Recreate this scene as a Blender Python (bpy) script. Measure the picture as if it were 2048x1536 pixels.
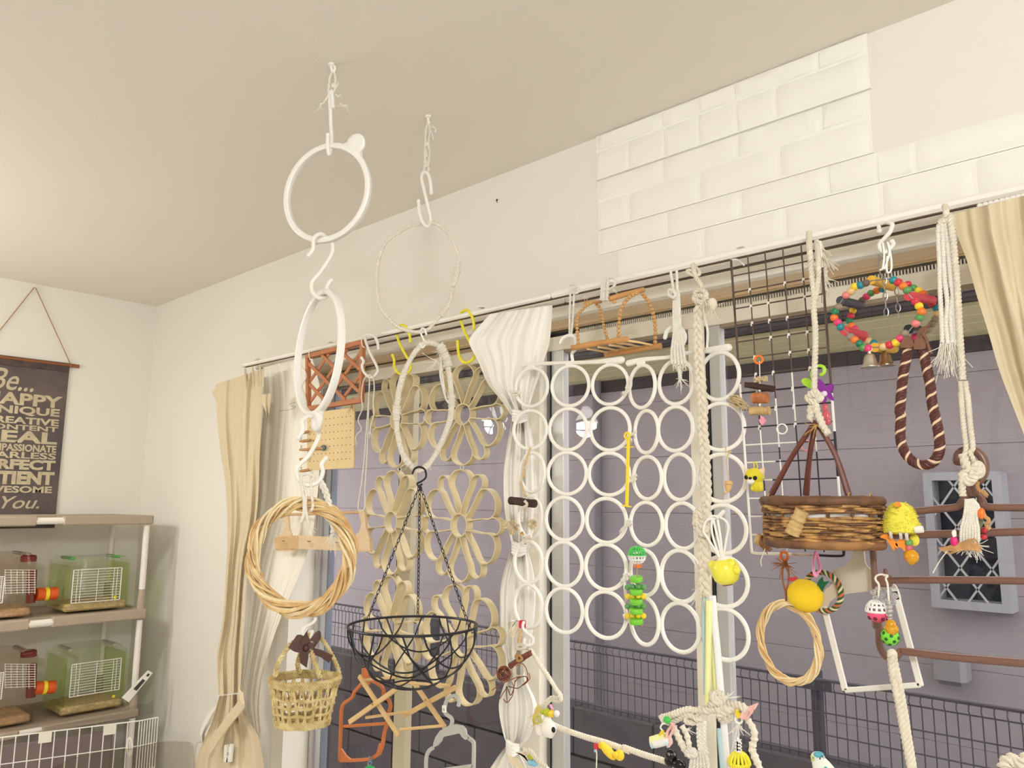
import bpy, math, random
import numpy as np
from mathutils import Vector, Matrix
random.seed(7); rng = np.random.default_rng(7)
PI = math.pi
for o in list(bpy.data.objects): bpy.data.objects.remove(o)
SC = bpy.context.scene; COL = SC.collection
# ------------------------------------------------------------------ camera
CZ = 1.45
YAW, PITCH, ROLL, FPX = math.radians(42.85), math.radians(8.66), math.radians(0.39), 1563.0
_f = np.array([-math.sin(YAW)*math.cos(PITCH), math.cos(YAW)*math.cos(PITCH), math.sin(PITCH)])
_r = np.array([math.cos(YAW), math.sin(YAW), 0.]); _u = np.cross(_r, _f)
_R = math.cos(ROLL)*_r + math.sin(ROLL)*_u; _U = -math.sin(ROLL)*_r + math.cos(ROLL)*_u
cam_d = bpy.data.cameras.new('camera'); cam = bpy.data.objects.new('camera', cam_d); COL.objects.link(cam)
cam_d.sensor_fit = 'HORIZONTAL'; cam_d.sensor_width = 36; cam_d.lens = 36*FPX/2048; cam_d.clip_start = .02
cam.matrix_world = Matrix(((_R[0], _U[0], -_f[0], 0), (_R[1], _U[1], -_f[1], 0), (_R[2], _U[2], -_f[2], CZ), (0, 0, 0, 1)))
SC.camera = cam
# ------------------------------------------------------------------ world, lamps, exposure
SC.view_settings.view_transform = 'Standard'; SC.view_settings.look = 'None'
SC.view_settings.gamma = 1; SC.view_settings.use_curve_mapping = False
SC.view_settings.exposure = 0.25
SC.cycles.use_denoising = True; SC.cycles.max_bounces = 10; SC.cycles.transparent_max_bounces = 24
SC.cycles.sample_clamp_indirect = 6
w = bpy.data.worlds.new('dusk_sky'); SC.world = w; w.use_nodes = True
w.node_tree.nodes['Background'].inputs[0].default_value = (1.0, .96, .98, 1)
w.node_tree.nodes['Background'].inputs[1].default_value = 6.0
CEIL = CZ+1.02
l = bpy.data.lights.new('ceiling_lamp_light', 'POINT'); l.energy = 79; l.color = (.94, .985, 1.04); l.shadow_soft_size = .13
o = bpy.data.objects.new('ceiling_lamp_light', l); o.location = (.75, -.7, CEIL-.30); COL.objects.link(o)
CH = ((-3.07, -.41), (-3.43, .06), (-3.40, -.50), (-3.02, .02))     # four shades of the pendant behind the camera's left shoulder
for cx_, cy_ in CH:
    l = bpy.data.lights.new('pendant_bulb_light', 'POINT'); l.energy = 8.6; l.color = (1, .985, .97); l.shadow_soft_size = .07
    o = bpy.data.objects.new('pendant_bulb_light', l); o.location = (cx_, cy_, CZ+.49); COL.objects.link(o)

# ------------------------------------------------------------------ pixel rays -> points on real planes
def ray(u, v): return _R*(u-1024)/FPX + _U*(768-v)/FPX + _f
CAM = np.array([0, 0, CZ])
def at(u, v, x=None, y=None, z=None):
    r = ray(u, v)
    k = x/r[0] if x is not None else y/r[1] if y is not None else (z-CZ)/r[2]
    return CAM + r*k
def depth(p): return float((np.asarray(p, float)-CAM)@_f)
class Plane:
    """upright plane through a point; yaw 0 faces the room (-Y), positive turns towards the left"""
    def __init__(s, p, yaw=0., lean=0.):
        s.p = np.asarray(p, float); s.yaw = yaw
        s.n = np.array([-math.sin(yaw)*math.cos(lean), math.cos(yaw)*math.cos(lean), math.sin(lean)])
        s.r = np.array([math.cos(yaw), math.sin(yaw), 0.]); s.u = np.cross(s.r, s.n)
    def at(s, u, v, off=0.):
        r = ray(u, v); t = ((s.p-CAM)@s.n - off)/(r@s.n)
        return CAM + r*t
    def pts(s, L, off=0.):
        return [s.at(q[0], q[1], off + (q[2] if len(q) > 2 else 0.)) for q in L]
    def px(s, u=None, v=None):        # metres per pixel there
        return depth(s.at(u, v) if u is not None else s.p)/FPX
def yplane(y): return Plane((0, y, CZ), 0.)

# ------------------------------------------------------------------ materials
def lin(c): return tuple(((x/255)/12.92 if x/255 <= .04045 else ((x/255+.055)/1.055)**2.4) for x in c)
_M = {}
def mat(name, c, rough=.6, var=0., vs=30., bump=0., bs=80., metal=0., trans=0., stretch=None, c2=None, spec=.4, sss=0., alpha=1.):
    if name in _M: return _M[name]
    m = bpy.data.materials.new(name); m.use_nodes = True; nt = m.node_tree; N = nt.nodes; b = N['Principled BSDF']
    c = lin(c); b.inputs['Base Color'].default_value = (*c, 1); b.inputs['Roughness'].default_value = rough
    b.inputs['Metallic'].default_value = metal; b.inputs['Transmission Weight'].default_value = trans
    b.inputs['Specular IOR Level'].default_value = spec; b.inputs['Alpha'].default_value = alpha
    if sss: b.inputs['Subsurface Weight'].default_value = sss; b.inputs['Subsurface Radius'].default_value = (.01, .008, .006)
    tc = N.new('ShaderNodeTexCoord'); vec = tc.outputs['Object']
    if stretch:
        mp = N.new('ShaderNodeMapping'); mp.inputs['Scale'].default_value = stretch; nt.links.new(vec, mp.inputs[0]); vec = mp.outputs[0]
    if var or c2:
        n = N.new('ShaderNodeTexNoise'); n.inputs['Scale'].default_value = vs; n.inputs['Detail'].default_value = 3; nt.links.new(vec, n.inputs['Vector'])
        r = N.new('ShaderNodeValToRGB'); nt.links.new(n.outputs[0], r.inputs[0])
        d = lin(c2) if c2 else tuple(x*(1-var) for x in c)
        r.color_ramp.elements[0].position = .35; r.color_ramp.elements[1].position = .65
        r.color_ramp.elements[0].color = (*d, 1); r.color_ramp.elements[1].color = (*c, 1)
        nt.links.new(r.outputs[0], b.inputs['Base Color'])
    if bump:
        n2 = N.new('ShaderNodeTexNoise'); n2.inputs['Scale'].default_value = bs; n2.inputs['Detail'].default_value = 4; nt.links.new(vec, n2.inputs['Vector'])
        bp = N.new('ShaderNodeBump'); bp.inputs['Strength'].default_value = bump; bp.inputs['Distance'].default_value = .004
        nt.links.new(n2.outputs[0], bp.inputs['Height']); nt.links.new(bp.outputs[0], b.inputs['Normal'])
    _M[name] = m; return m
def clear_mat(name, tint=(255, 255, 255), refl=.08, rough=.02):
    """thin clear sheet: transparent plus a Fresnel reflection"""
    if name in _M: return _M[name]
    m = bpy.data.materials.new(name); m.use_nodes = True; nt = m.node_tree; N = nt.nodes; N.remove(N['Principled BSDF'])
    t = N.new('ShaderNodeBsdfTransparent'); t.inputs[0].default_value = (*lin(tint), 1)
    g = N.new('ShaderNodeBsdfGlossy'); g.inputs['Roughness'].default_value = rough
    fr = N.new('ShaderNodeFresnel'); fr.inputs[0].default_value = 1.45
    mx = N.new('ShaderNodeMixShader'); ge = N.new('ShaderNodeNewGeometry'); iv = N.new('ShaderNodeMath'); iv.operation = 'SUBTRACT'; iv.inputs[0].default_value = 1; nt.links.new(ge.outputs['Backfacing'], iv.inputs[1])
    mu = N.new('ShaderNodeMath'); mu.operation = 'MULTIPLY'; nt.links.new(fr.outputs[0], mu.inputs[0]); nt.links.new(iv.outputs[0], mu.inputs[1])   # one reflection per sheet, none from inside it
    nt.links.new(mu.outputs[0], mx.inputs[0]); nt.links.new(t.outputs[0], mx.inputs[1]); nt.links.new(g.outputs[0], mx.inputs[2])
    nt.links.new(mx.outputs[0], N['Material Output'].inputs[0]); _M[name] = m; return m
def emit_mat(name, c, s):
    if name in _M: return _M[name]
    m = bpy.data.materials.new(name); m.use_nodes = True; b = m.node_tree.nodes['Principled BSDF']
    b.inputs['Base Color'].default_value = (*lin(c), 1); b.inputs['Emission Color'].default_value = (*lin(c), 1); b.inputs['Emission Strength'].default_value = s
    _M[name] = m; return m

# ------------------------------------------------------------------ mesh builders
def smooth(P, n=8, closed=False):
    P = np.asarray(P, float); k = len(P)
    if k < 3 and not closed: return np.array([P[0]+(P[1]-P[0])*t for t in np.linspace(0, 1, n+1)])
    out = []
    for i in range(k if closed else k-1):
        if closed: a, b, c, d = P[(i-1) % k], P[i], P[(i+1) % k], P[(i+2) % k]
        else:
            b, c = P[i], P[i+1]; a = P[i-1] if i else 2*b-c; d = P[i+2] if i+2 < k else 2*c-b
        for t in np.arange(n)/n:
            out.append(.5*((2*b)+(c-a)*t+(2*a-5*b+4*c-d)*t*t+(3*b-a-3*c+d)*t**3))
    if not closed: out.append(P[-1])
    return np.array(out)
def resample(P, step, closed=False):
    P = np.asarray(P, float)
    if closed: P = np.vstack([P, P[:1]])
    s = np.concatenate([[0], np.cumsum(np.linalg.norm(np.diff(P, axis=0), axis=1))])
    n = max(2, int(round(s[-1]/step)))
    q = np.linspace(0, s[-1], n+1)
    out = np.stack([np.interp(q, s, P[:, i]) for i in range(3)], 1)
    return out[:-1] if closed else out
def frames(P, closed=False):
    P = np.asarray(P, float)
    if closed: T = np.roll(P, -1, 0)-np.roll(P, 1, 0)
    else: T = np.gradient(P, axis=0)
    T /= np.linalg.norm(T, axis=1)[:, None]+1e-12
    n = np.cross(T[0], [0, 1, 0.01]);
    if np.linalg.norm(n) < .1: n = np.cross(T[0], [1, 0, 0])
    n /= np.linalg.norm(n); Ns = [n]
    for i in range(1, len(P)):
        n = n - T[i]*(n@T[i]); n /= np.linalg.norm(n)+1e-12; Ns.append(n)
    Ns = np.array(Ns); Bs = np.cross(T, Ns)
    if closed:
        a = Ns[-1]-T[0]*(Ns[-1]@T[0]); a /= np.linalg.norm(a)
        ang = math.atan2(a@Bs[0], a@Ns[0]); k = -ang*np.arange(len(P))/len(P)
        c, s_ = np.cos(k)[:, None], np.sin(k)[:, None]; Ns, Bs = Ns*c+Bs*s_, Bs*c-Ns*s_
    return T, Ns, Bs
class MB:
    def __init__(s): s.v = []; s.f = []; s.n = 0
    def add(s, V, F):
        V = np.asarray(V, float); s.v.append(V); s.f += [tuple(i+s.n for i in f) for f in F]; s.n += len(V); return s
    def box(s, c, size, M=None, bev=0.):
        c = np.asarray(c, float); h = np.asarray(size, float)/2
        if bev:
            b = min(bev, h.min()*.9); V = []; 
            for ax in range(3):
                for sx in (-1, 1):
                    for p, q in ((-1, -1), (1, -1), (1, 1), (-1, 1)):
                        w_ = [0, 0, 0]; w_[ax] = sx*h[ax]; w_[(ax+1) % 3] = p*(h[(ax+1) % 3]-b); w_[(ax+2) % 3] = q*(h[(ax+2) % 3]-b); V.append(w_)
            V = np.array(V); F = [tuple(range(i*4, i*4+4)) if i % 2 else tuple(range(i*4+3, i*4-1, -1)) for i in range(6)]
            idx = {tuple(np.sign(v).astype(int))+(i//8,): i for i, v in enumerate(V)}
            def g(a, b_, c_, ax): return idx[(a, b_, c_, ax)]
            for a in (-1, 1):
                for b_ in (-1, 1):
                    F.append((g(a, b_, -1, 0), g(a, b_, 1, 0), g(a, b_, 1, 1), g(a, b_, -1, 1)))
                    F.append((g(a, -1, b_, 0), g(a, 1, b_, 0), g(a, 1, b_, 2), g(a, -1, b_, 2)))
                    F.append((g(-1, a, b_, 1), g(1, a, b_, 1), g(1, a, b_, 2), g(-1, a, b_, 2)))
                    for c_ in (-1, 1): F.append((g(a, b_, c_, 0), g(a, b_, c_, 1), g(a, b_, c_, 2)))
        else:
            V = np.array([(x*h[0], y*h[1], z*h[2]) for x in (-1, 1) for y in (-1, 1) for z in (-1, 1)])
            F = [(0, 1, 3, 2), (4, 6, 7, 5), (0, 4, 5, 1), (2, 3, 7, 6), (0, 2, 6, 4), (1, 5, 7, 3)]
        if M is not None: V = V@np.asarray(M).T
        return s.add(V+c, F)
    def bar(s, a, b, w, t, up=(0, 0, 1), bev=0.):
        a, b = np.asarray(a, float), np.asarray(b, float); d = b-a; L = np.linalg.norm(d); d = d/L
        n = np.cross(d, up); n /= np.linalg.norm(n); q = np.cross(n, d)
        if abs(up[1]) > .9: w, t = t, w      # w is the width seen from the front
        return s.box((a+b)/2, (L, t, w), np.stack([d, n, q], 1), bev)
    def sweep(s, P, sec, closed=False, cap=True):
        """sec: array (n, m, 2) of offsets in the (N, B) frame"""
        T, Nn, B = frames(P, closed); n, m = len(P), sec.shape[1]
        V = (np.asarray(P)[:, None]+Nn[:, None]*sec[:, :, :1]+B[:, None]*sec[:, :, 1:]).reshape(-1, 3)
        F = []
        for i in range(n if closed else n-1):
            j = (i+1) % n
            for k in range(m): F.append((i*m+k, i*m+(k+1) % m, j*m+(k+1) % m, j*m+k))
        if cap and not closed: F += [tuple(range(m-1, -1, -1)), tuple((n-1)*m+k for k in range(m))]
        return s.add(V, F)
    def tube(s, P, r, m=8, closed=False, round_ends=False):
        P = np.asarray(P, float); n = len(P); R = np.full(n, r) if np.isscalar(r) else np.interp(np.linspace(0, 1, n), np.linspace(0, 1, len(r)), r)
        if round_ends and not closed:
            d0 = P[0]-P[1]; d0 /= np.linalg.norm(d0); d1 = P[-1]-P[-2]; d1 /= np.linalg.norm(d1)
            P = np.vstack([P[0]+d0*R[0]*.9, P[0]+d0*R[0]*.6, P, P[-1]+d1*R[-1]*.6, P[-1]+d1*R[-1]*.9]); R = np.concatenate([[R[0]*.35, R[0]*.8], R, [R[-1]*.8, R[-1]*.35]]); n += 4
        a = np.linspace(0, 2*PI, m, endpoint=False); sec = R[:, None, None]*np.stack([np.cos(a), np.sin(a)], 1)[None]
        return s.sweep(P, sec, closed)
    def rope(s, P, r, pitch=None, lobes=3, closed=False, m=12, deep=.22):
        pitch = pitch or r*7; P = resample(P, pitch/lobes/4, closed); n = len(P)
        st = np.linalg.norm(P[1]-P[0]); tw = np.arange(n)*st/pitch*2*PI
        if closed: tw = np.arange(n)/n*round(n*st/pitch*lobes)/lobes*2*PI
        a = np.linspace(0, 2*PI, m, endpoint=False); rr = r*(1-deep+deep*np.abs(np.cos(a*lobes/2)))
        A = a[None]+tw[:, None]; return s.sweep(P, np.stack([rr*np.cos(A), rr*np.sin(A)], 2), closed)
    def wrap(s, P, r, pitch, closed=False, m=9, deep=.2, jit=.1):
        """a core wound closely with cord: ringed tube"""
        P = resample(P, pitch/4, closed); n = len(P)
        R = r*(1-deep*np.abs(np.sin(np.arange(n)*PI/4))*(1+.3*rng.normal(size=n)*jit*3))
        k = np.interp(np.arange(n), np.arange(0, n+24, 24), 1+jit*rng.normal(size=len(np.arange(0, n+24, 24)))); R = R*k
        a = np.linspace(0, 2*PI, m, endpoint=False); return s.sweep(P, R[:, None, None]*np.stack([np.cos(a), np.sin(a)], 1)[None], closed)
    def braid(s, P, r, pitch=None, m=6):
        pitch = pitch or r*5; P = resample(P, pitch/12); T, Nn, B = frames(P); st = np.linalg.norm(P[1]-P[0]); ph = np.arange(len(P))*st/pitch*2*PI
        for k in range(3):
            q = ph+k*2*PI/3; C = P+Nn*(.62*r*np.sin(q))[:, None]+B*(.36*r*np.sin(2*q))[:, None]
            s.tube(C, r*.46, m)
        return s
    def sphere(s, c, r, m=10, n=7, M=None):
        r = np.broadcast_to(np.asarray(r, float), (3,)); V = [(0, 0, 1)]
        for i in range(1, n):
            t = PI*i/n; V += [(math.sin(t)*math.cos(2*PI*j/m), math.sin(t)*math.sin(2*PI*j/m), math.cos(t)) for j in range(m)]
        V.append((0, 0, -1)); V = np.array(V)*r
        if M is not None: V = V@np.asarray(M).T
        F = [(0, 1+j, 1+(j+1) % m) for j in range(m)]
        for i in range(n-2): F += [(1+i*m+j, 1+(i+1)*m+j, 1+(i+1)*m+(j+1) % m, 1+i*m+(j+1) % m) for j in range(m)]
        e = len(V)-1; F += [(e, 1+(n-2)*m+(j+1) % m, 1+(n-2)*m+j) for j in range(m)]
        return s.add(V+np.asarray(c, float), F)
    def lathe(s, prof, c, axis=(0, 0, 1), m=16):
        """prof: (radius, height along axis)"""
        ax = np.asarray(axis, float); ax /= np.linalg.norm(ax); e = np.cross(ax, [0, 1, 0]) if abs(ax[1]) < .9 else np.cross(ax, [1, 0, 0]); e /= np.linalg.norm(e); g = np.cross(ax, e)
        a = np.linspace(0, 2*PI, m, endpoint=False); ring = np.cos(a)[:, None]*e+np.sin(a)[:, None]*g
        V = np.vstack([np.asarray(c)+ring*max(r, 1e-5)+ax*h for r, h in prof]); F = []
        for i in range(len(prof)-1): F += [(i*m+k, i*m+(k+1) % m, (i+1)*m+(k+1) % m, (i+1)*m+k) for k in range(m)]
        F += [tuple(range(m-1, -1, -1)), tuple((len(prof)-1)*m+k for k in range(m))]
        return s.add(V, F)
    def prism(s, P, thick, n=None):
        """flat outline (3D points, in order) given a thickness along its normal; concave outlines are fine"""
        P = np.asarray(P, float); k = len(P)
        if n is None:
            n = np.zeros(3)
            for i in range(k): n += np.cross(P[i], P[(i+1) % k])
        n = np.asarray(n, float)/np.linalg.norm(n); V = np.vstack([P+n*thick/2, P-n*thick/2])
        from mathutils.geometry import tessellate_polygon
        tri = tessellate_polygon([[Vector(p) for p in P]]); F = []
        for t in tri: F += [tuple(t), tuple(i+k for i in reversed(t))]
        F += [(i, i+k, (i+1) % k+k, (i+1) % k) for i in range(k)]
        return s.add(V, F)
    def strip(s, P, width, thick, wdir=(0, 1, 0), closed=False):
        """a flat band: the path P, band width along wdir, thickness across"""
        P = np.asarray(P, float); wd = np.asarray(wdir, float)
        T = (np.roll(P, -1, 0)-np.roll(P, 1, 0)) if closed else np.gradient(P, axis=0); T /= np.linalg.norm(T, axis=1)[:, None]+1e-12
        nn = np.cross(T, wd); nn /= np.linalg.norm(nn, axis=1)[:, None]+1e-12; h, t = wd*width/2, nn*thick/2
        V = np.stack([P+h+t, P+h-t, P-h-t, P-h+t], 1).reshape(-1, 3); F = []; n = len(P)
        for i in range(n if closed else n-1):
            j = (i+1) % n; F += [(i*4+k, i*4+(k+1) % 4, j*4+(k+1) % 4, j*4+k) for k in range(4)]
        if not closed: F += [(3, 2, 1, 0), tuple((n-1)*4+k for k in range(4))]
        return s.add(V, F)
    def grid(s, G, thick=0.):
        G = np.asarray(G, float); a, b = G.shape[:2]; F = [(i*b+j, i*b+j+1, (i+1)*b+j+1, (i+1)*b+j) for i in range(a-1) for j in range(b-1)]
        return s.add(G.reshape(-1, 3), F)
    def build(s, name, m, parent=None, sm=True, org=None):
        V = np.vstack(s.v); me = bpy.data.meshes.new(name)
        if parent is not None: base = ORG[parent.name]
        else: base = np.array([(V[:, 0].min()+V[:, 0].max())/2, (V[:, 1].min()+V[:, 1].max())/2, V[:, 2].min()]) if org is None else np.asarray(org, float)
        me.from_pydata((V-base).tolist(), [], s.f); me.materials.append(m)
        me.polygons.foreach_set('use_smooth', [sm]*len(me.polygons)); me.update()
        if sm and hasattr(me, 'set_sharp_from_angle'): me.set_sharp_from_angle(angle=math.radians(42))
        return link(name, me, parent, None if parent is not None else base)
ORG = {}
def link(name, me, parent=None, loc=None):
    o = bpy.data.objects.new(name, me); COL.objects.link(o)
    if parent is not None: o.parent = parent; ORG[o.name] = ORG[parent.name]
    else: o.location = loc; ORG[o.name] = np.asarray(loc, float)
    return o
def tag(o, label, cat, group=None, kind=None):
    if label: o['label'] = label
    if cat: o['category'] = cat
    if group: o['group'] = group
    if kind: o['kind'] = kind
    return o
def thing(name, label, cat, loc, group=None):
    o = bpy.data.objects.new(name, None); o.empty_display_size = .03; COL.objects.link(o); o.location = loc; ORG[o.name] = np.asarray(loc, float)
    return tag(o, label, cat, group)
def struct(name, mb, m, parent=None, sm=False):
    o = mb.build(name, m, parent, sm) if mb is not None else None
    if parent is None: o['kind'] = 'structure'
    return o
def inst(name, me, parent, loc, rot=None, scale=None):
    """another object on a shared mesh, placed at a world point"""
    o = bpy.data.objects.new(name, me); COL.objects.link(o); base = ORG[parent.name] if parent is not None else np.zeros(3)
    o.parent = parent; M = Matrix.Translation(Vector(np.asarray(loc, float)-base))
    if rot is not None: M = M@rot.to_4x4()
    if scale is not None: M = M@Matrix.Diagonal((*np.broadcast_to(scale, 3), 1))
    o.matrix_local = M; ORG[o.name] = np.asarray(loc, float)
    return o
def part_copy(o, parent=None):
    c = o.copy(); COL.objects.link(c)
    if parent is not None: c.parent = parent
    for ch in list(o.children): part_copy(ch, c)
    return c
def bm_mesh(mb, name, m, sm=True):
    V = np.vstack(mb.v); me = bpy.data.meshes.new(name); me.from_pydata(V.tolist(), [], mb.f); me.materials.append(m)
    me.polygons.foreach_set('use_smooth', [sm]*len(me.polygons))
    if sm: me.set_sharp_from_angle(angle=math.radians(42))
    return me
def basis(x, y, z): return Matrix(np.stack([x, y, z], 1).tolist())
def text_mesh(txt, m, P0, right, up, w=None, h=None, depth=.0006, shear=0., bold=0.):
    """lettering laid flat: lower-left corner P0, fitted to width w and height h"""
    cu = bpy.data.curves.new('lettering', 'FONT'); cu.body = txt; cu.extrude = .02; cu.shear = shear; cu.offset = bold; cu.resolution_u = 3
    t = bpy.data.objects.new('lettering', cu); COL.objects.link(t); dg = bpy.context.evaluated_depsgraph_get()
    me = bpy.data.meshes.new_from_object(t.evaluated_get(dg)); bpy.data.objects.remove(t)
    V = np.array([v.co[:] for v in me.vertices]); lo, hi = V.min(0), V.max(0)
    sx = w/(hi[0]-lo[0]) if w else None; sy = h/(hi[1]-lo[1]) if h else sx; sx = sx or sy
    right, up = np.asarray(right), np.asarray(up); n = np.cross(right, up)
    Q = np.asarray(P0)+(V[:, :1]-lo[0])*sx*right+(V[:, 1:2]-lo[1])*sy*up+(V[:, 2:]/.04)*depth*n
    return Q, [tuple(p.vertices) for p in me.polygons]
# ------------------------------------------------------------------ colours
WHITE_PLASTIC = mat('white_plastic', (244, 240, 230), .35)
COTTON = mat('cotton_cord', (240, 233, 218), .9, var=.06, vs=120, bump=.2, bs=400)
COTTON2 = mat('cotton_rope', (236, 225, 203), .9, var=.08, vs=90, bump=.4, bs=400)
# ================================================================== THE SETTING
WY = 1.68; LX = -4.139; RX = 1.7; BY = -3.3; GY = 1.80            # window wall, left wall, right wall, back wall, glass
wallm = mat('wall_paper', (236, 231, 220), .9, bump=.12, bs=160)
ceilm = mat('ceiling_paper', (237, 230, 217), .95, bump=.1, bs=140)
floorm = mat('floor_wood', (206, 202, 196), .45, var=.12, vs=6, stretch=(1, 12, 1))
casm = mat('window_casing_wood', (247, 241, 226), .5, var=.03, vs=8)
sofm = mat('soffit_wood', (232, 208, 172), .6, var=.06, vs=10, stretch=(1, 10, 1))
sashm = mat('sash_cream', (236, 228, 208), .4)
alum = mat('sash_aluminium', (196, 194, 190), .35, metal=.3)
olivem = mat('stile_olive_beige', (186, 176, 148), .45)
darkm = mat('gasket_dark', (40, 34, 38), .6)
struct('floor', MB().box(((LX+RX)/2, (BY+WY)/2, -.05), (RX-LX+.3, WY-BY+.3, .1)), floorm)
struct('ceiling', MB().box(((LX+RX)/2, (BY+WY)/2, CEIL+.05), (RX-LX+.3, WY-BY+.3, .1)), ceilm)
struct('wall_left', MB().box((LX-.06, (BY+WY)/2, CEIL/2), (.12, WY-BY+.24, CEIL)), wallm)
struct('wall_right', MB().box((RX+.06, (BY+WY)/2, CEIL/2), (.12, WY-BY+.24, CEIL)), wallm)
struct('wall_back', MB().box(((LX+RX)/2, BY-.06, CEIL/2), (RX-LX, .12, CEIL)), wallm)
OX0, OX1, OZ = -2.76, .35, CZ+.515
b = MB()
b.box(((LX+RX)/2, WY+.065, (OZ+.02+CEIL)/2), (RX-LX, .13, CEIL-OZ-.02))
b.box(((LX+OX0)/2, WY+.065, (OZ+.02)/2), (OX0-LX, .13, OZ+.02)); b.box(((RX+OX1)/2, WY+.065, (OZ+.02)/2), (RX-OX1, .13, OZ+.02))
b.box(((OX0+OX1)/2, WY+.065, .03), (OX1-OX0, .13, .06))
wall_w = struct('wall_window', b, wallm)
# ---- foam brick sheets stuck to the wall over the window
brickm = mat('foam_brick_white', (247, 243, 232), .55, bump=.35, bs=45)
def wx(u, v): return at(u, v, y=WY)[0]
zs = [CEIL-.001] + [at(1197, v, y=WY)[2] for v in (306, 362, 405, 462, 511)] + [CZ+.588]
def cz(c): return 1160+c/2.845
rows = [(105, 475, 690, 880, 1360, 1635), (105, 285, 490, 685, 900, 1120, 1650), (107, 470, 895, 1375, 1640), (108, 280, 680, 1135, 1655),
        (112, 495, 915, 1415, 1690, 1895), (215, 705, 1165, 1712, 2240)]
vm = [lambda c: 20+(640-.375*(c-105))/2.845+30, ]
def row_v(r, c): return {0: 735, 1: 890, 2: 1030, 3: 1175, 4: 1325, 5: 1450}[r]/2.845+20-(c-105)/2.845*(.36, .345, .325, .305, .28, .26)[r]
for r, js in enumerate(rows):
    xs = [wx(cz(c), row_v(r, c)) for c in js]
    if r >= 4: xs.append(xs[-1]+.28); xs.append(xs[-1]+.28)
    lift = .012 if r < 2 else .007
    for i in range(len(xs)-1):
        x0, x1, z0, z1 = xs[i]+.0022, xs[i+1]-.0022, zs[r+1]+.002, zs[r]-.002
        nx, nz = 9, 5; G = np.zeros((nz, nx, 3))
        for a in range(nz):
            for c in range(nx):
                e = min(a, nz-1-a, 1)*min(c, nx-1-c, 1)
                xa = x0+(x1-x0)*(0, .03, .15, .32, .5, .68, .85, .97, 1)[c]; za = z0+(z1-z0)*(0, .08, .5, .92, 1)[a]
                if r == 5 and i == 0 and c == 0: xa += .008*math.sin(a*2.1)
                G[a, c] = (xa, WY-(lift-.002 if e else lift-.005)-(rng.uniform(0, .0022) if e else 0), za)
        m_ = MB().grid(G); k = m_.n; E = [(*p[:1], WY, p[2]) for p in (G[0, 0], G[0, -1], G[-1, -1], G[-1, 0])]
        m_.v.append(np.array(E)); m_.n += 4; q = (0, nx-1, nz*nx-1, (nz-1)*nx)
        m_.f += [tuple(range(0, nx))[::-1]+(k, k+1), tuple(a*nx+nx-1 for a in range(nz))[::-1]+(k+1, k+2), tuple(range((nz-1)*nx, nz*nx))+(k+2, k+3), tuple(a*nx for a in range(nz))+(k+3, k)]
        m_.build('brick', brickm, wall_w, sm=True)
def backing(x0, x1, z0, z1, t):
    MB().box(((x0+x1)/2, WY-t/2, (z0+z1)/2), (x1-x0, t, z1-z0)).build('brick_backing', brickm, wall_w, sm=False)
backing(wx(cz(105), 300)-.002, wx(cz(1650), 130), zs[2], zs[0], .0075)
backing(wx(cz(107), 420), wx(cz(1655), 220), zs[4], zs[2]-.004, .0035)
backing(wx(cz(112), 480), 1.0, zs[5], zs[4]-.003, .0035)
backing(wx(cz(222), 520), 1.0, zs[6], zs[5]-.0015, .0035)
# ---- head and side casing of the window opening
MB().box(((OX0+OX1)/2, WY-.008, OZ+.017), (OX1-OX0+.04, .03, .030), bev=.002).build('casing_head', casm, wall_w, sm=False)
MB().box(((OX0+OX1)/2, WY-.011, OZ+.037), (OX1-OX0+.04, .024, .004), bev=.001).build('casing_bead', casm, wall_w, sm=False)
goldm = mat('wall_gold', (244, 228, 184), .8, var=.12, vs=5)  # gold tone with soft random mottling
MB().box(((OX0+OX1)/2, WY-.0015, OZ+.06), (OX1-OX0+.04, .003, .046)).build('casing_board', goldm, wall_w, sm=False)
MB().box(((OX0+OX1)/2, WY+.055, OZ+.004), (OX1-OX0, .10, .006)).build('soffit', sofm, wall_w, sm=False)
for k in range(2): MB().box(((OX0+OX1)/2, WY+.088-.02*k, OZ-.001), (OX1-OX0, .006, .006)).build('soffit_groove', sofm, wall_w, sm=False)
MB().box((OX0+.03, WY+.045, OZ/2), (.075, .11, OZ)).build('casing_side', casm, wall_w, sm=False)
MB().box((OX1-.03, WY+.045, OZ/2), (.075, .11, OZ)).build('casing_side', casm, wall_w, sm=False)
PX0, PX1 = -1.600, -1.503
MB().box(((PX0+PX1)/2, GY-.01, OZ/2), (PX1-PX0, .09, OZ), bev=.004).build('centre_post', casm, wall_w, sm=False)
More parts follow.
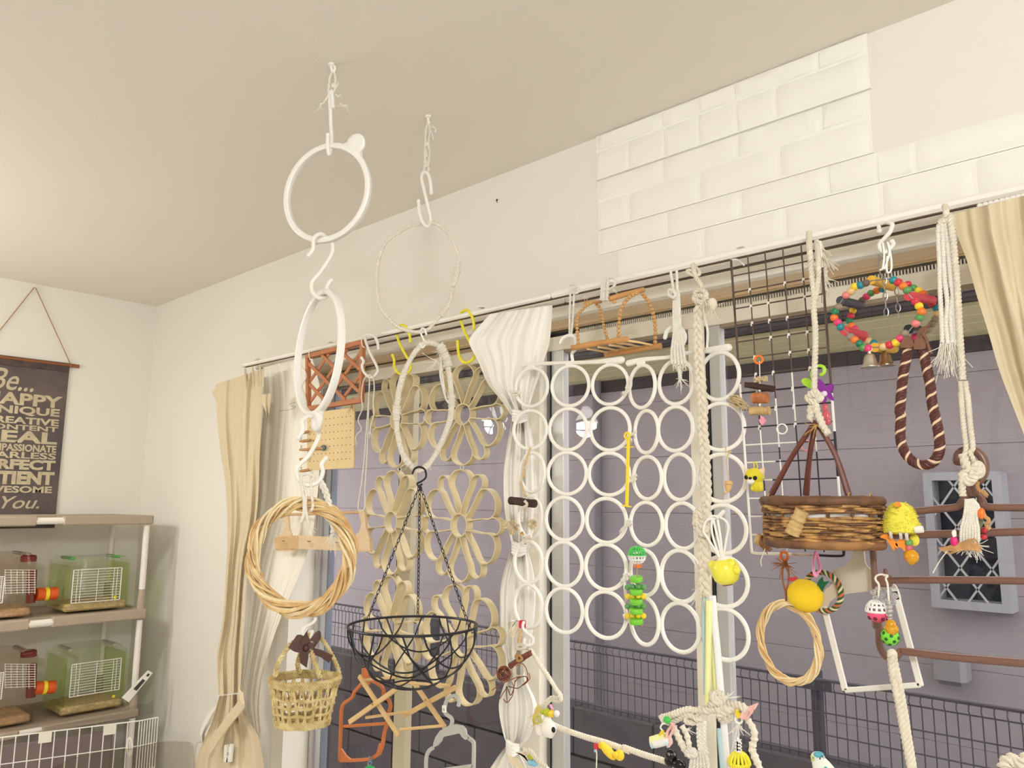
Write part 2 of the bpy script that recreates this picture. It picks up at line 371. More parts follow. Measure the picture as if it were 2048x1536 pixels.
# ---- the two sliding windows
glass = clear_mat('window_glass', (240, 241, 242), rough=0.)
ZB, ZT = .06, OZ-.002
def window(name, x0, x1, stiles, vent, left_frame):
    e = thing(name, None, None, ((x0+x1)/2, GY, ZB)); e['kind'] = 'structure'
    zt = at(1663, 612, y=1.78)[2]
    MB().box(((x0+x1)/2, GY-.008, (zt+ZT-.017)/2), (x1-x0, .03, ZT-.017-zt), bev=.002).build('top_rail', sashm, e, sm=False)
    MB().box(((x0+x1)/2, GY+.022, ZT+.004), (x1-x0+.16, .03, .06)).build('head_frame', sashm, e, sm=False)
    MB().box(((x0+x1)/2, GY-.004, zt-.004), (x1-x0, .024, .008)).build('glazing_bead', mat('bead_brown', (150, 134, 114), .6), e, sm=False)
    MB().box(((x0+x1)/2, GY-.004, ZB+.05), (x1-x0, .03, .1), bev=.002).build('bottom_rail', alum, e, sm=False)
    if vent:
        MB().box(((x0+x1)/2, GY-.002, ZT-.011), (x1-x0, .02, .012)).build('vent_channel', darkm, e, sm=False)
        v = MB(); n = int((x1-x0-.14)/.0068)
        for i in range(n): v.box((x0+.12+i*.0068, GY-.013, ZT-.0105), (.0036, .006, .0115))
        v.build('vent_louvre', sashm, e, sm=False)['kind'] = 'stuff'
        MB().box((-.335, GY-.024, ZT-.031), (.026, .004, .011), bev=.001).build('vent_lock', sashm, e, sm=False)
        MB().box((-.337, GY-.0265, ZT-.031), (.014, .003, .006)).build('vent_lock_slot', darkm, e, sm=False)
    else:
        MB().box(((x0+x1)/2, GY-.004, ZT-.010), (x1-x0, .02, .014)).build('top_channel', mat('channel_brown', (196, 172, 140), .6), e, sm=False)
    for a, b_, m_, yy in stiles:
        MB().box(((a+b_)/2, yy, (ZB+zt)/2), (b_-a, .028, zt-ZB), bev=.002).build('stile', m_, e, sm=False)
    MB().box(((x0+x1)/2, GY+.004, (ZB+zt)/2), (x1-x0, .005, zt-ZB)).build('pane', glass, e, sm=False)
    return e
w1 = window('window_1', OX0+.068, PX0, [(OX0+.068, OX0+.078, darkm, GY-.006), (OX0+.078, OX0+.10, alum, GY-.012), (OX0+.10, OX0+.140, mat('sash_pale', (206, 208, 212), .35), GY+.0), (OX0+.140, OX0+.150, mat('gasket_blue', (124, 128, 140), .5), GY-.004),
                                         (-2.186, -2.122, olivem, GY-.010), (-2.192, -2.186, darkm, GY-.012), (PX0-.012, PX0, alum, GY-.008)], False, True)
w2 = window('window_2', PX1, OX1-.067, [(PX1, PX1+.010, mat('gasket_gray', (128, 122, 118), .5), GY-.012), (PX1+.010, PX1+.014, darkm, GY-.012), (PX1+.014, PX1+.06, alum, GY-.008), (-1.021, -.975, sashm, GY-.014), (-.975, -.968, darkm, GY-.010), (-.968, -.936, alum, GY-.004), (.18, .283, alum, GY-.008)], True, False)
# ================================================================== OUTSIDE
fcm = mat('facade_render', (190, 184, 176), .9)
b = MB(); b.box(((LX-.12-9)/2, WY+.065, 2.6), (9+LX-.12, .13, 5.8)); b.box(((LX+RX)/2, WY+.065, (CEIL+.1+5.5)/2), (RX-LX+.24, .13, 5.4-CEIL)); b.box(((RX+.12+5)/2, WY+.065, 2.6), (5-RX-.12, .13, 5.8))
struct('wall_unseen_facade', b, fcm)  # unseen house front, added to keep sky light off the neighbour's wall
NY = 3.90
sidm = mat('siding_grey', (180, 172, 178), .8, var=.07, vs=3, bump=.5, bs=30, stretch=(2, 1, 40))
dark2 = mat('eave_dark', (70, 62, 66), .7); eavem = mat('eave_olive', (206, 196, 152), .7)
g = struct('ground', MB().box((-1.5, 6, -.35), (14, 8.2, .1)), mat('ground_concrete', (110, 104, 100), .9, var=.2, vs=4, bump=.3, bs=20))
nb = thing('neighbour_house', 'grey sided house next door seen through the window glass', 'house', (-2, NY, -.3))
z1 = at(1800, 757, y=NY)[2]; z2 = at(1800, 894, y=NY)[2]; hb = z1-z2
WT = at(1663, 735, y=NY)[2]
zz = z1
tops = [WT]+[z1-k*hb for k in range(9) if z1-k*hb > -.2]+[-.3]
NW = (-.985-.06, -.745+.04, CZ-.385, CZ+.142)      # the lattice window's outline
for i in range(len(tops)-1):
    zt, zb = tops[i], tops[i+1]
    MB().box((-2.6, NY+.05, (zt+zb)/2), (9, .1, zt-zb-.0018), bev=.0008).build('siding_board', sidm, nb, sm=False)
MB().box((-2.6, NY+.10, 1.2), (9, .06, 3.4)).build('wall_core', sidm, nb, sm=False)
fz = at(1663, 712, y=NY)[2]
MB().box((-2.6, NY+.03, (WT+fz)/2+.01), (9, .1, fz-WT+.02)).build('frieze_shadow', dark2, nb, sm=False)  # dark strip: the shadow under the eave, put into the colour
ey = at(1663, 658, z=fz)[1]
for k in range(4):
    w_ = (NY-ey)/4
    MB().box((-2.6, ey+w_*(k+.5), fz+.02), (9, w_-.012, .02), bev=.003).build('soffit_board', eavem, nb, sm=False)
MB().box((-2.6, (NY+ey)/2, fz+.05), (9, NY-ey, .03)).build('soffit_core', dark2, nb, sm=False)
gt = MB(); gp = [(ey-.12+.06*math.cos(t), fz+.09+.07*math.sin(t)) for t in np.linspace(PI, 2*PI, 9)]
for (ya, za), (yb, zb) in zip(gp[:-1], gp[1:]): gt.bar((-7.1, ya, za), (1.9, ya, za), .02, .02)
gt.box((-2.6, ey-.05, fz+.28), (9, .1, .5)).build('gutter', dark2, nb, sm=False)
rf = MB().prism([(-7.1, ey-.16, fz+.52), (1.9, ey-.16, fz+.52), (1.9, NY+2, fz+1.5), (-7.1, NY+2, fz+1.5)], .06); rf.build('roof', mat('roof_tile', (80, 76, 82), .7), nb, sm=False)
# lattice window
wf = mat('neighbour_window_frame', (172, 174, 180), .45); wg = mat('neighbour_glass_dark', (44, 50, 66), .12, var=.3, vs=4)
p00, p10, p01 = at(1860, 947, y=NY), at(2008, 947, y=NY), at(1884, 1212, y=NY)
x0, x1, zt, zb = -1.03, p10[0]+.01, p00[2], at(1950, 1215, y=NY)[2]
fr = MB()
for (a, b_, c, d) in ((x0, x0+.035, zb, zt), (x1-.035, x1, zb, zt), (x0+.0352, x1-.0352, zt-.035, zt), (x0+.0352, x1-.0352, zb, zb+.035)): fr.box(((a+b_)/2, NY-.06, (c+d)/2), (b_-a, .12, d-c))
fo = fr.build('window_frame', wf, nb, sm=False)
MB().box(((x0+x1)/2, NY-.01, (zt+zb)/2), (x1-x0-.06, .02, zt-zb-.06)).build('window_pane', wg, fo, sm=False)
W_, H_ = x1-x0, zt-zb; sp = .118
def clip(xa, za, dx):      # slanted bar through the opening
    q = []
    for t in np.linspace(-2, 2, 1601):
        x, z = xa+dx*t, za+t*1.45
        if x0+.01 < x < x1-.01 and zb+.01 < z < zt-.01: q.append((x, z))
    return (q[0], q[-1]) if len(q) > 20 else None
for s_ in (1, -1):
    for k in range(-4, 12):
        c = clip(x0+k*sp, zb, s_)
        if c: MB().bar((c[0][0], NY-.105, c[0][1]), (c[1][0], NY-.105, c[1][1]), .008, .008, up=(0, 1, 0)).build('lattice_bar', mat('lattice_pale', (186, 188, 192), .5), fo, sm=False)
vb = MB().box((at(1912, 1330, y=NY)[0], NY-.06, at(1912, 1333, y=NY)[2]), (.125, .12, .125), bev=.02); vb.build('vent_hood', mat('vent_grey', (150, 148, 152), .6), nb, sm=False)
dp = MB(); dp.tube([(-2.86, NY-.05, 2.2), (-2.86, NY-.05, -.2)], .028, 10); dp.build('downpipe', mat('pipe_grey', (126, 122, 130), .5), nb)
# mesh fence
FY = 2.8
fm = mat('fence_dark', (62, 58, 66), .6)
fc = thing('mesh_fence', 'dark welded mesh fence on a low block wall outside the window', 'fence', (-2, FY, -.3))
ft = at(1180, 1281, y=FY)[2]-.012; fb = at(1560, 1500, y=FY)[2]
m_ = MB()
for x in np.arange(-5.2, .9, .034):
    m_.tube([(x, FY, fb-.02), (x, FY, ft-.035), (x, FY-.012, ft-.022), (x, FY, ft)], .0021, 4)
m_.build('vertical_wires', fm, fc)['kind'] = 'stuff'
for z in [ft, ft-.035]+[ft-.035-.072*k for k in range(1, 9)]:
    if z > fb: MB().tube([(-5.2, FY-.003, z), (.9, FY-.003, z)], .0026 if z < ft-.01 else .006, 6).build('horizontal_wire', fm, fc)
for x in (at(1628, 1400, y=FY)[0], at(1628, 1400, y=FY)[0]-2.0, at(1628, 1400, y=FY)[0]+2.0):
    MB().box((x, FY+.03, (ft+fb)/2-.1), (.034, .034, ft-fb+.25), bev=.004).build('post', fm, fc, sm=False)
    MB().box((x, FY+.005, ft-.018), (.12, .02, .04), bev=.004).build('clamp', fm, fc, sm=False)
for k in range(20): 
    MB().box((-5.2+k*.4, FY+.03, fb-.1), (.394, .12, .19), bev=.004).build('block', mat('block_dark', (74, 68, 70), .9, var=.15, vs=8), fc, sm=False)
    MB().box((-5.2+k*.4+.2, FY+.03, fb-.3), (.394, .12, .19), bev=.004).build('block', mat('block_dark', (74, 68, 70), .9), fc, sm=False)
    MB().box((-5.2+k*.4, FY+.03, fb-.5), (.394, .12, .19), bev=.004).build('block', mat('block_dark', (74, 68, 70), .9), fc, sm=False)
MB().box((-1.6, FY+.03, (fb-.59-.3)/2), (8, .12, fb-.59+.3)).build('footing', mat('block_dark', (74, 68, 70), .9), fc, sm=False)
# ================================================================== lamps (behind the camera; one shows in the glass)
shade = emit_mat('shade_lit', (255, 252, 244), 9.); metal_w = mat('lamp_metal', (226, 220, 206), .3, metal=.6)
pl = thing('pendant_lamp', 'four armed pendant lamp with lit frosted shades mirrored in the window glass', 'lamp', (-3.23, -.20, CEIL))
MB().lathe([(.07, 0), (.07, -.03), (.012, -.04), (.012, -.30), (.03, -.31), (.03, -.36), (.001, -.37)], (-3.23, -.20, CEIL), m=20).build('stem', metal_w, pl)
for cx_, cy_ in CH:
    MB().tube(smooth([(-3.23, -.20, CEIL-.33), ((-3.23*.5+cx_*.5), (-.2*.5+cy_*.5), CEIL-.42), (cx_, cy_, CEIL-.40)], 6), .008, 8).build('arm', metal_w, pl)
    s_ = MB().lathe([(.022, .0), (.04, -.02), (.058, -.05), (.08, -.09), (.087, -.105), (.083, -.105), (.053, -.055), (.018, -.012)], (cx_, cy_, CEIL-.40), m=20).build('shade', shade, pl)
cl = thing('ceiling_lamp', 'round white ceiling lamp close above the camera', 'lamp', (.75, -.7, CEIL))
MB().lathe([(.27, 0), (.27, -.03), (.25, -.035), (.25, 0)], (.75, -.7, CEIL), m=32).build('rim', WHITE_PLASTIC, cl)
MB().lathe([(.25, -.02), (.24, -.06), (.18, -.1), (.08, -.12), (.001, -.125)], (.75, -.7, CEIL), m=32).build('diffuser', emit_mat('diffuser_lit', (255, 253, 248), 4.), cl)
# ================================================================== helpers for traced things
def C(crop, L):
    ox, oy, s = crop
    return [(q[0]/s+ox, q[1]/s+oy)+tuple(q[2:]) for q in L]
A1 = (540, 100, 3.657); A2 = (560, 420, 3.657); L1 = (400, 660, 3.84); L2 = (400, 1000, 2.865); L3 = (680, 1000, 2.865); F1 = (680, 600, 3.491)
G1 = (920, 580, 3.657); G2 = (940, 960, 3.84); G3 = (960, 1236, 5.12); G4 = (1180, 1200, 4.571); G5 = (1100, 480, 4.042); G6 = (1420, 440, 3.491)
G7 = (1380, 800, 4.518); G8 = (1380, 1060, 4.266); H1 = (1640, 420, 3.765); H2 = (1640, 780, 3.765); H3 = (1600, 1080, 3.368); H6 = (1480, 920, 4.8)
H7 = (1400, 1380, 6.4); H8 = (640, 1300, 5.689); S1 = (0, 560, 3.072); S2 = (0, 1000, 2.866)
def vyaw(u): return YAW-math.atan((u-1024)/FPX)
def ringfit(u0, u1, v0, v1, pl, sgn=1):
    """circle seen as an ellipse: centre on the plane pl, its own yaw from the foreshortening"""
    c = pl.at((u0+u1)/2, (v0+v1)/2); R = (v1-v0)/2*depth(c)/FPX; k = min(.999, (u1-u0)/(v1-v0))
    return c, vyaw((u0+u1)/2)-sgn*math.acos(k), R
def axes(yaw):
    return np.array([math.cos(yaw), math.sin(yaw), 0]), np.array([0, 0, 1.]), np.array([math.sin(yaw), -math.cos(yaw), 0])   # right, up, towards the room
def circ(c, yaw, R, n=48, a0=0):
    r, u, _ = axes(yaw); a = np.linspace(0, 2*PI, n, endpoint=False)+a0
    return np.asarray(c)+R*np.cos(a)[:, None]*r+R*np.sin(a)[:, None]*u
def fray(mb, p, d, n, L, spread, r=.0006, rnd=random):
    d = np.asarray(d, float)
    for i in range(n):
        e = np.array([rnd.gauss(0, 1) for _ in range(3)])*spread
        l_ = L*rnd.uniform(.5, 1); q = np.asarray(p)+e*.25
        mb.tube(smooth([q, q+d*l_*.5+e*.9, q+d*l_+e*2.4], 3), [r, r*.6], 4)
    return mb
def shook(label, P, pl, r=.0045, m=None, group='S hooks of white plastic', name='s_hook', cat='hook'):
    q = smooth(pl.pts(P), 6); b = MB().tube(q, r, 10, round_ends=True)
    b.sphere(q[0], r*1.18, 10, 8); b.sphere(q[-1], r*1.18, 10, 8)
    return tag(b.build(name, m or WHITE_PLASTIC), label, cat, group)
def faceplane(p, u): return Plane(p, vyaw(u))
# ================================================================== curtain rail
railm = mat('rail_white', (246, 241, 230), .3); slotm = mat('rail_slot', (96, 74, 60), .7)
RY, RY2, RZ = 1.545, 1.605, CZ+.5435
rl = thing('curtain_rail', 'white double curtain rail along the top of the window', 'rail', ((-2.9+RX)/2, RY, RZ))
jx = at(1104, 600, y=RY)[0]
for y in (RY, RY2):
    MB().box(((-2.905+jx)/2, y, RZ-.0015), (jx+2.905-.001, .020, .0145), bev=.004).build('rail_bar', railm, rl, sm=False)
    MB().box(((jx+.8)/2, y, RZ), (.8-jx-.001, .022, .018), bev=.005).build('rail_bar', railm, rl, sm=False)
    MB().box(((-2.9+.8)/2, y, RZ-.0098), (3.69, .007, .003)).build('rail_slot', slotm, rl, sm=False)
    MB().box((-2.908, y, RZ-.001), (.008, .022, .019), bev=.003).build('end_cap', railm, rl, sm=False)
for x in (-2.8, -2.3, -1.55, -.75, -.05, .6):
    MB().box((x, (RY+WY)/2-.008, RZ+.0115), (.016, WY-RY+.016, .004)).box((x, WY-.002, RZ+.005), (.02, .004, .05)).build('bracket', railm, rl, sm=False)
# ================================================================== curtains
beige = mat('curtain_beige_linen', (218, 201, 168), .9, var=.03, vs=60, bump=.12, bs=400, stretch=(1, 1, .5))
sheer = mat('curtain_white_sheer', (250, 243, 228), .8, var=.02, vs=12, bump=.05, bs=200)
vinylw = mat('curtain_white_satin', (248, 243, 233), .42, bump=.3, bs=24, stretch=(2, 1, .6))
def cloth(rows, Y, nf, amp, nu=72, sub=6, ph=0., wob=.35, tw=0.):
    Lr = smooth([(a[0][0], a[0][1], 0) for a in rows], sub); Rr = smooth([(a[1][0], a[1][1], 0) for a in rows], sub)
    W0 = max(np.linalg.norm(Lr-Rr, axis=1)); G = []
    for i in range(len(Lr)):
        t = np.linspace(0, 1, nu); s = t+.02*np.sin(9*t+i*.13)*wob
        f = np.sin(2*PI*nf*s+ph+.5*math.sin(i*.17+tw*i)) + .45*np.sin(2*PI*nf*2.3*s+1.3+i*.11) + .08*np.sin(2*PI*nf*5.1*s+i*.23)
        k = amp*(.6+.4*min(1, W0/(np.linalg.norm(Lr[i]-Rr[i])+1e-6)/2))
        G.append([at(*(Lr[i]+(Rr[i]-Lr[i])*tt)[:2], y=Y-k*ff) for tt, ff in zip(t, f)])
    return np.array(G)
cu = thing('curtain', 'beige linen curtain gathered at the left end of the window', 'curtain', at(470, 1536, y=1.52))
rows = [((432, 768), (530, 736)), ((433, 800), (525, 775)), ((435, 847), (522, 850)), ((442, 910), (519, 920)), ((450, 960), (517, 985)), ((455, 1050), (511, 1045)), ((452, 1140), (494, 1125)),
        ((445, 1244), (487, 1230)), ((434, 1314), (484, 1310)), ((437, 1390), (481, 1385))]
MB().grid(cloth(rows, 1.50, 2, .009)).build('cloth', beige, cu)
rows = [((438, 1392), (480, 1388)), ((425, 1440), (490, 1430)), ((408, 1480), (515, 1470)), ((392, 1520), (526, 1520)), ((388, 1560), (532, 1560))]
MB().grid(cloth(rows, 1.50, 2, .012, ph=1)).build('cloth_tail', beige, cu)
tb = smooth(yplane(1.46).pts(C(L2, [(60, 1420), (130, 1310), (215, 1200), (250, 1150), (225, 1110)])), 8)
MB().strip(tb, .05, .004, wdir=(.72, -.25, -.62)).build('tieback', beige, cu)
for k, (a, b_) in enumerate(((490, 737), (505, 733), (520, 729))):
    MB().tube(smooth(yplane(1.485).pts([(a, b_), (a+1, b_+14), (a+3, b_+40)]), 5), [.003, .005, .002], 6).build('pleat', beige, cu)
MB().grid(cloth([((424, 784), (440, 768)), ((431, 800), (438, 790)), ((437, 812), (439, 808))], 1.55, .6, .006, nu=12)).build('side_return', beige, cu)
cs = thing('sheer_curtain', 'thin white inner curtain hanging behind the willow wreath', 'curtain', at(560, 1480, y=1.58))
rows = [((526, 735), (622, 706)), ((528, 800), (642, 790)), ((520, 900), (642, 890)), ((514, 1000), (634, 1000)), ((505, 1060), (624, 1070)), ((492, 1130), (606, 1130)), ((487, 1244), (560, 1240)), ((482, 1330), (530, 1330)), ((478, 1400), (518, 1400)), ((492, 1450), (520, 1468))]
MB().grid(cloth(rows, 1.585, 4, .0034, nu=110)).build('cloth', sheer, cs)
MB().grid(cloth([((432, 1408), (452, 1412)), ((412, 1432), (448, 1436)), ((400, 1465), (420, 1470)), ((404, 1490), (412, 1492))], 1.54, 1.5, .008, nu=24)).build('cloth_end', mat('lace_white', (246, 240, 228), .8, bump=.5, bs=200), cs)
rows = [((523, 790), (542, 786)), ((524, 806), (541, 800)), ((530, 820), (538, 828)), ((534, 833), (536, 833))]
MB().grid(cloth(rows, 1.485, 1, .004, nu=14)).build('fabric_tab', beige, cs)
cc = thing('knotted_curtain', 'white satin curtain knotted in tiers in front of the centre post', 'curtain', at(1040, 1536, y=1.60))
def ctier(name, rows, nf, amp, ph, Y=1.585): MB().grid(cloth(rows, Y, nf, amp, nu=80, ph=ph)).build(name, vinylw, cc)
ctier('cloth', [((980, 628), (1105, 610)), ((952, 660), (1103, 645)), ((938, 684), (1099, 685)), ((956, 722), (1090, 715)), ((975, 766), (1072, 771)), ((1002, 801), (1062, 803)), ((1026, 836), (1056, 832))], 3, .010, 0, 1.522)
ctier('cloth', [((1026, 832), (1056, 830)), ((1014, 890), (1068, 890)), ((1007, 952), (1074, 950)), ((1010, 1025), (1074, 1025)), ((1024, 1092), (1056, 1104))], 2.5, .012, 1)
ctier('cloth', [((1024, 1090), (1056, 1102)), ((1003, 1163), (1068, 1150)), ((1000, 1220), (1071, 1220)), ((1004, 1298), (1060, 1298)), ((1014, 1345), (1050, 1350)), ((999, 1398), (1070, 1398)), ((999, 1431), (1074, 1425)), ((1007, 1470), (1062, 1470)), ((1015, 1492), (1040, 1496))], 2.2, .012, 2)
ctier('cloth', [((1014, 1490), (1042, 1496)), ((998, 1510), (1060, 1515)), ((978, 1540), (1088, 1540)), ((960, 1570), (1095, 1570))], 2.5, .014, 3)
for u, v, r in ((1041, 834, 17), (1040, 1098, 17), (1028, 1494, 14)):
    p = at(u, v, y=1.53 if v < 900 else 1.57); R = r*depth(p)/FPX; kb = MB()
    for k in range(4): kb.tube(smooth([p+(-R, .0, (k-1.5)*.006), p+(-R*.4, -.016, (k-1.5)*.008+.003), p+(R*.5, -.016, (k-1.5)*.008-.002), p+(R, 0, (k-1.5)*.006)], 6), [.003, .006, .006, .003], 8)
    kb.build('knot', vinylw, cc)
cr = thing('curtain', 'beige linen curtain hanging from the rail at the right edge', 'curtain', at(2060, 860, y=1.5))
rows = [((1904, 428), (2290, 330)), ((1916, 473), (2290, 420)), ((1935, 526), (2290, 520)), ((1953, 590), (2290, 590)), ((1975, 659), (2290, 659)), ((1998, 739), (2300, 739)), ((2024, 808), (2310, 808)), ((2050, 875), (2320, 875)), ((2080, 960), (2320, 960))]
MB().grid(cloth(rows, 1.505, 4.4, .014, nu=130, ph=2.2)).build('cloth', beige, cr)
for u, v in ((1950, 416), (2010, 402), (2040, 396)):
    MB().tube(smooth(yplane(1.545).pts([(u, v-10), (u+6, v-4), (u+2, v+8), (u-3, v+16)]), 5), .0016, 6).build('curtain_hook', WHITE_PLASTIC, cr)
for u in range(1960, 2050, 11):
    MB().box(at(u, 409-(u-1960)*.24, y=1.545)-(0, 0, .003), (.009, .012, .008), bev=.002).build('glider', WHITE_PLASTIC, cr, sm=False)
# ================================================================== chain A: hung from the ceiling, nearest column
hA = at(663, 128, z=CEIL); hB = at(857, 232, z=CEIL)
pA = faceplane(hA, 650); pB = faceplane(hB, 850)
def ceiling_hook(P, pl, h, label):
    t = thing('ceiling_hook', label, 'hook', h, 'ceiling hooks')
    MB().lathe([(.008, 0), (.008, -.004), (.003, -.006)], h, m=14).build('base_plate', WHITE_PLASTIC, t)
    MB().tube(smooth(pl.pts(P), 6), .0035, 8, round_ends=True).build('hook_wire', WHITE_PLASTIC, t)
ceiling_hook(C(A1, [(455, 100), (448, 130), (462, 160), (474, 140), (470, 118)]), pA, hA, 'small white hook screwed into the ceiling, left of the two')
ceiling_hook(C(A1, [(1157, 482), (1157, 520), (1160, 538), (1166, 530)]), pB, hB, 'small white hook screwed into the ceiling, right of the two')
t = thing('hanging_rope', 'short knotted cotton cord with frayed ends under the left ceiling hook', 'cord', pA.at(663, 205))
for P in ([(462, 155), (442, 190), (432, 260), (428, 310), (440, 335)], [(466, 155), (478, 195), (478, 250), (470, 300), (450, 330)]):
    MB().rope(smooth(pA.pts(C(A1, P)), 8), .0032, .014).build('cord_loop', COTTON, t)
for P in ([(432, 325), (410, 360), (388, 390), (372, 395), (372, 415)], [(475, 320), (500, 340), (520, 320)], [(470, 300), (492, 260), (500, 240)], [(510, 390), (540, 408), (562, 405)]):
    q = smooth(pA.pts(C(A1, P)), 6); b = MB().rope(q, .0022, .010); fray(b, q[-1], (0, 0, -1), 6, .012, .003); b.build('cord_end', COTTON, t)
MB().sphere(pA.at(*C(A1, [(462, 262)])[0]), (.005, .005, .007)).build('knot', COTTON, t)
shook('white S hook hanging in the cotton cord above the eared hoop', C(A1, [(460, 412, .006), (456, 340, .007), (449, 302, .002), (436, 340, -.002), (442, 440), (446, 560), (452, 630), (446, 715, .004), (432, 762, .008), (421, 690, .012), (424, 622, .013)]), pA)
hoopm = mat('hoop_white', (246, 242, 233), .32)
def fit_plane(px, p, yaws, leans):
    best = None
    for y in np.linspace(*yaws, 45):
        for l_ in np.linspace(*leans, 31):
            pl = Plane(p, y, l_); Q = np.array(pl.pts(px)); c = Q.mean(0)
            for _ in range(2):
                d = Q-c; c = c+(d*(1-np.linalg.norm(d, axis=1).mean()/np.linalg.norm(d, axis=1))[:, None]).mean(0)*1.6
            r = np.linalg.norm(Q-c, axis=1); e = r.std()/r.mean()
            if best is None or e < best[0]: best = (e, pl, c, r.mean())
    return best[1:]
def hoop(label, px, p, yaws, leans, ear_a, group):
    pl, c, R = fit_plane(px, p, yaws, leans); t = thing('hoop', label, 'hoop', c-np.array([0, 0, R]), group)
    a = np.linspace(0, 2*PI, 96, endpoint=False); P = c+R*(np.cos(a)[:, None]*pl.r+np.sin(a)[:, None]*pl.u)
    sec = np.array([(-.0052, -.007), (.0052, -.007), (.0064, -.0055), (.0064, .0055), (.0048, .007), (0, .0085), (-.0048, .007), (-.0064, .0055), (-.0064, -.0055)])
    V = []
    for i in range(96):
        rad = np.cos(a[i])*pl.r+np.sin(a[i])*pl.u; V.append(P[i]+sec[:, :1]*rad+sec[:, 1:]*(-pl.n))
    m_ = len(sec); V = np.array(V).reshape(-1, 3); F = [(i*m_+k, i*m_+(k+1) % m_, ((i+1) % 96)*m_+(k+1) % m_, ((i+1) % 96)*m_+k) for i in range(96) for k in range(m_)]
    MB().add(V, F).build('ring', hoopm, t)
    e = c+(R+.018)*(math.cos(ear_a)*pl.r+math.sin(ear_a)*pl.u)
    b = MB().lathe([(.001, -.005), (.022, -.005), (.0245, -.002), (.0245, .004), (.022, .006), (.016, .0075), (.001, .008)], e, axis=-pl.n, m=28)
    rd = math.cos(ear_a)*pl.r+math.sin(ear_a)*pl.u; tn = np.cross(pl.n, rd)
    b.prism([c+rd*(R-.001)-tn*.034, c+rd*(R+.004)-tn*.028, c+rd*(R+.014)-tn*.021, c+rd*(R+.02), c+rd*(R+.014)+tn*.021, c+rd*(R+.004)+tn*.028, c+rd*(R-.001)+tn*.034], .009)
    b.build('ear_tab', hoopm, t); return t, pl, c, R
h1 = C(A1, [(125, 1130), (190, 890), (310, 750), (480, 702), (590, 740), (690, 840), (720, 970), (690, 1140), (590, 1300), (380, 1392), (230, 1340), (145, 1230)])
hoop('white plastic hoop with round ear, higher of the two', h1, pA.at(657, 388), (vyaw(657)-1.0, vyaw(657)-.1), (-.5, .5), .93, 'white eared hoops')
shook('white S hook linking the upper eared hoop to the lower one', C(A1, [(285, 1500, .012), (316, 1455, .013), (320, 1380, .012), (370, 1345, .006), (425, 1375, -.008)]) [:4]+C(A2, [(345, 205, -.01), (375, 225, -.012)])+C(A2, [(388, 275), (370, 340), (300, 450), (235, 530), (240, 600, .006), (290, 645, .012), (340, 630, -.008), (345, 560, -.014), (375, 515, -.014)]), pA, r=.0047)
h2 = C(A2, [(165, 1420), (130, 1250), (130, 1060), (165, 880), (225, 720), (320, 600), (400, 640), (440, 800), (445, 1000), (420, 1180), (360, 1360), (300, 1470)])
hoop('white plastic hoop turned edge on with ear at the bottom, lower of the two', h2, pA.at(640, 712), (vyaw(640)-1.32, vyaw(640)-.85), (-.35, .35), -PI/2+.15, 'white eared hoops')
shook('white S hook under the lower hoop carrying the willow wreath', C(L1, [(755, 825, .02), (790, 770, .02), (785, 700, .016), (835, 660, .008), (890, 690, -.01), (915, 780, -.012), (900, 850, -.006), (830, 970), (745, 1060), (760, 1150, .006), (830, 1190, .012), (910, 1165, .01), (945, 1090, .004), (935, 1030), (968, 985)]), pA, r=.0049)
# willow wreath
willow = mat('willow_peeled', (236, 206, 150), .6, vs=25, bump=.3, bs=120, c2=(206, 162, 104))
willow2 = mat('willow_light', (246, 224, 178), .6, var=.14, vs=25, bump=.3, bs=120)
def wreath(name, label, c, yaw, R, rt, n, wind, r, sy=1., org=None, group=None):
    t = thing(name, label, 'wreath', np.asarray(c)-np.array([0, 0, R]), group); rr, uu, nn = axes(yaw)
    for k in range(n):
        a0 = rng.uniform(0, 2*PI); ph = k/n*2*PI+rng.uniform(-.3, .3); span = rng.uniform(1.5, 2.0)*PI if k % 2 else 2*PI*.99
        a = np.linspace(a0, a0+span, 60); q = ph+wind*a+.4*np.sin(2*a+k); rad = rt*(.72+.34*math.sin(k*2.4))*(1+.12*np.sin(3*a+k))
        x = (R+rad*np.cos(q)); P = np.asarray(c)+(x*np.cos(a))[:, None]*rr+(x*sy*np.sin(a))[:, None]*uu+(rad*.8*np.sin(q))[:, None]*nn
        MB().tube(P, [r*.75, r, r*1.08, r, r*.6], 6).build('twig', willow if k % 3 else willow2, t)
    return t
c, yw, R = ringfit(494, 709, 993, 1232, pA, 1)
wreath('willow_wreath', 'large willow wreath hanging below the white hoops', c, yw, R-.0165, .0145, 22, 3, .0031)
def tied_cord(label, plane, paths, r, ends, name='hanging_rope', group=None, pitch=None, m=None):
    p0 = plane.at(*paths[0][-1][:2]); t = thing(name, label, 'cord', p0, group)
    for k, P in enumerate(paths):
        q = smooth(plane.pts(P), 7); b = MB().rope(q, r, pitch or r*5)
        if k in ends: fray(b, q[-1], (q[-1]-q[-4])/np.linalg.norm(q[-1]-q[-4])*.022, 10, 1, .0026, .0007)
        b.build('strand', m or COTTON, t)
    return t
def braided(t, name, P, r, m=None): return MB().braid(smooth(P, 8), r).build(name, m or COTTON, t)
t = tied_cord('twisted white cord tying the wreath to its hook, left side', pA, [C(L1, [(780, 1110, .012), (775, 1160, .014), (790, 1250, .02), (800, 1330, .025), (795, 1420, .026), (770, 1480, .026)]), C(L1, [(795, 1180, .014), (815, 1260, .02), (810, 1340, .026), (820, 1430, .026), (835, 1490, .026)]), C(L1, [(780, 1115, .014), (830, 1105, .016), (880, 1130, .014), (855, 1160, .014), (858, 1260, .018), (868, 1340, .022), (855, 1385, .02), (835, 1390, .006)])], .0036, (0, 1))
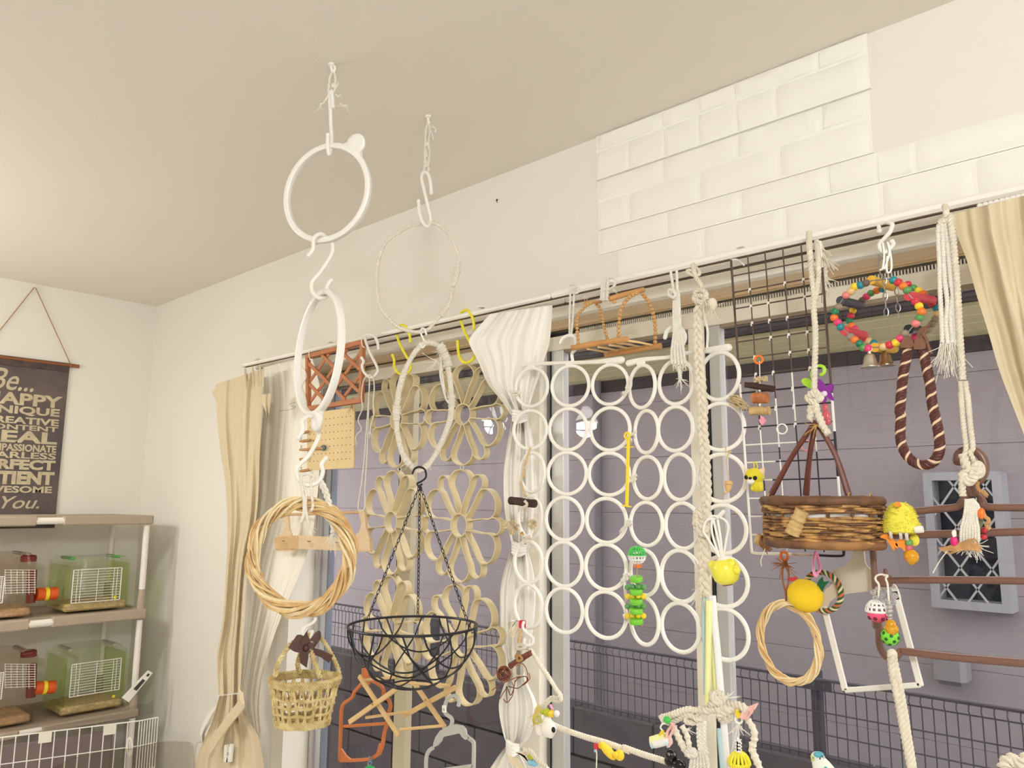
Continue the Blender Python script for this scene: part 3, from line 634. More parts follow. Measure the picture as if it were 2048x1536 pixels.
t = thing('hanging_rope', 'twisted white cord tying the wreath to its hook, right side', 'cord', pA.at(660, 1060))
braided(t, 'strand', pA.pts(C(L1, [(925, 1165, .01), (960, 1230, .02), (985, 1310, .026), (1005, 1400, .026), (1020, 1470, .024)])+C(L2, [(745, 110, .024), (765, 160, .024), (760, 190, .024)])), .0075)
b = MB(); q = pA.at(*C(L2, [(760, 190)])[0], .024); fray(b, q, (.005, 0, -.03), 26, 1., .004, .0008); b.build('frayed_end', COTTON, t)
shook('small white S hook between wreath and seagrass basket', C(L2, [(612, 662, .004), (625, 640, .012), (650, 650, .0), (660, 685), (635, 710), (598, 730), (590, 760, .004), (605, 785, .01), (632, 785, .006), (642, 755, .0)]), pA, r=.0038)
# seagrass basket with ribbon
grass = mat('seagrass', (224, 204, 150), .8, vs=60, bump=.4, bs=200, c2=(188, 162, 104))
bk = thing('seagrass_basket', 'small woven seagrass basket with brown bow on its handle', 'basket', pA.at(608, 1452))
ct, cb = pA.at(*C(L2, [(602, 1020)])[0]), pA.at(*C(L2, [(585, 1280)])[0]); yw = vyaw(610)-.25; rr, uu, nn = axes(yw)
Wt, Wb, Dt, Db = 196/2.865*depth(ct)/FPX, 148/2.865*depth(ct)/FPX, .062, .042
def oval(z, n=64, f=1., jit=0):     # z 0 bottom .. 1 top
    c_ = cb+(ct-cb)*z; a = np.linspace(0, 2*PI, n, endpoint=False); w_, d_ = (Wb+(Wt-Wb)*z)*f, (Db+(Dt-Db)*z)*f
    return c_+(w_*np.cos(a))[:, None]*rr+(d_*np.sin(a))[:, None]*nn+(jit*np.sin(a*9))[:, None]*uu
for z, r in ((1, .0052), (.945, .0046), (.895, .0044), (0, .0044), (.05, .0042), (.1, .004)): MB().rope(oval(z, jit=.0008), r, .016, closed=True, deep=.4).build('rim_coil', grass, bk)
for z in (.27, .45, .62): MB().rope(oval(z, jit=.0012), .0034, .014, closed=True, deep=.4).build('weaver', grass, bk)
dg = MB(); 
for k in range(46):
    a0 = k/46*2*PI; s_ = 1 if k % 2 else -1
    P = []
    for z in np.linspace(.05, .95, 8):
        a = a0+s_*.22*z; c_ = cb+(ct-cb)*z; w_, d_ = Wb+(Wt-Wb)*z, Db+(Dt-Db)*z; P.append(c_+w_*math.cos(a)*rr+d_*math.sin(a)*nn)
    dg.tube(P, .0016+.0006*(k % 3), 5)
dg.build('stakes', grass, bk)['kind'] = 'stuff'
b = MB(); b.grid([[cb+(ct-cb)*.02+rr*Wb*f*math.cos(a)+nn*Db*f*math.sin(a) for a in np.linspace(0, 2*PI, 33)] for f in (0.02, .5, 1)]); b.build('base', grass, bk)
for P in ([(430, 1010, .03), (450, 930, .03), (510, 840, .02), (580, 785, .008), (630, 770, .0), (690, 790, -.01), (740, 860, -.02), (785, 950, -.03), (800, 1010, -.03)], [(690, 1020, .055), (668, 960, .05), (640, 880, .03), (622, 810, .016), (610, 778, .008)], [(575, 990, -.045), (560, 940, -.04), (585, 860, -.02), (612, 790, .0)]):
    MB().braid(smooth(pA.pts(C(L2, P)), 6), .0058, .024).build('handle', grass, bk)
rib = mat('ribbon_brown', (74, 44, 34), .45)
rp = Plane(pA.at(615, 1285, .03), vyaw(615)); bw = thing('ribbon_bow', 'dark brown ribbon bow tied to the seagrass basket handle', 'bow', rp.at(613, 1330))
def ribbon(P, w_, nm): MB().strip(smooth(rp.pts(C(L2, P)), 6), w_, .0012, wdir=(.25, .5, .83)).build(nm, rib, bw)
ribbon([(600, 845), (560, 835), (530, 810), (560, 806), (605, 840)], .026, 'bow_loop'); ribbon([(610, 845), (640, 850), (672, 820), (668, 780), (640, 790), (612, 835)], .024, 'bow_loop'); ribbon([(600, 770), (590, 800), (605, 840)], .03, 'bow_loop')
MB().prism(rp.pts(C(L2, [(640, 845), (700, 860), (762, 890), (740, 935), (690, 900), (640, 880)])), .0012).build('ribbon_tail', rib, bw, sm=False)
MB().prism(rp.pts(C(L2, [(575, 862), (625, 862), (620, 910), (612, 962), (575, 935), (568, 890)])), .0012).build('ribbon_tail', rib, bw, sm=False)
MB().sphere(rp.at(*C(L2, [(605, 848)])[0]), (.008, .006, .008)).build('bow_knot', rib, bw)
# ================================================================== chain B
t = thing('hanging_rope', 'long twisted cotton cord under the right ceiling hook', 'cord', pB.at(852, 345))
MB().rope(smooth(pB.pts(C(A1, [(1158, 535), (1142, 580), (1138, 680), (1134, 780), (1130, 860), (1128, 885)])), 6), .0034, .014).build('strand', COTTON, t)
MB().rope(smooth(pB.pts(C(A1, [(1162, 538), (1168, 600), (1160, 680), (1168, 760), (1158, 830), (1160, 890)])), 6), .0034, .014).build('strand', COTTON, t)
for P in ([(1165, 560), (1195, 565), (1212, 580), (1206, 605)], [(1175, 590), (1190, 630), (1192, 662)]): MB().rope(smooth(pB.pts(C(A1, P)), 6), .0026, .011).build('loose_end', COTTON, t)
b = MB()
for k in range(8): b.sphere(pB.at(*C(A1, [(1150+12*math.sin(k*2), 690+k*26)])[0]), (.004, .004, .006), 7, 5)
b.build('knots', COTTON, t)
shook('white S hook holding the upper rope ring', C(A1, [(1180, 1045, .008), (1172, 960, .01), (1155, 905, .004), (1125, 895, -.002), (1110, 940), (1130, 1030), (1155, 1140), (1175, 1225, -.004), (1160, 1285, .002), (1125, 1275, .010), (1095, 1200, .012), (1086, 1105, .012)]), pB, r=.0044)
rope_ring_m = mat('wound_cotton', (234, 225, 208), .9, var=.08, vs=150, bump=.3, bs=350)
def rope_ring(label, P, plane, r, pitch, knots, group='rope wound rings'):
    q = smooth(plane.pts(P), 7, closed=True); t = thing('rope_ring', label, 'ring', q[np.argmin(q[:, 2])], group)
    MB().wrap(q, r, pitch, closed=True, jit=.08).build('wound_ring', rope_ring_m, t)
    for u, v, rr_ in knots:
        p = plane.at(u, v, .003); i = np.argmin(np.linalg.norm(q-p, axis=1)); seg = q[np.arange(i-3, i+4) % len(q)]
        b = MB().wrap(seg, rr_, pitch*1.2, jit=.2); fray(b, p, (0, 0, -.014), 5, .7, .003, .0009); b.build('wrapping', rope_ring_m, t)
    return t
rope_ring('thin wobbly ring wound with cotton cord, higher of two', C(A2, [(1060, 100), (1140, 100), (1220, 160), (1275, 250), (1305, 350), (1295, 450), (1265, 560), (1235, 680), (1160, 790), (1070, 880), (980, 890), (880, 865), (800, 800), (740, 720), (710, 600), (705, 480), (730, 340), (775, 235), (870, 165), (960, 115)]), pB, .0048, .0055,
          [(*C(A2, [(1285, 480)])[0], .008), (*C(A2, [(1268, 560)])[0], .0075), (*C(A2, [(1200, 720)])[0], .0065), (*C(A2, [(760, 750)])[0], .0085), (*C(A2, [(770, 235)])[0], .006)])
shook('small white hook between the two rope rings', C(F1, [(602, 238, .008), (590, 205, .01), (572, 200, .004), (563, 225), (578, 265), (592, 295), (585, 325, .006), (570, 330, .01), (558, 305, .012)]), pB, r=.0026)
rope_ring('thick oval ring wound with cotton rope, lower of two', C(F1, [(630, 300), (700, 330), (740, 420), (765, 540), (778, 680), (775, 800), (755, 880), (710, 990), (660, 1090), (600, 1165), (540, 1190), (490, 1150), (440, 1080), (405, 950), (395, 840), (400, 720), (420, 600), (460, 480), (520, 370), (580, 310)]), pB, .0082, .0062,
          [(*C(F1, [(700, 360)])[0], .0125), (*C(F1, [(725, 420)])[0], .0125), (*C(F1, [(770, 720)])[0], .011), (*C(F1, [(410, 690)])[0], .0115), (*C(F1, [(385, 790)])[0], .010), (*C(F1, [(470, 1130)])[0], .0115), (*C(F1, [(620, 1150)])[0], .0095)])
t = thing('loose_cotton_strand', 'frayed cotton strand hanging off the lower rope ring', 'strand', pB.at(893, 800))
for P in ([(700, 400, .012), (710, 500, .014), (725, 600, .014), (735, 680, .012), (760, 720, .01)], [(705, 430, .012), (700, 520, .016), (720, 620, .016), (740, 690, .014)], [(670, 420, .012), (660, 450, .014), (655, 470, .014)]):
    MB().rope(smooth(pB.pts(C(F1, P)), 6), .0028, .012).build('strand', COTTON, t)
b = MB(); fray(b, pB.at(*C(F1, [(680, 430)])[0], .012), (0, 0, -.03), 24, .8, .006, .0009); b.build('fray', COTTON, t)
# black wire hanging basket
black = mat('wire_black', (26, 25, 30), .4)
c, yw, R = pB.at(826, 1251), 0, 128.5*depth(pB.at(826, 1251))/FPX
wb = thing('wire_basket', 'black wire hanging flower basket on three chains', 'basket', c-np.array([0, 0, R*.95]))
a = np.linspace(0, 2*PI, 72, endpoint=False); rim = c+R*np.stack([np.cos(a), np.sin(a), 0*a], 1)
MB().tube(rim, .0032, 8, closed=True).build('rim', black, wb)
V0 = math.atan2(_f[1], _f[0])
def bowl(a_, t): return c+R*np.array([math.cos(a_)*math.cos(t), math.sin(a_)*math.cos(t), -.93*math.sin(t)])
for k in range(6):
    for span, dp in ((1.5, .62), (2.7, 1.18)):
        a0 = k*2*PI/6+.2+(0 if span < 2 else .3); P = []
        for s_ in np.linspace(0, 1, 26):
            P.append(bowl(a0+span*(s_-.5), dp*math.sin(PI*s_)**.62))
        MB().tube(P, .0021, 6).build('wire', black, wb)
MB().tube(np.array([bowl(x, 1.25) for x in a]), .0022, 6, closed=True).build('base_ring', black, wb)
hk = pB.at(*C(F1, [(558, 1285)])[0])
MB().tube(smooth(pB.pts(C(F1, [(505, 1215, .012), (520, 1180, .014), (555, 1165, .012), (592, 1185, .004), (600, 1235), (570, 1265), (540, 1280, .002), (548, 1298, .004), (575, 1285, .002)])), 6), .0024, 8).build('top_hook', black, wb)
lk = MB(); aa = np.linspace(0, 2*PI, 12, endpoint=False)
lk.tube(np.stack([.0030*np.cos(aa), 0*aa, .0072*np.sin(aa)], 1), .0010, 5, closed=True); lkme = bm_mesh(lk, 'chain_link', black)
def chain(p, q, me, parent, name='chain_link', step=.0115, sag=0.):
    p, q = np.asarray(p), np.asarray(q); L = np.linalg.norm(q-p); n = max(2, int(L/step)); d = (q-p)/L; e = np.cross(d, [.3, .9, .1]); e /= np.linalg.norm(e); g = np.cross(e, d)
    for i in range(n):
        k = i*PI/2+.5; x, y = e*math.cos(k)+g*math.sin(k), -e*math.sin(k)+g*math.cos(k)
        inst(name, me, parent, p+(q-p)*(i+.5)/n, basis(x, y, d))
for u, v in ((735, 1243), (836, 1232), (941, 1240)):
    a_ = min(np.linspace(0, 2*PI, 360), key=lambda a__: abs((lambda P: 1024+FPX*((P-CAM)@_R)/((P-CAM)@_f))(c+R*np.array([math.cos(a__), math.sin(a__), 0]))-u)+(3e3 if (u != 836 and (math.cos(a__)*_f[0]+math.sin(a__)*_f[1]) > .6) or (u == 836 and (math.cos(a__)*_f[0]+math.sin(a__)*_f[1]) < .5) else 0))
    chain(hk-np.array([0, 0, .004]), c+R*np.array([math.cos(a_), math.sin(a_), 0]), lkme, wb, step=.0118)
# ================================================================== rattan flower screen on yellow S hooks
rattan = mat('rattan_tan', (214, 196, 152), .5, var=.12, vs=20)
yel = mat('plastic_yellow', (238, 226, 52), .35)
P15 = yplane(1.50)
PFl = yplane(1.565)
fs = thing('flower_screen', 'hanging screen of six tan bent rattan flowers behind the wire basket', 'screen', PFl.at(870, 1400))
def polar(L): return [(r*math.cos(a), r*math.sin(a)) for r, a in L]
big = [(x, y) for x, y in ((.21, -.03), (.5, -.15), (.72, -.265), (.87, -.24), (.975, -.1), (.975, .1), (.87, .24), (.72, .265), (.5, .15), (.21, .03))]
sml = [(.735, -.125), (.86, -.15), (.97, -.095), (1.01, 0), (.97, .095), (.86, .15), (.735, .125)]
flowers = [(743, 853, 743, 936, 0), (853, 1007, 727, 931, 0), (729, 846, 941, 1147, 0), (845, 1001, 939, 1162, 0), (727, 841, 1153, 1352, .05), (846, 1003, 1170, 1404, .26)]
for (u0, u1, v0, v1, rot) in flowers:
    c, yw, R = ringfit(u0, u1, v0, v1, PFl, 1); rr, uu, nn = axes(yw)
    def to3(x, y, a): return c+R*((x*math.cos(a)-y*math.sin(a))*rr+(x*math.sin(a)+y*math.cos(a))*uu)
    a = np.linspace(0, 2*PI, 30, endpoint=False)
    f = MB().strip([to3(.205, 0, x) for x in a], .024, .0036, wdir=nn, closed=True).build('flower', rattan, fs)
    for k in range(6):
        th = PI/6+k*PI/3+rot
        MB().strip(smooth([to3(x, y, th) for x, y in big], 4), .024, .0034, wdir=nn).build('petal', rattan, f)
        MB().strip(smooth([to3(x, y, th+PI/6) for x, y in sml], 4), .022, .0034, wdir=nn).build('petal', rattan, f)
for (u, v) in ((799, 939), (924, 935), (787, 1150), (919, 1166), (842, 1046), (850, 836)):
    MB().tube(circ(PFl.at(u, v), 0.2, .006, 14), .0012, 5, closed=True).build('tie', WHITE_PLASTIC, fs)
PR = yplane(1.515)
gy = 'yellow S hooks on the rail'
shook('yellow S hook on the rail behind the lower rope ring', C(F1, [(492, 288, .01), (485, 245, .014), (465, 190, .012), (430, 175, .008), (395, 195), (392, 230), (415, 300), (450, 370), (490, 440), (488, 490, .004), (450, 520, .008), (410, 510, .01), (380, 470, .01), (378, 420, .01), (366, 385, .01)]), yplane(1.55), .0043, yel, gy)
shook('yellow S hook on the rail beside the white knotted curtain', C(F1, [(935, 200, .01), (930, 140, .014), (900, 80, .012), (870, 72, .008), (842, 100), (845, 150), (875, 230), (910, 300), (938, 365), (930, 410, .004), (880, 438, .008), (840, 410, .01), (825, 350, .01), (820, 290, .01)]), yplane(1.55), .0043, yel, gy)
shook('white S hook on the rail beside the brown lattice panel', C(F1, [(268, 335, .01), (262, 295, .014), (240, 255, .012), (200, 240, .006), (175, 260), (190, 320), (220, 390), (258, 465), (262, 500, .004), (235, 535, .008), (200, 535, .01), (165, 500, .01), (155, 460, .01), (165, 430, .01), (152, 405, .01)]), PR, .0046, group='S hooks of white plastic')
# ================================================================== brown lattice panel
brown = mat('lattice_stain', (192, 122, 78), .55, var=.12, vs=14, bump=.15, bs=100, stretch=(1, 1, 4))
lp = thing('trellis', 'small red brown wooden trellis panel hung from the rail', 'trellis', PR.at(670, 815))
def quad(pl, L): return [pl.at(*q) for q in C(L1, L)]
tl, tr, br, bl = quad(PR, [(828, 205), (1250, 95), (1240, 540), (835, 605)])
def lerp(a, b, t): return a+(b-a)*t
def QP(s, t): return lerp(lerp(tl, tr, s), lerp(bl, br, s), t)
for k in range(5):
    for s_ in (1, -1):
        pts = []
        for t in np.linspace(0, 1, 101):
            s = (k-1.5)/3+s_*(t-.5)*.85+.17
            if .03 <= s <= .97 and .03 < t < .97: pts.append((s, t))
        if len(pts) > 8: MB().bar(QP(*pts[0])-(0, .003*s_, 0), QP(*pts[-1])-(0, .003*s_, 0), .013, .005, up=(0, 1, 0), bev=.001).build('slat', brown, lp, sm=False)
for a, b_ in ((tl, tr), (bl, br)): MB().bar(a, b_, .016, .018, up=(0, 1, 0), bev=.0015).build('frame_rail', brown, lp, sm=False)
for a, b_ in ((tl, bl), (tr, br)): MB().bar(a+(0, 0, .008), b_-(0, 0, .008), .014, .016, up=(0, 1, 0), bev=.0015).build('frame_stile', brown, lp, sm=False)
for u, v in ((620, 712), (725, 686)): MB().tube(smooth(PR.pts([(u, v-12, .012), (u-2, v-4, .014), (u, v+6, .012), (u+4, v+9, .01)]), 5), .0018, 6).build('tie', COTTON, lp)
t = thing('hanging_rope', 'frayed cotton loop knotted at the corner of the brown lattice', 'cord', PR.at(620, 735))
MB().rope(smooth(PR.pts(C(A2, [(150, 1130, .012), (185, 1180, .012), (190, 1230, .012), (160, 1290, .012), (185, 1360, .012), (195, 1430, .012)])), 6), .002, .01).build('strand', COTTON, t)
# ================================================================== peg board with clothes pegs
pbm = mat('pegboard', (232, 204, 150), .6, var=.04, vs=20); pgm = mat('peg_wood', (196, 144, 84), .6, var=.15, vs=40)
PB = Plane(P15.at(660, 880), .25); 
pb = thing('peg_board', 'small tan perforated board hanging below the brown lattice', 'board', PB.at(660, 940))
q = [PB.at(*x) for x in C(L1, [(828, 640), (1190, 595), (1185, 1058), (828, 1080)])]
MB().prism(q, .006).build('board', pbm, pb, sm=False)
hb_ = MB()
for i in range(11):
    for j in range(7):
        p = lerp(lerp(q[0], q[1], (i+.7)/11.6), lerp(q[3], q[2], (i+.7)/11.6), .14+j*.118); hb_.lathe([(.0016, 0), (.0016, .0006)], p+PB.n*-.0031, axis=-PB.n, m=7)
hb_.build('peg_holes', darkm, pb)['kind'] = 'stuff'
MB().rope(smooth(PB.pts(C(L1, [(1165, 600, .004), (1168, 540, .004), (1175, 520, .004)])), 5), .0018, .008).build('jute_tie', mat('jute', (190, 150, 96), .9), pb)
b = MB(); fray(b, PB.at(*C(L1, [(1168, 575)])[0], .005), (-.004, 0, -.035), 8, 1, .003, .0007); b.build('jute_fray', mat('jute', (190, 150, 96), .9), pb)
for k, (y, x1_) in enumerate(((790, 835), (855, 850), (920, 945), (995, 830), (1085, 835))):
    t = thing('clothes_peg', ('top', 'second', 'long middle', 'fourth', 'bottom')[k]+' wooden peg clipped to the left edge of the peg board', 'peg', PB.at(*C(L1, [(800, y)])[0], .01), 'pegs on the peg board')
    a, b_ = PB.at(*C(L1, [(765, y)])[0], .014), PB.at(*C(L1, [(x1_, y-12)])[0], .010)
    MB().bar(a, b_, .0075, .005, up=(0, 1, 0), bev=.001).build('jaw', pgm, t, sm=False); MB().bar(a+PB.n*.012, b_+PB.n*.012, .0075, .005, up=(0, 1, 0), bev=.001).build('jaw', pgm, t, sm=False)
    MB().tube(circ(lerp(a, b_, .6)+PB.n*.006, .2, .004, 12), .0009, 5, closed=True).build('spring', mat('steel', (170, 168, 164), .3, metal=.9), t)
    if k in (1, 2, 4):
        V, F = text_mesh(('on', 'on', 'oo')[(1, 2, 4).index(k)], None, PB.at(*C(L1, [(783, y-14)])[0], .018), np.array([0, 0, 1.]), -PB.r, w=.009, h=.006)
        MB().add(V, F).build('lettering', darkm, t, sm=False)
MB().lathe([(.009, -.004), (.010, 0), (.009, .004)], PB.at(*C(L1, [(948, 905)])[0], .008), axis=-PB.n, m=16).build('wheel', mat('peg_blue_grey', (84, 104, 118), .5), pb)
# ================================================================== cords and the wooden tray swing
t = tied_cord('long thin white cords dropping from the white rail hook to the tray', PR, [C(L1, [(1300, 340, .012), (1302, 420, .014), (1290, 600, .014), (1275, 800, .014), (1260, 1000, .014), (1240, 1180, .012), (1215, 1370, .01), (1262, 1370, .01), (1268, 1200, .01), (1285, 900, .01), (1296, 600, .01), (1300, 400, .01)]),
     C(L1, [(1300, 345, .014), (1265, 370, .014), (1248, 430, .014), (1240, 520, .014), (1248, 600, .014), (1215, 690, .014), (1240, 760, .014), (1200, 810, .014), (1195, 850, .014)]), C(L1, [(1305, 345, .014), (1330, 370, .014), (1338, 450, .014), (1330, 560, .014), (1336, 640, .014), (1310, 740, .014), (1306, 785, .014)])], .0021, (1, 2))
MB().sphere(PR.at(*C(L1, [(1302, 350)])[0], .014), (.006, .006, .005)).build('knot', COTTON, t)
planter = mat('tray_wood', (214, 178, 128), .6, var=.16, vs=10, bump=.15, bs=80, stretch=(2, 1, 14)); planter2 = mat('tray_wood_pale', (226, 198, 158), .6, var=.1, vs=10, stretch=(2, 1, 14))
PT = yplane(1.53); tr_ = thing('wooden_tray', 'pale wooden tray with arched end handles and printed front board', 'tray', PT.at(640, 1105))
MB().prism(PT.pts(C(L2, [(433, 214), (570, 203), (570, 280), (437, 284)])), .008).build('front_board', planter, tr_, sm=False)
MB().prism(PT.pts(C(L2, [(570, 203), (985, 222), (985, 298), (570, 280)])), .008).build('front_board', planter2, tr_, sm=False)
for dx, off in ((0, 0.004), (-440, -.004)):
    P = C(L2, [(915, 55), (945, 55), (950, 100), (955, 160), (975, 215), (980, 292), (872, 285), (880, 215), (918, 180), (930, 130), (915, 85)])
    q = PT.pts([(u+dx/2.865, v+(2 if dx else 0)) for u, v in P], off); MB().prism(q, .007).build('end_handle', planter2, tr_, sm=False)
MB().tube([PT.at(*C(L2, [(470, 85)])[0], .0), PT.at(*C(L2, [(930, 70)])[0], .0)], .0048, 10).build('dowel', planter, tr_)
inkm = mat('print_brown', (150, 128, 100), .8)
for x, y in ((615, 240), (778, 246), (470, 238)):
    a = PT.at(*C(L2, [(x, y)])[0], .0048); V, F = text_mesh('GARDEN', None, a, np.array([1., 0, 0]), np.array([0, 0, 1.]), w=.019, h=.0042); b = MB().add(V, F)
    for k, (dx, w_) in enumerate(((-10, 66), (-6, 58), (4, 40))): p = PT.at(*C(L2, [(x+dx+w_/2, y+9+k*9)])[0], .0046); b.box(p, (w_/2.865*.00145, .0004, .0009))
    b.build('lettering', inkm, tr_, sm=False)
# ================================================================== hangers, folding rack
orm = mat('hanger_orange', (196, 112, 58), .4)
PO = yplane(1.525)
oh = thing('hanger_frame', 'orange plastic hanger frame hanging below the left flowers', 'hanger', PO.at(735, 1525))
outer = C(H8, [(500, 180), (540, 180), (560, 290), (590, 330), (680, 380), (730, 440), (735, 520), (790, 560), (815, 640), (800, 700), (775, 830), (740, 960), (720, 1100), (680, 1190), (560, 1265), (250, 1280), (215, 1240), (225, 900), (235, 680), (270, 600), (330, 560), (370, 520), (385, 470), (430, 420), (485, 350), (490, 280)])
oi = PO.pts(outer); cen = np.mean(oi, 0)
MB().strip(smooth([cen+(p-cen)*.96 for p in oi], 3, closed=True), .008, .0085, closed=True).build('frame', orm, oh)
MB().bar(PO.at(*C(H8, [(268, 870)])[0]), PO.at(*C(H8, [(765, 835)])[0]), .0085, .006, up=(0, 1, 0), bev=.0015).build('crossbar', orm, oh, sm=False)
MB().prism(PO.pts(C(H8, [(500, 190), (545, 190), (560, 290), (600, 340), (560, 400), (490, 420), (485, 340)])), .006).build('neck', orm, oh, sm=False)
MB().prism(PO.pts(C(H8, [(222, 1100), (260, 1140), (300, 1200), (350, 1240), (340, 1275), (240, 1275)])), .006).build('corner_web', orm, oh, sm=False)
MB().prism(PO.pts(C(H8, [(680, 1060), (720, 1090), (690, 1190), (600, 1250), (590, 1235), (650, 1170)])), .006).build('corner_web', orm, oh, sm=False)
gb = thing('toy_ball', 'green plastic ball clipped to the bottom of the orange hanger', 'toy', PO.at(738, 1545, .01))
MB().sphere(PO.at(*C(H8, [(560, 1395)])[0], .012), .0175, 16, 12).build('ball', mat('toy_green', (52, 178, 96), .35), gb)
for k in range(3):
    a = np.linspace(0, 2*PI, 24, endpoint=False); MB().tube([PO.at(*C(H8, [(560, 1395)])[0], .012)+.0185*np.array([math.cos(x)*math.cos(k*PI/3), math.cos(x)*math.sin(k*PI/3), math.sin(x)]) for x in a], .0016, 6, closed=True).build('rib', mat('toy_green', (52, 178, 96), .35), gb)
MB().tube(circ(PO.at(*C(H8, [(563, 1290)])[0], .012), .5, .0052, 18), .0011, 6, closed=True).build('ring', mat('steel', (170, 168, 164), .3, metal=.9), gb)
MB().tube(smooth(PO.pts(C(H8, [(585, 1300, .014), (580, 1260, .014), (560, 1215, .01), (570, 1235, .016)])), 5), .0022, 7).build('clip', mat('clip_blue', (62, 128, 168), .4), gb)
pine = mat('pine_light', (232, 196, 138), .5, var=.16, vs=12, bump=.1, bs=80, stretch=(1, 1, 1)); PF = yplane(1.47); PF2 = yplane(1.53)
fr_ = thing('folding_rack', 'small folding wooden rack of crossed pine bars under the flowers', 'rack', PF.at(800, 1475))
def barc(a, b_, pl1, pl2=None, w_=.0135, nm='bar', off=0): MB().bar(pl1.at(*C(H8, [a])[0], off), (pl2 or pl1).at(*C(H8, [b_])[0], off), w_, .008, up=(0, 1, 0), bev=.001).build(nm, pine, fr_, sm=False)
barc((445, 295), (895, 975), PF); barc((335, 820), (890, 430), PF, off=.009); barc((1010, 290), (1420, 880), PF2, off=-.004); barc((965, 745), (1540, 425), PF2, off=-.012)
for a, b_, p1, p2 in (((480, 345), (860, 310), PF, PF2), ((520, 770), (985, 705), PF, PF2), ((905, 905), (1415, 860), PF, PF2), ((880, 370), (1480, 400), PF, PF2)):
    MB().tube([p1.at(*C(H8, [a])[0], -.004), p2.at(*C(H8, [b_])[0], -.002)], .0042, 8).build('dowel', pine, fr_)
for a, pl in (((596, 618), PF), ((1198, 568), PF2)): MB().sphere(pl.at(*C(H8, [a])[0], .014), .003, 8, 6).build('rivet', mat('brass', (180, 140, 70), .3, metal=.9), fr_)
gr = mat('hanger_grey', (186, 182, 172), .4); PG = yplane(1.46)
gh = thing('coat_hanger', 'pale grey plastic hanger frame hooked on the lowest right flower', 'hanger', PG.at(900, 1545))
MB().strip(smooth(PG.pts(C(H8, [(1575, 640), (1582, 580), (1560, 530), (1510, 520), (1450, 560), (1425, 630), (1420, 700), (1450, 740), (1490, 770), (1505, 810), (1490, 870)])), 5), .007, .0075).build('hook', gr, gh)
MB().prism(PG.pts(C(H8, [(1490, 850), (1540, 845), (1620, 860), (1660, 900), (1670, 960), (1700, 985), (1700, 1010), (1660, 1020), (1620, 985), (1595, 945), (1400, 990), (1380, 1040), (1340, 1085), (1290, 1110), (1300, 1050), (1320, 990), (1370, 920), (1430, 880)])), .006).build('shoulder', gr, gh, sm=False)
MB().strip(smooth(PG.pts(C(H8, [(1290, 1110), (1240, 1150), (1210, 1230), (1205, 1420)])), 5), .006, .009).build('arm', gr, gh)
MB().strip(smooth(PG.pts(C(H8, [(1690, 1000), (1740, 1040), (1752, 1100), (1745, 1420)])), 5), .006, .009).build('arm', gr, gh)
MB().bar(PG.at(*C(H8, [(1210, 1390)])[0]), PG.at(*C(H8, [(1745, 1315)])[0]), .008, .006, up=(0, 1, 0), bev=.001).build('trouser_bar', gr, gh, sm=False)
b = MB().prism(PG.pts(C(H8, [(1392, 630), (1430, 632), (1432, 712), (1394, 708)]), .005), .003); b.build('size_tag', WHITE_PLASTIC, gh, sm=False)
V, F = text_mesh('15', None, PG.at(*C(H8, [(1402, 690)])[0], .0068), np.array([1., 0, 0]), np.array([0, 0, 1.]), w=.0045, h=.006); MB().add(V, F).build('lettering', mat('ink_black', (40, 38, 40), .7), gh, sm=False)
# ================================================================== twiggy bits on the sheer curtain
t = tag(MB().tube(smooth(yplane(1.50).pts(C(L1, [(735, 555), (690, 570), (710, 585), (735, 590), (690, 612), (602, 622)])), 6), .0006, 5).build('dry_twig', mat('twig_dark', (88, 66, 56), .8)), 'fine dark twig caught on the white sheer curtain', 'twig')
# ================================================================== two screens of white plastic rings
ringm = mat('ring_cream', (246, 241, 229), .4)
def ridged_ring():
    n = 132; a = np.linspace(0, 2*PI, n, endpoint=False); m_ = 9; V = []
    for i in range(n):
        ridge = 1+.02*(i % 2)
        for k in range(m_):
            t = 2*PI*k/m_; x = .905+.082*math.cos(t)*(1 if math.cos(t) < .3 else ridge+.02*(i % 2)); V.append((x*math.cos(a[i]), -.085*math.sin(t), x*math.sin(a[i])))
    F = [(i*m_+k, ((i+1) % n)*m_+k, ((i+1) % n)*m_+(k+1) % m_, i*m_+(k+1) % m_) for i in range(n) for k in range(m_)]
    return bm_mesh(MB().add(np.array(V), F), 'ring', ringm)
ringme = ridged_ring(); PK = yplane(1.485)
cols_l = [[(1028, 1098, 733, 816), (1024, 1096, 818, 901), (1038, 1091, 903, 987), (1034, 1086, 990, 1078), (1026, 1087, 1080, 1168), (1026, 1087, 1167, 1257)],
          [(1100, 1181, 728, 815), (1095, 1177, 814, 903), (1092, 1176, 902, 991), (1088, 1169, 992, 1083), (1088, 1167, 1082, 1175), (1088, 1168, 1174, 1267)],
          [(1181, 1259, 726, 812), (1177, 1263, 812, 904), (1174, 1262, 903, 993), (1169, 1256, 994, 1088), (1167, 1256, 1086, 1182), (1168, 1256, 1181, 1278)]]
cols_r = [[(1256, 1312, 727, 819), (1267, 1318, 818, 909), (1264, 1325, 910, 1001), (1258, 1327, 1002, 1094), (1258, 1319, 1097, 1193), (1258, 1319, 1192, 1291)],
          [(1315, 1390, 716, 812), (1313, 1388, 810, 905), (1325, 1392, 905, 1003), (1328, 1402, 1003, 1100), (1319, 1402, 1098, 1206), (1320, 1401, 1204, 1306)],
          [(1396, 1480, 701, 804), (1392, 1491, 803, 904), (1393, 1494, 905, 1007), (1397, 1495, 1007, 1110), (1396, 1498, 1111, 1216), (1401, 1499, 1215, 1322)]]
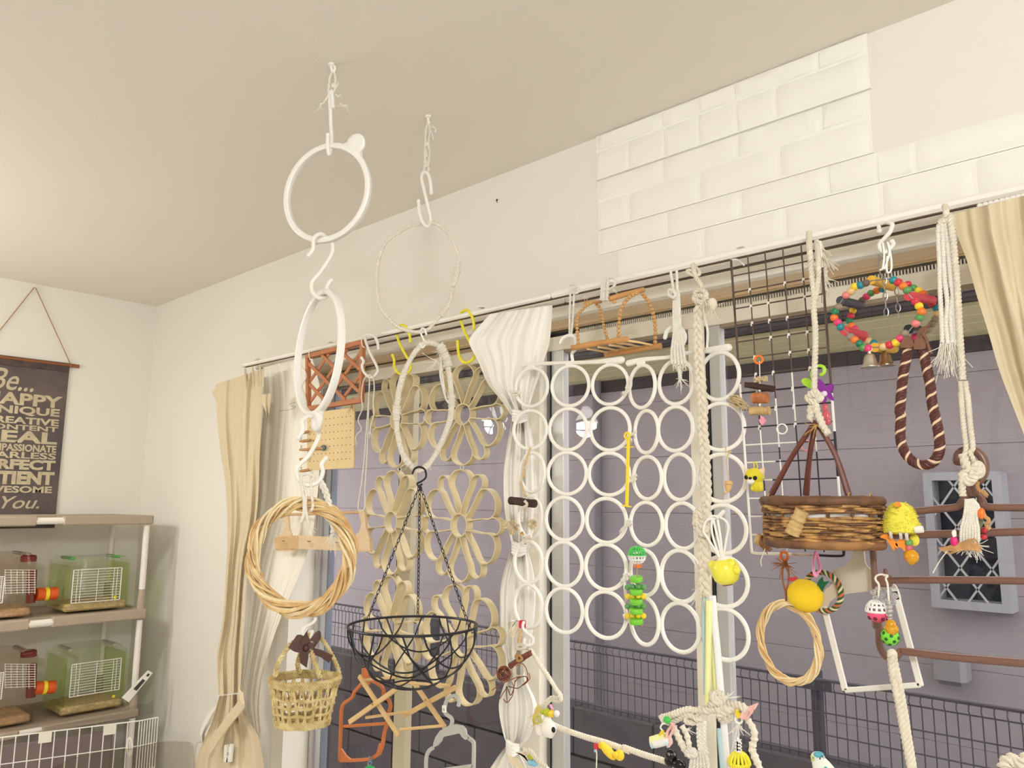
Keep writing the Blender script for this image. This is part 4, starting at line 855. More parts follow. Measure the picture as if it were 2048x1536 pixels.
def ring_screen(label, cols, sg):
    t = thing('ring_screen', label, 'screen', PK.at((cols[0][5][0]+cols[2][5][1])/2, cols[1][5][3]), 'screens of cream plastic rings')
    for j, col in enumerate(cols):
        for i, (u0, u1, v0, v1) in enumerate(col):
            c, yw, R = ringfit(u0, u1, v0-1, v1+1, PK, sg[j]); rr, uu, nn = axes(yw)
            inst('ring', ringme, t, c, basis(rr, -nn, uu), R)
    return t
rs1 = ring_screen('hanging screen of eighteen cream rings in front of the white knotted curtain', cols_l, (1, 1, 1))
rs2 = ring_screen('hanging screen of eighteen cream rings crossed by the long cotton braid', cols_r, (1, 1, 1))
def bar_tube(t, pts, r, nm='top_bar'): return MB().tube(smooth(PK.pts(pts), 5), r, 8, round_ends=True).build(nm, ringm, t)
bar_tube(rs1, C(G1, [(455, 548), (700, 535), (950, 528), (1180, 512)]), [.0055, .0048, .0048, .009]); bar_tube(rs2, C(G1, [(1235, 535), (1340, 510), (1536, 490)])+C(G5, [(1100, 915), (1250, 895), (1440, 870)]), [.008, .0045, .0045, .009])
for q in C(G1, [(520, 556), (800, 545), (1100, 532)]): MB().box(PK.at(*q, .0), (.022, .008, .012), bev=.002).build('bar_clip', ringm, rs1, sm=False)
for q in C(G5, [(735, 990), (1010, 955), (1330, 890)]): MB().box(PK.at(*q, .0), (.022, .008, .012), bev=.002).build('bar_clip', ringm, rs2, sm=False)
MB().tube(smooth(PK.pts(C(G1, [(735, 385, .012), (755, 350, .012), (800, 332, .008), (840, 345), (850, 380), (848, 425), (830, 450, .004), (818, 470), (825, 525)])), 6), .0042, 8, round_ends=True).build('hanger_hook', WHITE_PLASTIC, rs1)
MB().tube(smooth(PK.pts(C(G5, [(930, 790, .012), (945, 740, .012), (985, 705, .008), (1050, 712), (1090, 770), (1080, 830), (1050, 870), (1040, 905)])), 6), .0048, 8, round_ends=True).build('hanger_hook', WHITE_PLASTIC, rs2)
# little cotton ties that join the two screens
for k, (q, ln) in enumerate(((G1, [(1215, 720), (1245, 640), (1250, 700), (1225, 745), (1190, 750)]), (G1, [(1290, 1035), (1250, 1060), (1230, 1080), (1255, 1095)]), (G1, [(1240, 1370), (1285, 1380), (1250, 1400), (1290, 1350)]), (G2, [(1230, 300), (1200, 330), (1245, 330), (1190, 360), (1165, 380)]), (G2, [(1180, 720), (1210, 760), (1165, 770), (1220, 720), (1190, 760), (1190, 850), (1200, 920)]), (G2, [(1180, 1030), (1200, 1080), (1225, 1085), (1210, 1060)]))):
    pts = PK.pts([p+(.014,) for p in C(q, ln)]); b = MB().rope(smooth(pts, 6), .0034, .014); fray(b, pts[-1], (-.006, 0, -.006), 7, 1, .002, .0006)
    tag(b.build('cotton_tie', COTTON), 'cotton tie between the two ring screens, '+('topmost', 'second from the top', 'third from the top', 'fourth from the top', 'fifth with a hanging tail', 'lowest')[k], 'tie', 'cotton ties between the ring screens')
t = tag(MB().rope(smooth(PK.pts([p+(.014,) for p in C(G1, [(360, 740), (400, 745), (440, 750), (400, 770), (375, 755), (440, 735)])]), 6), .003, .012).build('cotton_tie', COTTON), 'cotton tie knotting the top left ring to the white curtain', 'tie')
# ================================================================== bead ladder swing
woodl = mat('birch_bead', (214, 164, 104), .5, var=.2, vs=40, bump=.1, bs=90); woodp = mat('perch_wood', (208, 152, 92), .55, var=.22, vs=24, bump=.25, bs=70)
sw = thing('bead_swing', 'wooden bird swing of round beads and a dowel ladder under the rail', 'swing', P15.at(1235, 712)); PS, PS2 = yplane(1.46), yplane(1.53)
bead = bm_mesh(MB().sphere((0, 0, 0), (1, 1, .92), 12, 9), 'bead', woodl)
def bead_row(P, plane, r, parent, me, name='bead', offs=0):
    q = resample(smooth(plane.pts(P), 8), r*1.9)
    for p in q: inst(name, me, parent, p, None, r*random.uniform(.94, 1.04))
bead_row(C(G5, [(228, 830), (218, 700), (220, 620), (250, 575), (295, 530), (330, 510)]), PS, .0046, sw, bead)
bead_row(C(G5, [(375, 520), (405, 555), (425, 650), (440, 720), (462, 790)]), PS2, .0046, sw, bead)
bead_row(C(G5, [(555, 770), (558, 680), (570, 570), (600, 510), (650, 455), (700, 430)]), PS, .0052, sw, bead)
bead_row(C(G5, [(745, 435), (790, 490), (825, 570), (845, 650), (852, 740), (850, 825)]), PS2, .0052, sw, bead)
def stick(t, a, b_, pl1, pl2, r, m_=woodp, nm='perch', k=8): return MB().tube(smooth([pl1.at(*a), (pl1.at(*a)+pl2.at(*b_))/2+(0, 0, .001), pl2.at(*b_)], 5), [r, r*1.08, r*.95, r], 12).build(nm, m_, t)
g5 = lambda *q: C(G5, [q])[0]
stick(sw, g5(180, 872), g5(625, 800), PS, PS, .0068); stick(sw, g5(450, 925), g5(895, 858), PS2, PS2, .0078)
stick(sw, g5(280, 510), g5(410, 500), PS, PS2, .0042, nm='hanger_bar'); stick(sw, g5(480, 478), g5(760, 400), PS, PS2, .0062, nm='hanger_bar')
for a, b_ in (((300, 880), (480, 915)), ((390, 865), (560, 898)), ((480, 848), (650, 882)), ((545, 830), (745, 868)), ((610, 812), (840, 852))): stick(sw, g5(*a), g5(*b_), PS, PS2, .0026, pine, 'rung')
inst('bead', bead, sw, PS.at(*g5(518, 500)), None, .0052)
for k, (P, lab) in enumerate((([(160, 365), (190, 355), (220, 370), (235, 410), (205, 430), (175, 400), (215, 380)], 'cotton cord wrapped on the rail above the left end of the bead swing'), ([(450, 300), (475, 310), (500, 300), (530, 320), (520, 370), (475, 400), (440, 400)], 'cotton cord wrapped on the rail above the middle of the bead swing'))):
    t = thing('hanging_rope', lab, 'cord', PR.at(*g5(*P[0])), 'cords wrapped on the rail')
    b = MB().rope(smooth(PR.pts([p+(.014,) for p in C(G5, P)]), 6), .0036, .015); b.build('wrap', COTTON, t)
    for dx in ((0, 30) if k == 0 else (-30, -10, 15)):
        q = C(G5, [(165+dx, 420), (160+dx*.9, 600), (158+dx*.5, 765)] if k == 0 else [(455+dx, 320), (450+dx, 400), (445+dx, 490)]); MB().rope(smooth(PR.pts([p+(.012,) for p in q]), 6), .0030 if k == 0 else .0042, .013).build('strand', COTTON, t)
    b = MB(); fray(b, PR.at(*g5(270, 450) if k == 0 else g5(500, 380), .014), (.006, 0, -.01), 12, 1, .003, .0007); b.build('fray', COTTON, t)
# ================================================================== folded cord bundle and the long braid
t = thing('cord_bundle', 'folded bundle of white cords with a tassel hanging in front of the rings', 'cord', PK.at(1357, 775))
PM = yplane(1.44)
for k in range(5):
    x0, x1 = 985+k*14, 990+k*24; top = 250 if k in (0, 3) else 400
    MB().rope(smooth(PM.pts(C(G5, [(975+(k > 2)*50, top), (1000+k*10, 430), (1000+k*12, 600), (1002+k*14, 750), (985+k*24, 900), (990+k*26, 1010-abs(k-2)*4)])), 6), .0034, .014).build('strand', COTTON, t)
b = MB(); kp = PM.at(*g5(990, 430)); b.rope(smooth(PM.pts(C(G5, [(960, 440, .006), (1000, 465, .01), (1010, 430, .01), (965, 400, .008), (960, 450, .004), (1010, 470, .006)])), 6), .0035, .015); b.build('knot', COTTON, t)
b = MB()
for k in range(5): fray(b, PM.at(*g5(1000+k*26, 1005)), (0, 0, -.012), 9, 1, .0024, .0007)
q = PM.pts(C(G5, [(1045, 1020), (1050, 1080), (1052, 1120)])); b.rope(smooth(q, 5), .0045, .016); fray(b, q[-1], (0, 0, -.02), 16, 1, .003, .0008); b.build('tassel', COTTON, t)
t = thing('braided_rope', 'long thick braid of cotton rope knotted and running down over the rings', 'rope', PM.at(1415, 1200))
MB().rope(smooth(PM.pts(C(G5, [(1155, 200, -.03), (1165, 250), (1185, 310), (1220, 360), (1225, 420)])), 6), .0055, .02).build('strand', COTTON2, t)
MB().rope(smooth(PM.pts(C(G5, [(1175, 220, -.03), (1210, 265), (1180, 290), (1110, 262), (1120, 245), (1170, 250)])), 6), .0042, .016).build('rail_loop', COTTON2, t)
knots = MB(); 
for p in ([(1165, 430), (1210, 400), (1260, 430), (1250, 490), (1190, 500), (1165, 460), (1220, 450), (1260, 470)], [(1180, 480), (1230, 510), (1250, 470)]): knots.rope(smooth(PM.pts([x+(.008,) for x in C(G5, p)]), 6), .006, .022)
fray(knots, PM.at(*g5(1250, 480), .01), (.018, 0, -.026), 26, 1, .005, .001); knots.build('knot', COTTON2, t)
MB().sphere(PM.at(*g5(1310, 520), .008), (.011, .009, .014), 12, 9).build('pompom', COTTON2, t)
b = MB(); fray(b, PM.at(*g5(1310, 540), .008), (-.004, 0, -.02), 26, 1, .005, .0008); b.build('pompom_fray', COTTON2, t)
MB().rope(smooth(PM.pts(C(G5, [(1240, 520, .006), (1255, 640, .006), (1275, 740, .006), (1270, 880, .006)])), 6), .003, .014).build('strand', COTTON, t)
MB().braid(smooth(PM.pts(C(G5, [(1215, 500), (1200, 620), (1200, 800), (1205, 950), (1220, 1150), (1235, 1350), (1232, 1536)])+C(G7, [(115, 240), (130, 440), (145, 700), (150, 880), (145, 980)])), 8), .0108, .05, 8).build('braid', COTTON2, t)
b = MB()
for p in ([(50, 1040), (100, 990), (160, 1020), (140, 1090), (60, 1110), (70, 1040), (150, 1060)], [(40, 1100), (110, 1140), (150, 1170), (110, 1210), (60, 1150)]): b.rope(smooth(PM.pts([x+(.01,) for x in C(G7, p)]), 6), .0085, .03)
b.build('big_knot', COTTON2, t)
MB().braid(smooth(PM.pts(C(G7, [(110, 1180), (125, 1300), (120, 1420)])+C(G8, [(125, 330), (120, 430), (130, 560)])), 8), .0115, .05, 8).build('braid', COTTON2, t)
b = MB(); fray(b, PM.at(*C(G8, [(110, 480)])[0]), (0, 0, -.03), 22, 1, .006, .001); b.build('fray', COTTON2, t)
# ================================================================== wire grid panel
wirew = mat('wire_white', (243, 239, 229), .35); wired = mat('wire_bare_brown', (96, 78, 70), .55, var=.3, vs=60); wireb = mat('wire_bare_dark', (44, 42, 54), .5, var=.25, vs=60)
gp = thing('grid_panel', 'tall wire grid with worn white coating hung from the rail', 'grid panel', P15.at(1600, 1108)); PGp = yplane(1.485)
gtl, gtr, gbr, gbl = PGp.at(1462, 520), PGp.at(1640, 482), PGp.at(1688, 1112), PGp.at(1504, 1106)
def GQ(s, t): return lerp(lerp(gtl, gtr, s), lerp(gbl, gbr, s), t)
xs_ = [0, .2, .4, .6, .8, 1]; nrow = 17; 
def wtube(a, b_, r, m_, nm='wire'): MB().tube([a, b_], r, 6).build(nm, m_, gp)
for i, s in enumerate(xs_):
    r = .0026 if i in (0, 5) else .0015
    cut = (.47, .60, .50, .42, .52, .72)[i]
    if i == 0: wtube(GQ(s, .0), GQ(s, .44), r, wired); wtube(GQ(s, .44), GQ(s, .97), r, wirew)
    elif i == 5: wtube(GQ(s, 0), GQ(s, .09), r, wirew); wtube(GQ(s, .09), GQ(s, .50), r, wired); wtube(GQ(s, .5), GQ(s, .62), r, wirew); wtube(GQ(s, .62), GQ(s, .76), r, wireb); wtube(GQ(s, .76), GQ(s, .9), r, wirew); wtube(GQ(s, .9), GQ(s, .985), r, wireb)
    else:
        wtube(GQ(s, -.004), GQ(s, cut), r, wired); wtube(GQ(s, cut), GQ(s, cut+.16), r, wirew); wtube(GQ(s, cut+.16), GQ(s, cut+.20), r, wireb); wtube(GQ(s, cut+.20), GQ(s, 1-.01), r, wirew if i < 3 else wireb)
for j in range(1, nrow):
    t_ = j/nrow; m_ = wired if t_ < .45 else wireb
    if t_ > .6: wtube(GQ(0, t_), GQ((.35, .3, .4, .45, .25, .6)[j % 6], t_), .0015, wirew); wtube(GQ((.35, .3, .4, .45, .25, .6)[j % 6], t_), GQ(1, t_), .0015, wireb)
    else: wtube(GQ(0, t_), GQ(1, t_), .0015, m_)
b = MB()
for i in (1, 2, 3, 4):
    for j in range(2, 11):
        if (i*7+j*5) % 4: p = GQ(xs_[i], j/nrow); b.box(p-(0, .002, 0), (.005, .003, .0055), bev=.001); b.box(p-(.002, .002, .004), (.002, .003, .006), bev=.0006)
b.build('coating_flakes', wirew, gp, sm=False)['kind'] = 'stuff'
MB().tube(smooth([GQ(0, .96), GQ(0, .988), GQ(.03, 1), GQ(.3, 1), GQ(.45, 1)], 5), .0027, 7).build('wire', wirew, gp); wtube(GQ(.45, 1), GQ(.72, 1), .0026, mat('wire_worn', (214, 196, 178), .5, var=.4, vs=150)); MB().tube(smooth([GQ(.72, 1), GQ(.96, 1), GQ(1, .99), GQ(1, .95)], 5), .0027, 7).build('wire', wireb, gp)
MB().tube(smooth([GQ(0, 0), GQ(0, -.012)+(0, .03, 0), GQ(0, -.004)+(0, .06, 0)], 5), .0022, 6).build('hang_hook', wirew, gp)
# ---- toys clipped to the grid
PGf = yplane(1.470)
def ring_clip(label, u, v, r, m_, cat='ring', thick=.0016, yaw=.2): return tag(MB().tube(circ(PGf.at(u, v), yaw, r, 22), thick, 7, closed=True).build('plastic_ring', m_), label, cat)
pink = mat('plastic_pink', (248, 158, 178), .35); orange = mat('plastic_orange', (242, 124, 42), .35)
ring_clip('small white plastic ring clipped on the wire grid', 1564, 858, .0095, WHITE_PLASTIC); ring_clip('small pink plastic ring clipped on the wire grid', 1613, 891, .0095, pink)
g6 = lambda *q: C(G6, [q])[0]
st = thing('chew_toy', 'string of sticks and cork discs hung by an orange ring on the grid', 'toy', PGf.at(1525, 855))
MB().tube(circ(PGf.at(*g6(340, 975)), .4, .0078, 20), .0022, 7, closed=True).build('orange_ring', orange, st)
MB().tube(smooth(PGf.pts(C(G6, [(345, 985), (348, 1100), (348, 1300), (365, 1430)])), 5), .0011, 6).build('cord', COTTON, st)
sola = mat('sola_wood', (222, 198, 152), .9, var=.25, vs=60, bump=.5, bs=200); bark = mat('bark_dark', (74, 52, 44), .85, var=.4, vs=50, bump=.6, bs=120); cutw = mat('cut_wood', (206, 164, 116), .7, var=.2, vs=60)
cork = mat('cork_tan', (212, 178, 120), .85, var=.25, vs=90, bump=.5, bs=260); barkred = mat('bark_red', (196, 122, 74), .8, var=.3, vs=50, bump=.4, bs=120)
def log(t, a, b_, r, m_, pl=PGf, nm='stick', endm=None, off=0.):
    A, B_ = pl.at(*a, off), pl.at(*b_, off); 
    P = smooth([A, lerp(A, B_, .33)+(0, 0, .0006), lerp(A, B_, .66)-(0, .0004, .0005), B_], 4)
    o = MB().tube(P, r*(1+.06*rng.normal(size=len(P))), 12).build(nm, m_, t)
    if endm: d = (A-B_)/np.linalg.norm(A-B_); e = MB().lathe([(.0001, .0006), (r*.93, .0005), (r*.95, -.001)], A, axis=d, m=12).build('cut_end', endm, t)
    return o
b = MB()
for k in range(40):
    a = k*2.4; q = PGf.at(*g6(355, 1110)); d = np.array([math.cos(a), .4*math.sin(a), .35*math.sin(a*1.7)]); b.tube([q+d*.004, q+d*.014+(0, 0, -.001)], [.0022, .0016], 5)
b.build('husk_disc', sola, st); log(st, g6(245, 1150), g6(450, 1180), .0062, bark, nm='bark_stick', endm=cutw)
log(st, g6(302, 1245), g6(402, 1240), .0108, barkred, nm='wood_block', endm=cutw); log(st, g6(285, 1335), g6(415, 1330), .0085, cork, nm='cork_block', endm=cutw)
MB().sphere(PGf.at(*g6(365, 1385)), .004, 10, 7).build('pink_bead', pink, st); MB().prism(PGf.pts(C(G6, [(345, 1395), (355, 1388), (367, 1396), (380, 1388), (390, 1398), (385, 1415), (368, 1432), (352, 1418)])), .005).build('pink_heart', pink, st, sm=False)
for y in (1190, 1290): MB().sphere(PGf.at(*g6(348, y)), .003, 8, 6).build('white_bead', WHITE_PLASTIC, st)
st = thing('husk_bundle', 'dry tan corn husk bundle tucked between the rings and the grid', 'husk', PGf.at(1478, 800))
b = MB()
for k in range(34): b.tube(smooth([PGf.at(1462+rng.normal()*2, 800+rng.normal()*5), PGf.at(1474, 802+rng.normal()*6, rng.normal()*.008), PGf.at(1492+rng.normal()*4, 812+rng.normal()*6)], 3), [.001, .0016, .0006], 5)
b.build('husk_leaves', sola, st)['kind'] = 'stuff'; MB().tube(circ(PGf.at(1474, 802), 1.2, .009, 16), .0014, 6, closed=True).build('binding', cork, st)
# acorn charm
g7 = lambda *q: C(G7, [q])[0]
st = thing('acorn_charm', 'pale wooden acorn hanging on jute cord inside a cream ring', 'charm', PGf.at(1456, 990))
jute = mat('jute', (190, 150, 96), .9)
MB().rope(smooth(PGf.pts(C(G7, [(320, 425), (335, 470), (375, 465), (340, 500), (335, 600), (350, 700), (350, 720)])), 6), .0012, .006).build('cord', mat('cord_tan', (224, 190, 140), .9), st)
a0, a1 = PGf.at(*g7(352, 715)), PGf.at(*g7(342, 850)); ax = a0-a1; ax /= np.linalg.norm(ax)
MB().lathe([(.002, .0275), (.0065, .0268), (.0086, .023), (.0088, .0205), (.0076, .02)], a1, axis=ax, m=16).build('acorn_cap', mat('acorn_wood', (226, 182, 122), .5), st); MB().lathe([(.0015, .003), (.004, .006), (.0068, .012), (.0078, .0195)], a1, axis=ax, m=16).build('acorn_nut', mat('acorn_wood', (226, 182, 122), .5), st)
b = MB().sphere(PGf.at(*g7(318, 838)), .003, 8, 6); fray(b, PGf.at(*g7(312, 842)), (-.006, 0, -.006), 5, 1, .001, .0005); b.build('knot', mat('cord_tan', (224, 190, 140), .9), st)
# little yellow plush dog
plushy = mat('plush_yellow', (240, 224, 58), .95, var=.08, vs=60, bump=.5, bs=500); skin = mat('plush_peach', (240, 208, 170), .9); blk = mat('shiny_black', (18, 16, 18), .15)
dg = thing('plush_dog', 'tiny yellow plush dog clipped to the left edge of the grid', 'plush toy', PGf.at(1512, 982)); px = depth(PGf.at(1506, 960))/FPX
dp_ = lambda x, y, off=.012: PGf.at(*g7(x, y), off)
MB().sphere(dp_(582, 690), (.0185, .017, .0165), 20, 14).build('head', plushy, dg); MB().sphere(dp_(607, 770), (.0115, .011, .0135), 16, 12).build('body', plushy, dg)
for x, y in ((570, 795), (640, 800)): MB().sphere(dp_(x, y, .016), (.0045, .006, .006), 10, 8).build('foot', plushy, dg)
for P in ([(512, 655), (505, 615), (535, 628), (560, 640)], [(620, 640), (640, 622), (670, 612), (672, 650), (650, 685)]): MB().prism(PGf.pts([q+(.014,) for q in C(G7, P)]), .005).build('ear', skin, dg)
MB().sphere(dp_(548, 735, .026), (.0075, .006, .006), 14, 10).build('muzzle', mat('plush_white', (246, 238, 226), .9), dg); MB().sphere(dp_(543, 706, .032), (.0036, .0028, .0026), 10, 8).build('nose', blk, dg)
for x, y in ((507, 698), (588, 705)): MB().sphere(dp_(x, y, .027), (.0042, .003, .0042), 12, 9).build('eye', blk, dg)
MB().tube(smooth(PGf.pts(C(G7, [(600, 620, .012), (610, 600, .014), (590, 560, .012), (578, 570, .01), (580, 610, .012)])), 5), .0013, 6).build('loop', plushy, dg)
# orchid flower and leaf clip
pur = mat('petal_purple', (156, 58, 170), .25, trans=.25); lime = mat('leaf_lime', (176, 224, 62), .4)
of = thing('orchid_charm', 'purple plastic orchid with lime leaves clipped to the grid edge', 'charm', PGf.at(1650, 840))
fc_ = PGf.at(*g6(805, 1215), .02)
def petal(P, m_, nm='petal', off=.018, th=.0022): MB().prism(smooth(PGf.pts([q+(off,) for q in C(G6, P)]), 3, closed=True), th).build(nm, m_, of)
petal([(805, 1215), (760, 1190), (752, 1130), (765, 1112), (800, 1145), (820, 1180)], pur, off=.016); petal([(805, 1215), (815, 1165), (840, 1145), (862, 1150), (860, 1185), (840, 1205)], pur, off=.019)
petal([(805, 1215), (840, 1205), (860, 1240), (862, 1262), (835, 1250)], pur, off=.021); petal([(805, 1215), (815, 1250), (800, 1275), (770, 1270), (780, 1240)], pur, off=.022); petal([(805, 1215), (770, 1235), (735, 1215), (700, 1205), (695, 1190), (760, 1195)], pur, off=.017)
MB().sphere(fc_-(0, .004, 0), (.0055, .005, .0055), 12, 9).build('lip', mat('lip_white', (240, 220, 240), .4), of)
petal([(640, 1120), (660, 1105), (695, 1110), (720, 1140), (722, 1178), (690, 1172), (655, 1150)], lime, 'leaf', .012, .004)
MB().tube(smooth(PGf.pts([q+(.012,) for q in C(G6, [(715, 1110), (708, 1070), (725, 1030), (765, 1018), (795, 1030), (798, 1060), (780, 1080), (770, 1075)])]), 6), [.0026, .003, .0035, .003], 8).build('tendril', lime, of)
for x, y, sx, sz in ((803, 1310, .006, .008), (812, 1375, .0085, .013), (822, 1405, .007, .008)): MB().sphere(PGf.at(*g6(x, y), .014), (sx, sx*.7, sz), 12, 9).build('pink_drop', mat('drop_pink', (240, 120, 128), .2, trans=.4), of)
# ================================================================== rope from the rail and hanging wicker basket
PW = yplane(1.40)
rp_ = thing('hanging_rope', 'thick white cotton rope knotted above the dark wicker basket', 'rope', PW.at(1630, 845))
MB().rope(smooth([PR.at(*g6(690, 90), .01), *PW.pts(C(G6, [(695, 200), (705, 320), (718, 440), (728, 540), (725, 620), (735, 760), (735, 900), (730, 1050), (728, 1200)]))], 7), .0058, .022).build('strand', COTTON2, rp_)
MB().rope(smooth([PR.at(*g6(745, 150), .01), *PW.pts(C(G6, [(758, 300), (755, 420), (742, 520), (738, 560)]))], 7), .0052, .02).build('strand', COTTON2, rp_)
b = MB(); q = PR.at(*g6(765, 170), .02)
for k, (p, d) in enumerate((((760, 180), (.016, 0, -.05)), ((775, 240), (.012, 0, -.03)), ((785, 380), (.004, 0, -.05)))): fray(b, PR.at(*g6(*p), .02), d, 26, 1, .005, .0012)
b.rope(smooth(PR.pts([x+(.02,) for x in C(G6, [(765, 170), (790, 250), (800, 330), (795, 420), (800, 500)])]), 6), .007, .025); b.build('frayed_tail', COTTON2, rp_)
b = MB()
for P in ([(690, 1215), (740, 1200), (775, 1250), (700, 1260), (680, 1235), (745, 1225), (770, 1270)], [(700, 1270), (740, 1290), (745, 1330), (700, 1340), (705, 1295)]): b.rope(smooth(PW.pts([x+(.006,) for x in C(G6, P)]), 6), .0058, .022)
b.build('knot', COTTON2, rp_)
for P in ([(730, 1300), (760, 1370), (790, 1440), (830, 1500)], [(715, 1330), (700, 1380), (720, 1390)]): MB().rope(smooth(PW.pts([x+(.006,) for x in C(G6, P)]), 6), .007, .026).build('tail', COTTON2, rp_)
# wicker basket
twig = mat('wicker_dark', (116, 80, 52), .6, var=.35, vs=50, bump=.35, bs=160); twigl = mat('wicker_light', (206, 160, 96), .6, var=.45, vs=40, bump=.3, bs=160, c2=(120, 78, 44)); bent = mat('handle_brown', (108, 58, 44), .4, var=.2, vs=30)
wk = thing('wicker_basket', 'dark rustic wicker basket hanging by three bent twig handles', 'basket', PW.at(1640, 1105))
ct = PW.at(1641, 1002)+np.array([0, .0, 0]); Rx = 112*depth(ct)/FPX; Ry = .065; ht = (1085-1002)*depth(ct)/FPX; wy = vyaw(1641)-.30; rr, uu, nn = axes(wy)
def ov(z, f=1., n=60, a0=0., wav=0., nw=0, ph=0):
    a = np.linspace(0, 2*PI, n, endpoint=False)+a0; k = f*(1-.035*z); w_ = 1+wav*np.sin(a*nw/2+ph)
    return ct-uu*z*ht+(Rx*k*w_*np.cos(a))[:, None]*rr+(Ry*k*w_*np.sin(a))[:, None]*nn
MB().tube(ov(0), .0085*(1+.06*rng.normal(size=60)), 10, closed=True).build('rim', twig, wk); MB().tube(ov(1), .0085*(1+.06*rng.normal(size=60)), 10, closed=True).build('base_ring', mat('wicker_mid', (158, 112, 64), .6, var=.4, vs=20, bump=.3, bs=160, c2=(84, 56, 40)), wk)
ns = 15
for k in range(ns):
    a = 2*PI*k/ns; P = [ct-uu*ht*z+Rx*(1-.035*z)*math.cos(a)*rr+Ry*(1-.035*z)*math.sin(a)*nn for z in (0, .5, 1)]; MB().tube(P, .0032, 6).build('stake', twig, wk)
zrows = [.12, .19, .25, .40, .47, .54, .61, .68, .75, .81, .87, .93]
for j, z in enumerate(zrows):
    for h_ in range(2):
        q = ov(z+.014*h_, 1, 120, .0, .055, ns, PI*(j % 2)+h_*.9+rng.uniform(-.3, .3)); q[:, 2] += .0012*np.sin(np.linspace(0, 6*PI, 120)+rng.uniform(0, 6))
        MB().tube(q, .0026*(1+.22*np.sin(np.linspace(0, rng.integers(4, 9)*2*PI, 120, endpoint=False)+j)), 6, closed=True).build('weaver', twigl if (j*2+h_) % 5 else twig, wk)
MB().grid([[ct-uu*ht*1.0+rr*Rx*.95*f*math.cos(a)+nn*Ry*.95*f*math.sin(a) for a in np.linspace(0, 2*PI, 33)] for f in (.02, .5, 1)]).build('base', twig, wk)
lin_ = MB(); lin_.grid([[ct-uu*ht*z+rr*Rx*.9*math.cos(a)+nn*Ry*.88*math.sin(a) for a in np.linspace(0, 2*PI, 41)] for z in (.3, .96)]); lin_.build('paper_liner', mat('paper_white', (236, 232, 226), .8), wk)
apx = PW.at(1632, 842)
for q, a_ in (((1541, 992), None), ((1612, 990), None), ((1697, 990), None)):
    e = PW.at(*q, .0 if q[0] != 1612 else -.03); m_ = lerp(apx, e, .5)+np.array([(.006 if q[0] > 1640 else -.002), 0, .004])
    MB().tube(smooth([apx+(e-apx)*.0, m_, e], 8), [.0052, .0048, .0062], 8).build('handle', bent, wk)
for q in ((1540, 998), (1700, 998), (1742, 1000)): MB().tube(circ(PW.at(*q, .004), PI/2+wy, .0105, 14), .0013, 5, closed=True).build('binding', jute, wk)
b = MB()
for k in range(3): fray(b, PW.at(1632, 850, .008), ((-.02, 0, -.02), (-.012, 0, -.03), (.004, 0, -.016))[k], 5, 1, .0025, .0008)
b.build('jute_fray', jute, wk)
h6 = lambda *q: C(H6, [q])[0]; PWf = yplane(1.33)
ck = thing('cork_piece', 'pale cork chunk tied to the front of the wicker basket', 'cork', PWf.at(1594, 1070)); log(ck, h6(600, 485), h6(500, 705), .0125, cork, PWf, 'cork_body', endm=cork)
MB().tube([PWf.at(*h6(560, 470)), PW.at(*h6(560, 440))], .0008, 5).build('tie', jute, ck)
ck = thing('cork_toy', 'cork stub with brown husk ties hanging left of the wicker basket', 'toy', PGf.at(1520, 1130)); PQ = yplane(1.41)
log(ck, h6(165, 755), h6(245, 800), .0105, cork, PQ, 'cork_stub', endm=mat('cork_end', (232, 204, 142), .8))
b = MB(); husk = mat('husk_brown', (168, 116, 76), .9, var=.3, vs=60)
for k in range(26): b.tube(smooth([PQ.at(*h6(245+rng.normal()*12, 720+rng.normal()*25)), PQ.at(*h6(225+rng.normal()*25, 780+rng.normal()*25), .012), PQ.at(*h6(255+rng.normal()*30, 860+rng.normal()*18))], 3), [.0012, .0018, .0008], 5)
b.build('husk_leaves', husk, ck)['kind'] = 'stuff'
MB().tube(smooth(PQ.pts(C(H6, [(240, 850, .01), (215, 920, .008), (200, 970, .006), (208, 1020, .004)])), 5), .0009, 5).build('string', COTTON, ck); MB().sphere(PQ.at(*h6(245, 690), .006), (.005, .004, .006), 10, 7).build('pink_bead', pink, ck)
# ================================================================== bead ring swing with bells
def h1_(*q): return C(H1, [q])[0]
def h2_(*q): return C(H2, [q])[0]
def h3_(*q): return C(H3, [q])[0]
PBk, PBf = yplane(1.55), yplane(1.45)
clip_steel = mat('steel', (170, 168, 164), .3, metal=.9)
shook('white S hook on the rail above the coloured bead ring', C(H1, [(448, 158, .0), (445, 115, -.01), (470, 98, -.012), (510, 95, .0), (545, 110, .012), (530, 160, .014), (490, 210, .014), (450, 255, .012), (455, 295, .014), (490, 320, .016), (530, 290, .014), (552, 260, .012), (542, 238, .012)]), yplane(1.535), .0042, group='S hooks of white plastic')
t = thing('spring_clip', 'white plastic double clip hanging under the right rail hook', 'clip', PK.at(1770, 550))
for P, w_ in (([(470, 250), (480, 340), (470, 440), (445, 455)], .008), ([(505, 245), (520, 320), (500, 400), (480, 450)], .008), ([(515, 260), (535, 380), (535, 450), (512, 475), (500, 440), (505, 350)], .006)): MB().strip(smooth(PK.pts([q+(.012,) for q in C(H1, P)]), 5), w_, .003, wdir=(.5, -.86, 0)).build('clip_arm', WHITE_PLASTIC, t)
MB().tube(circ(PK.at(*h1_(462, 350), .016), .4, .0045, 16), .0014, 6, closed=True).build('spring', clip_steel, t); MB().tube(smooth(PK.pts(C(H1, [(450, 340, .014), (440, 420, .014), (465, 500, .01), (500, 500, .01)])), 5), .0012, 6).build('wire_loop', clip_steel, t)
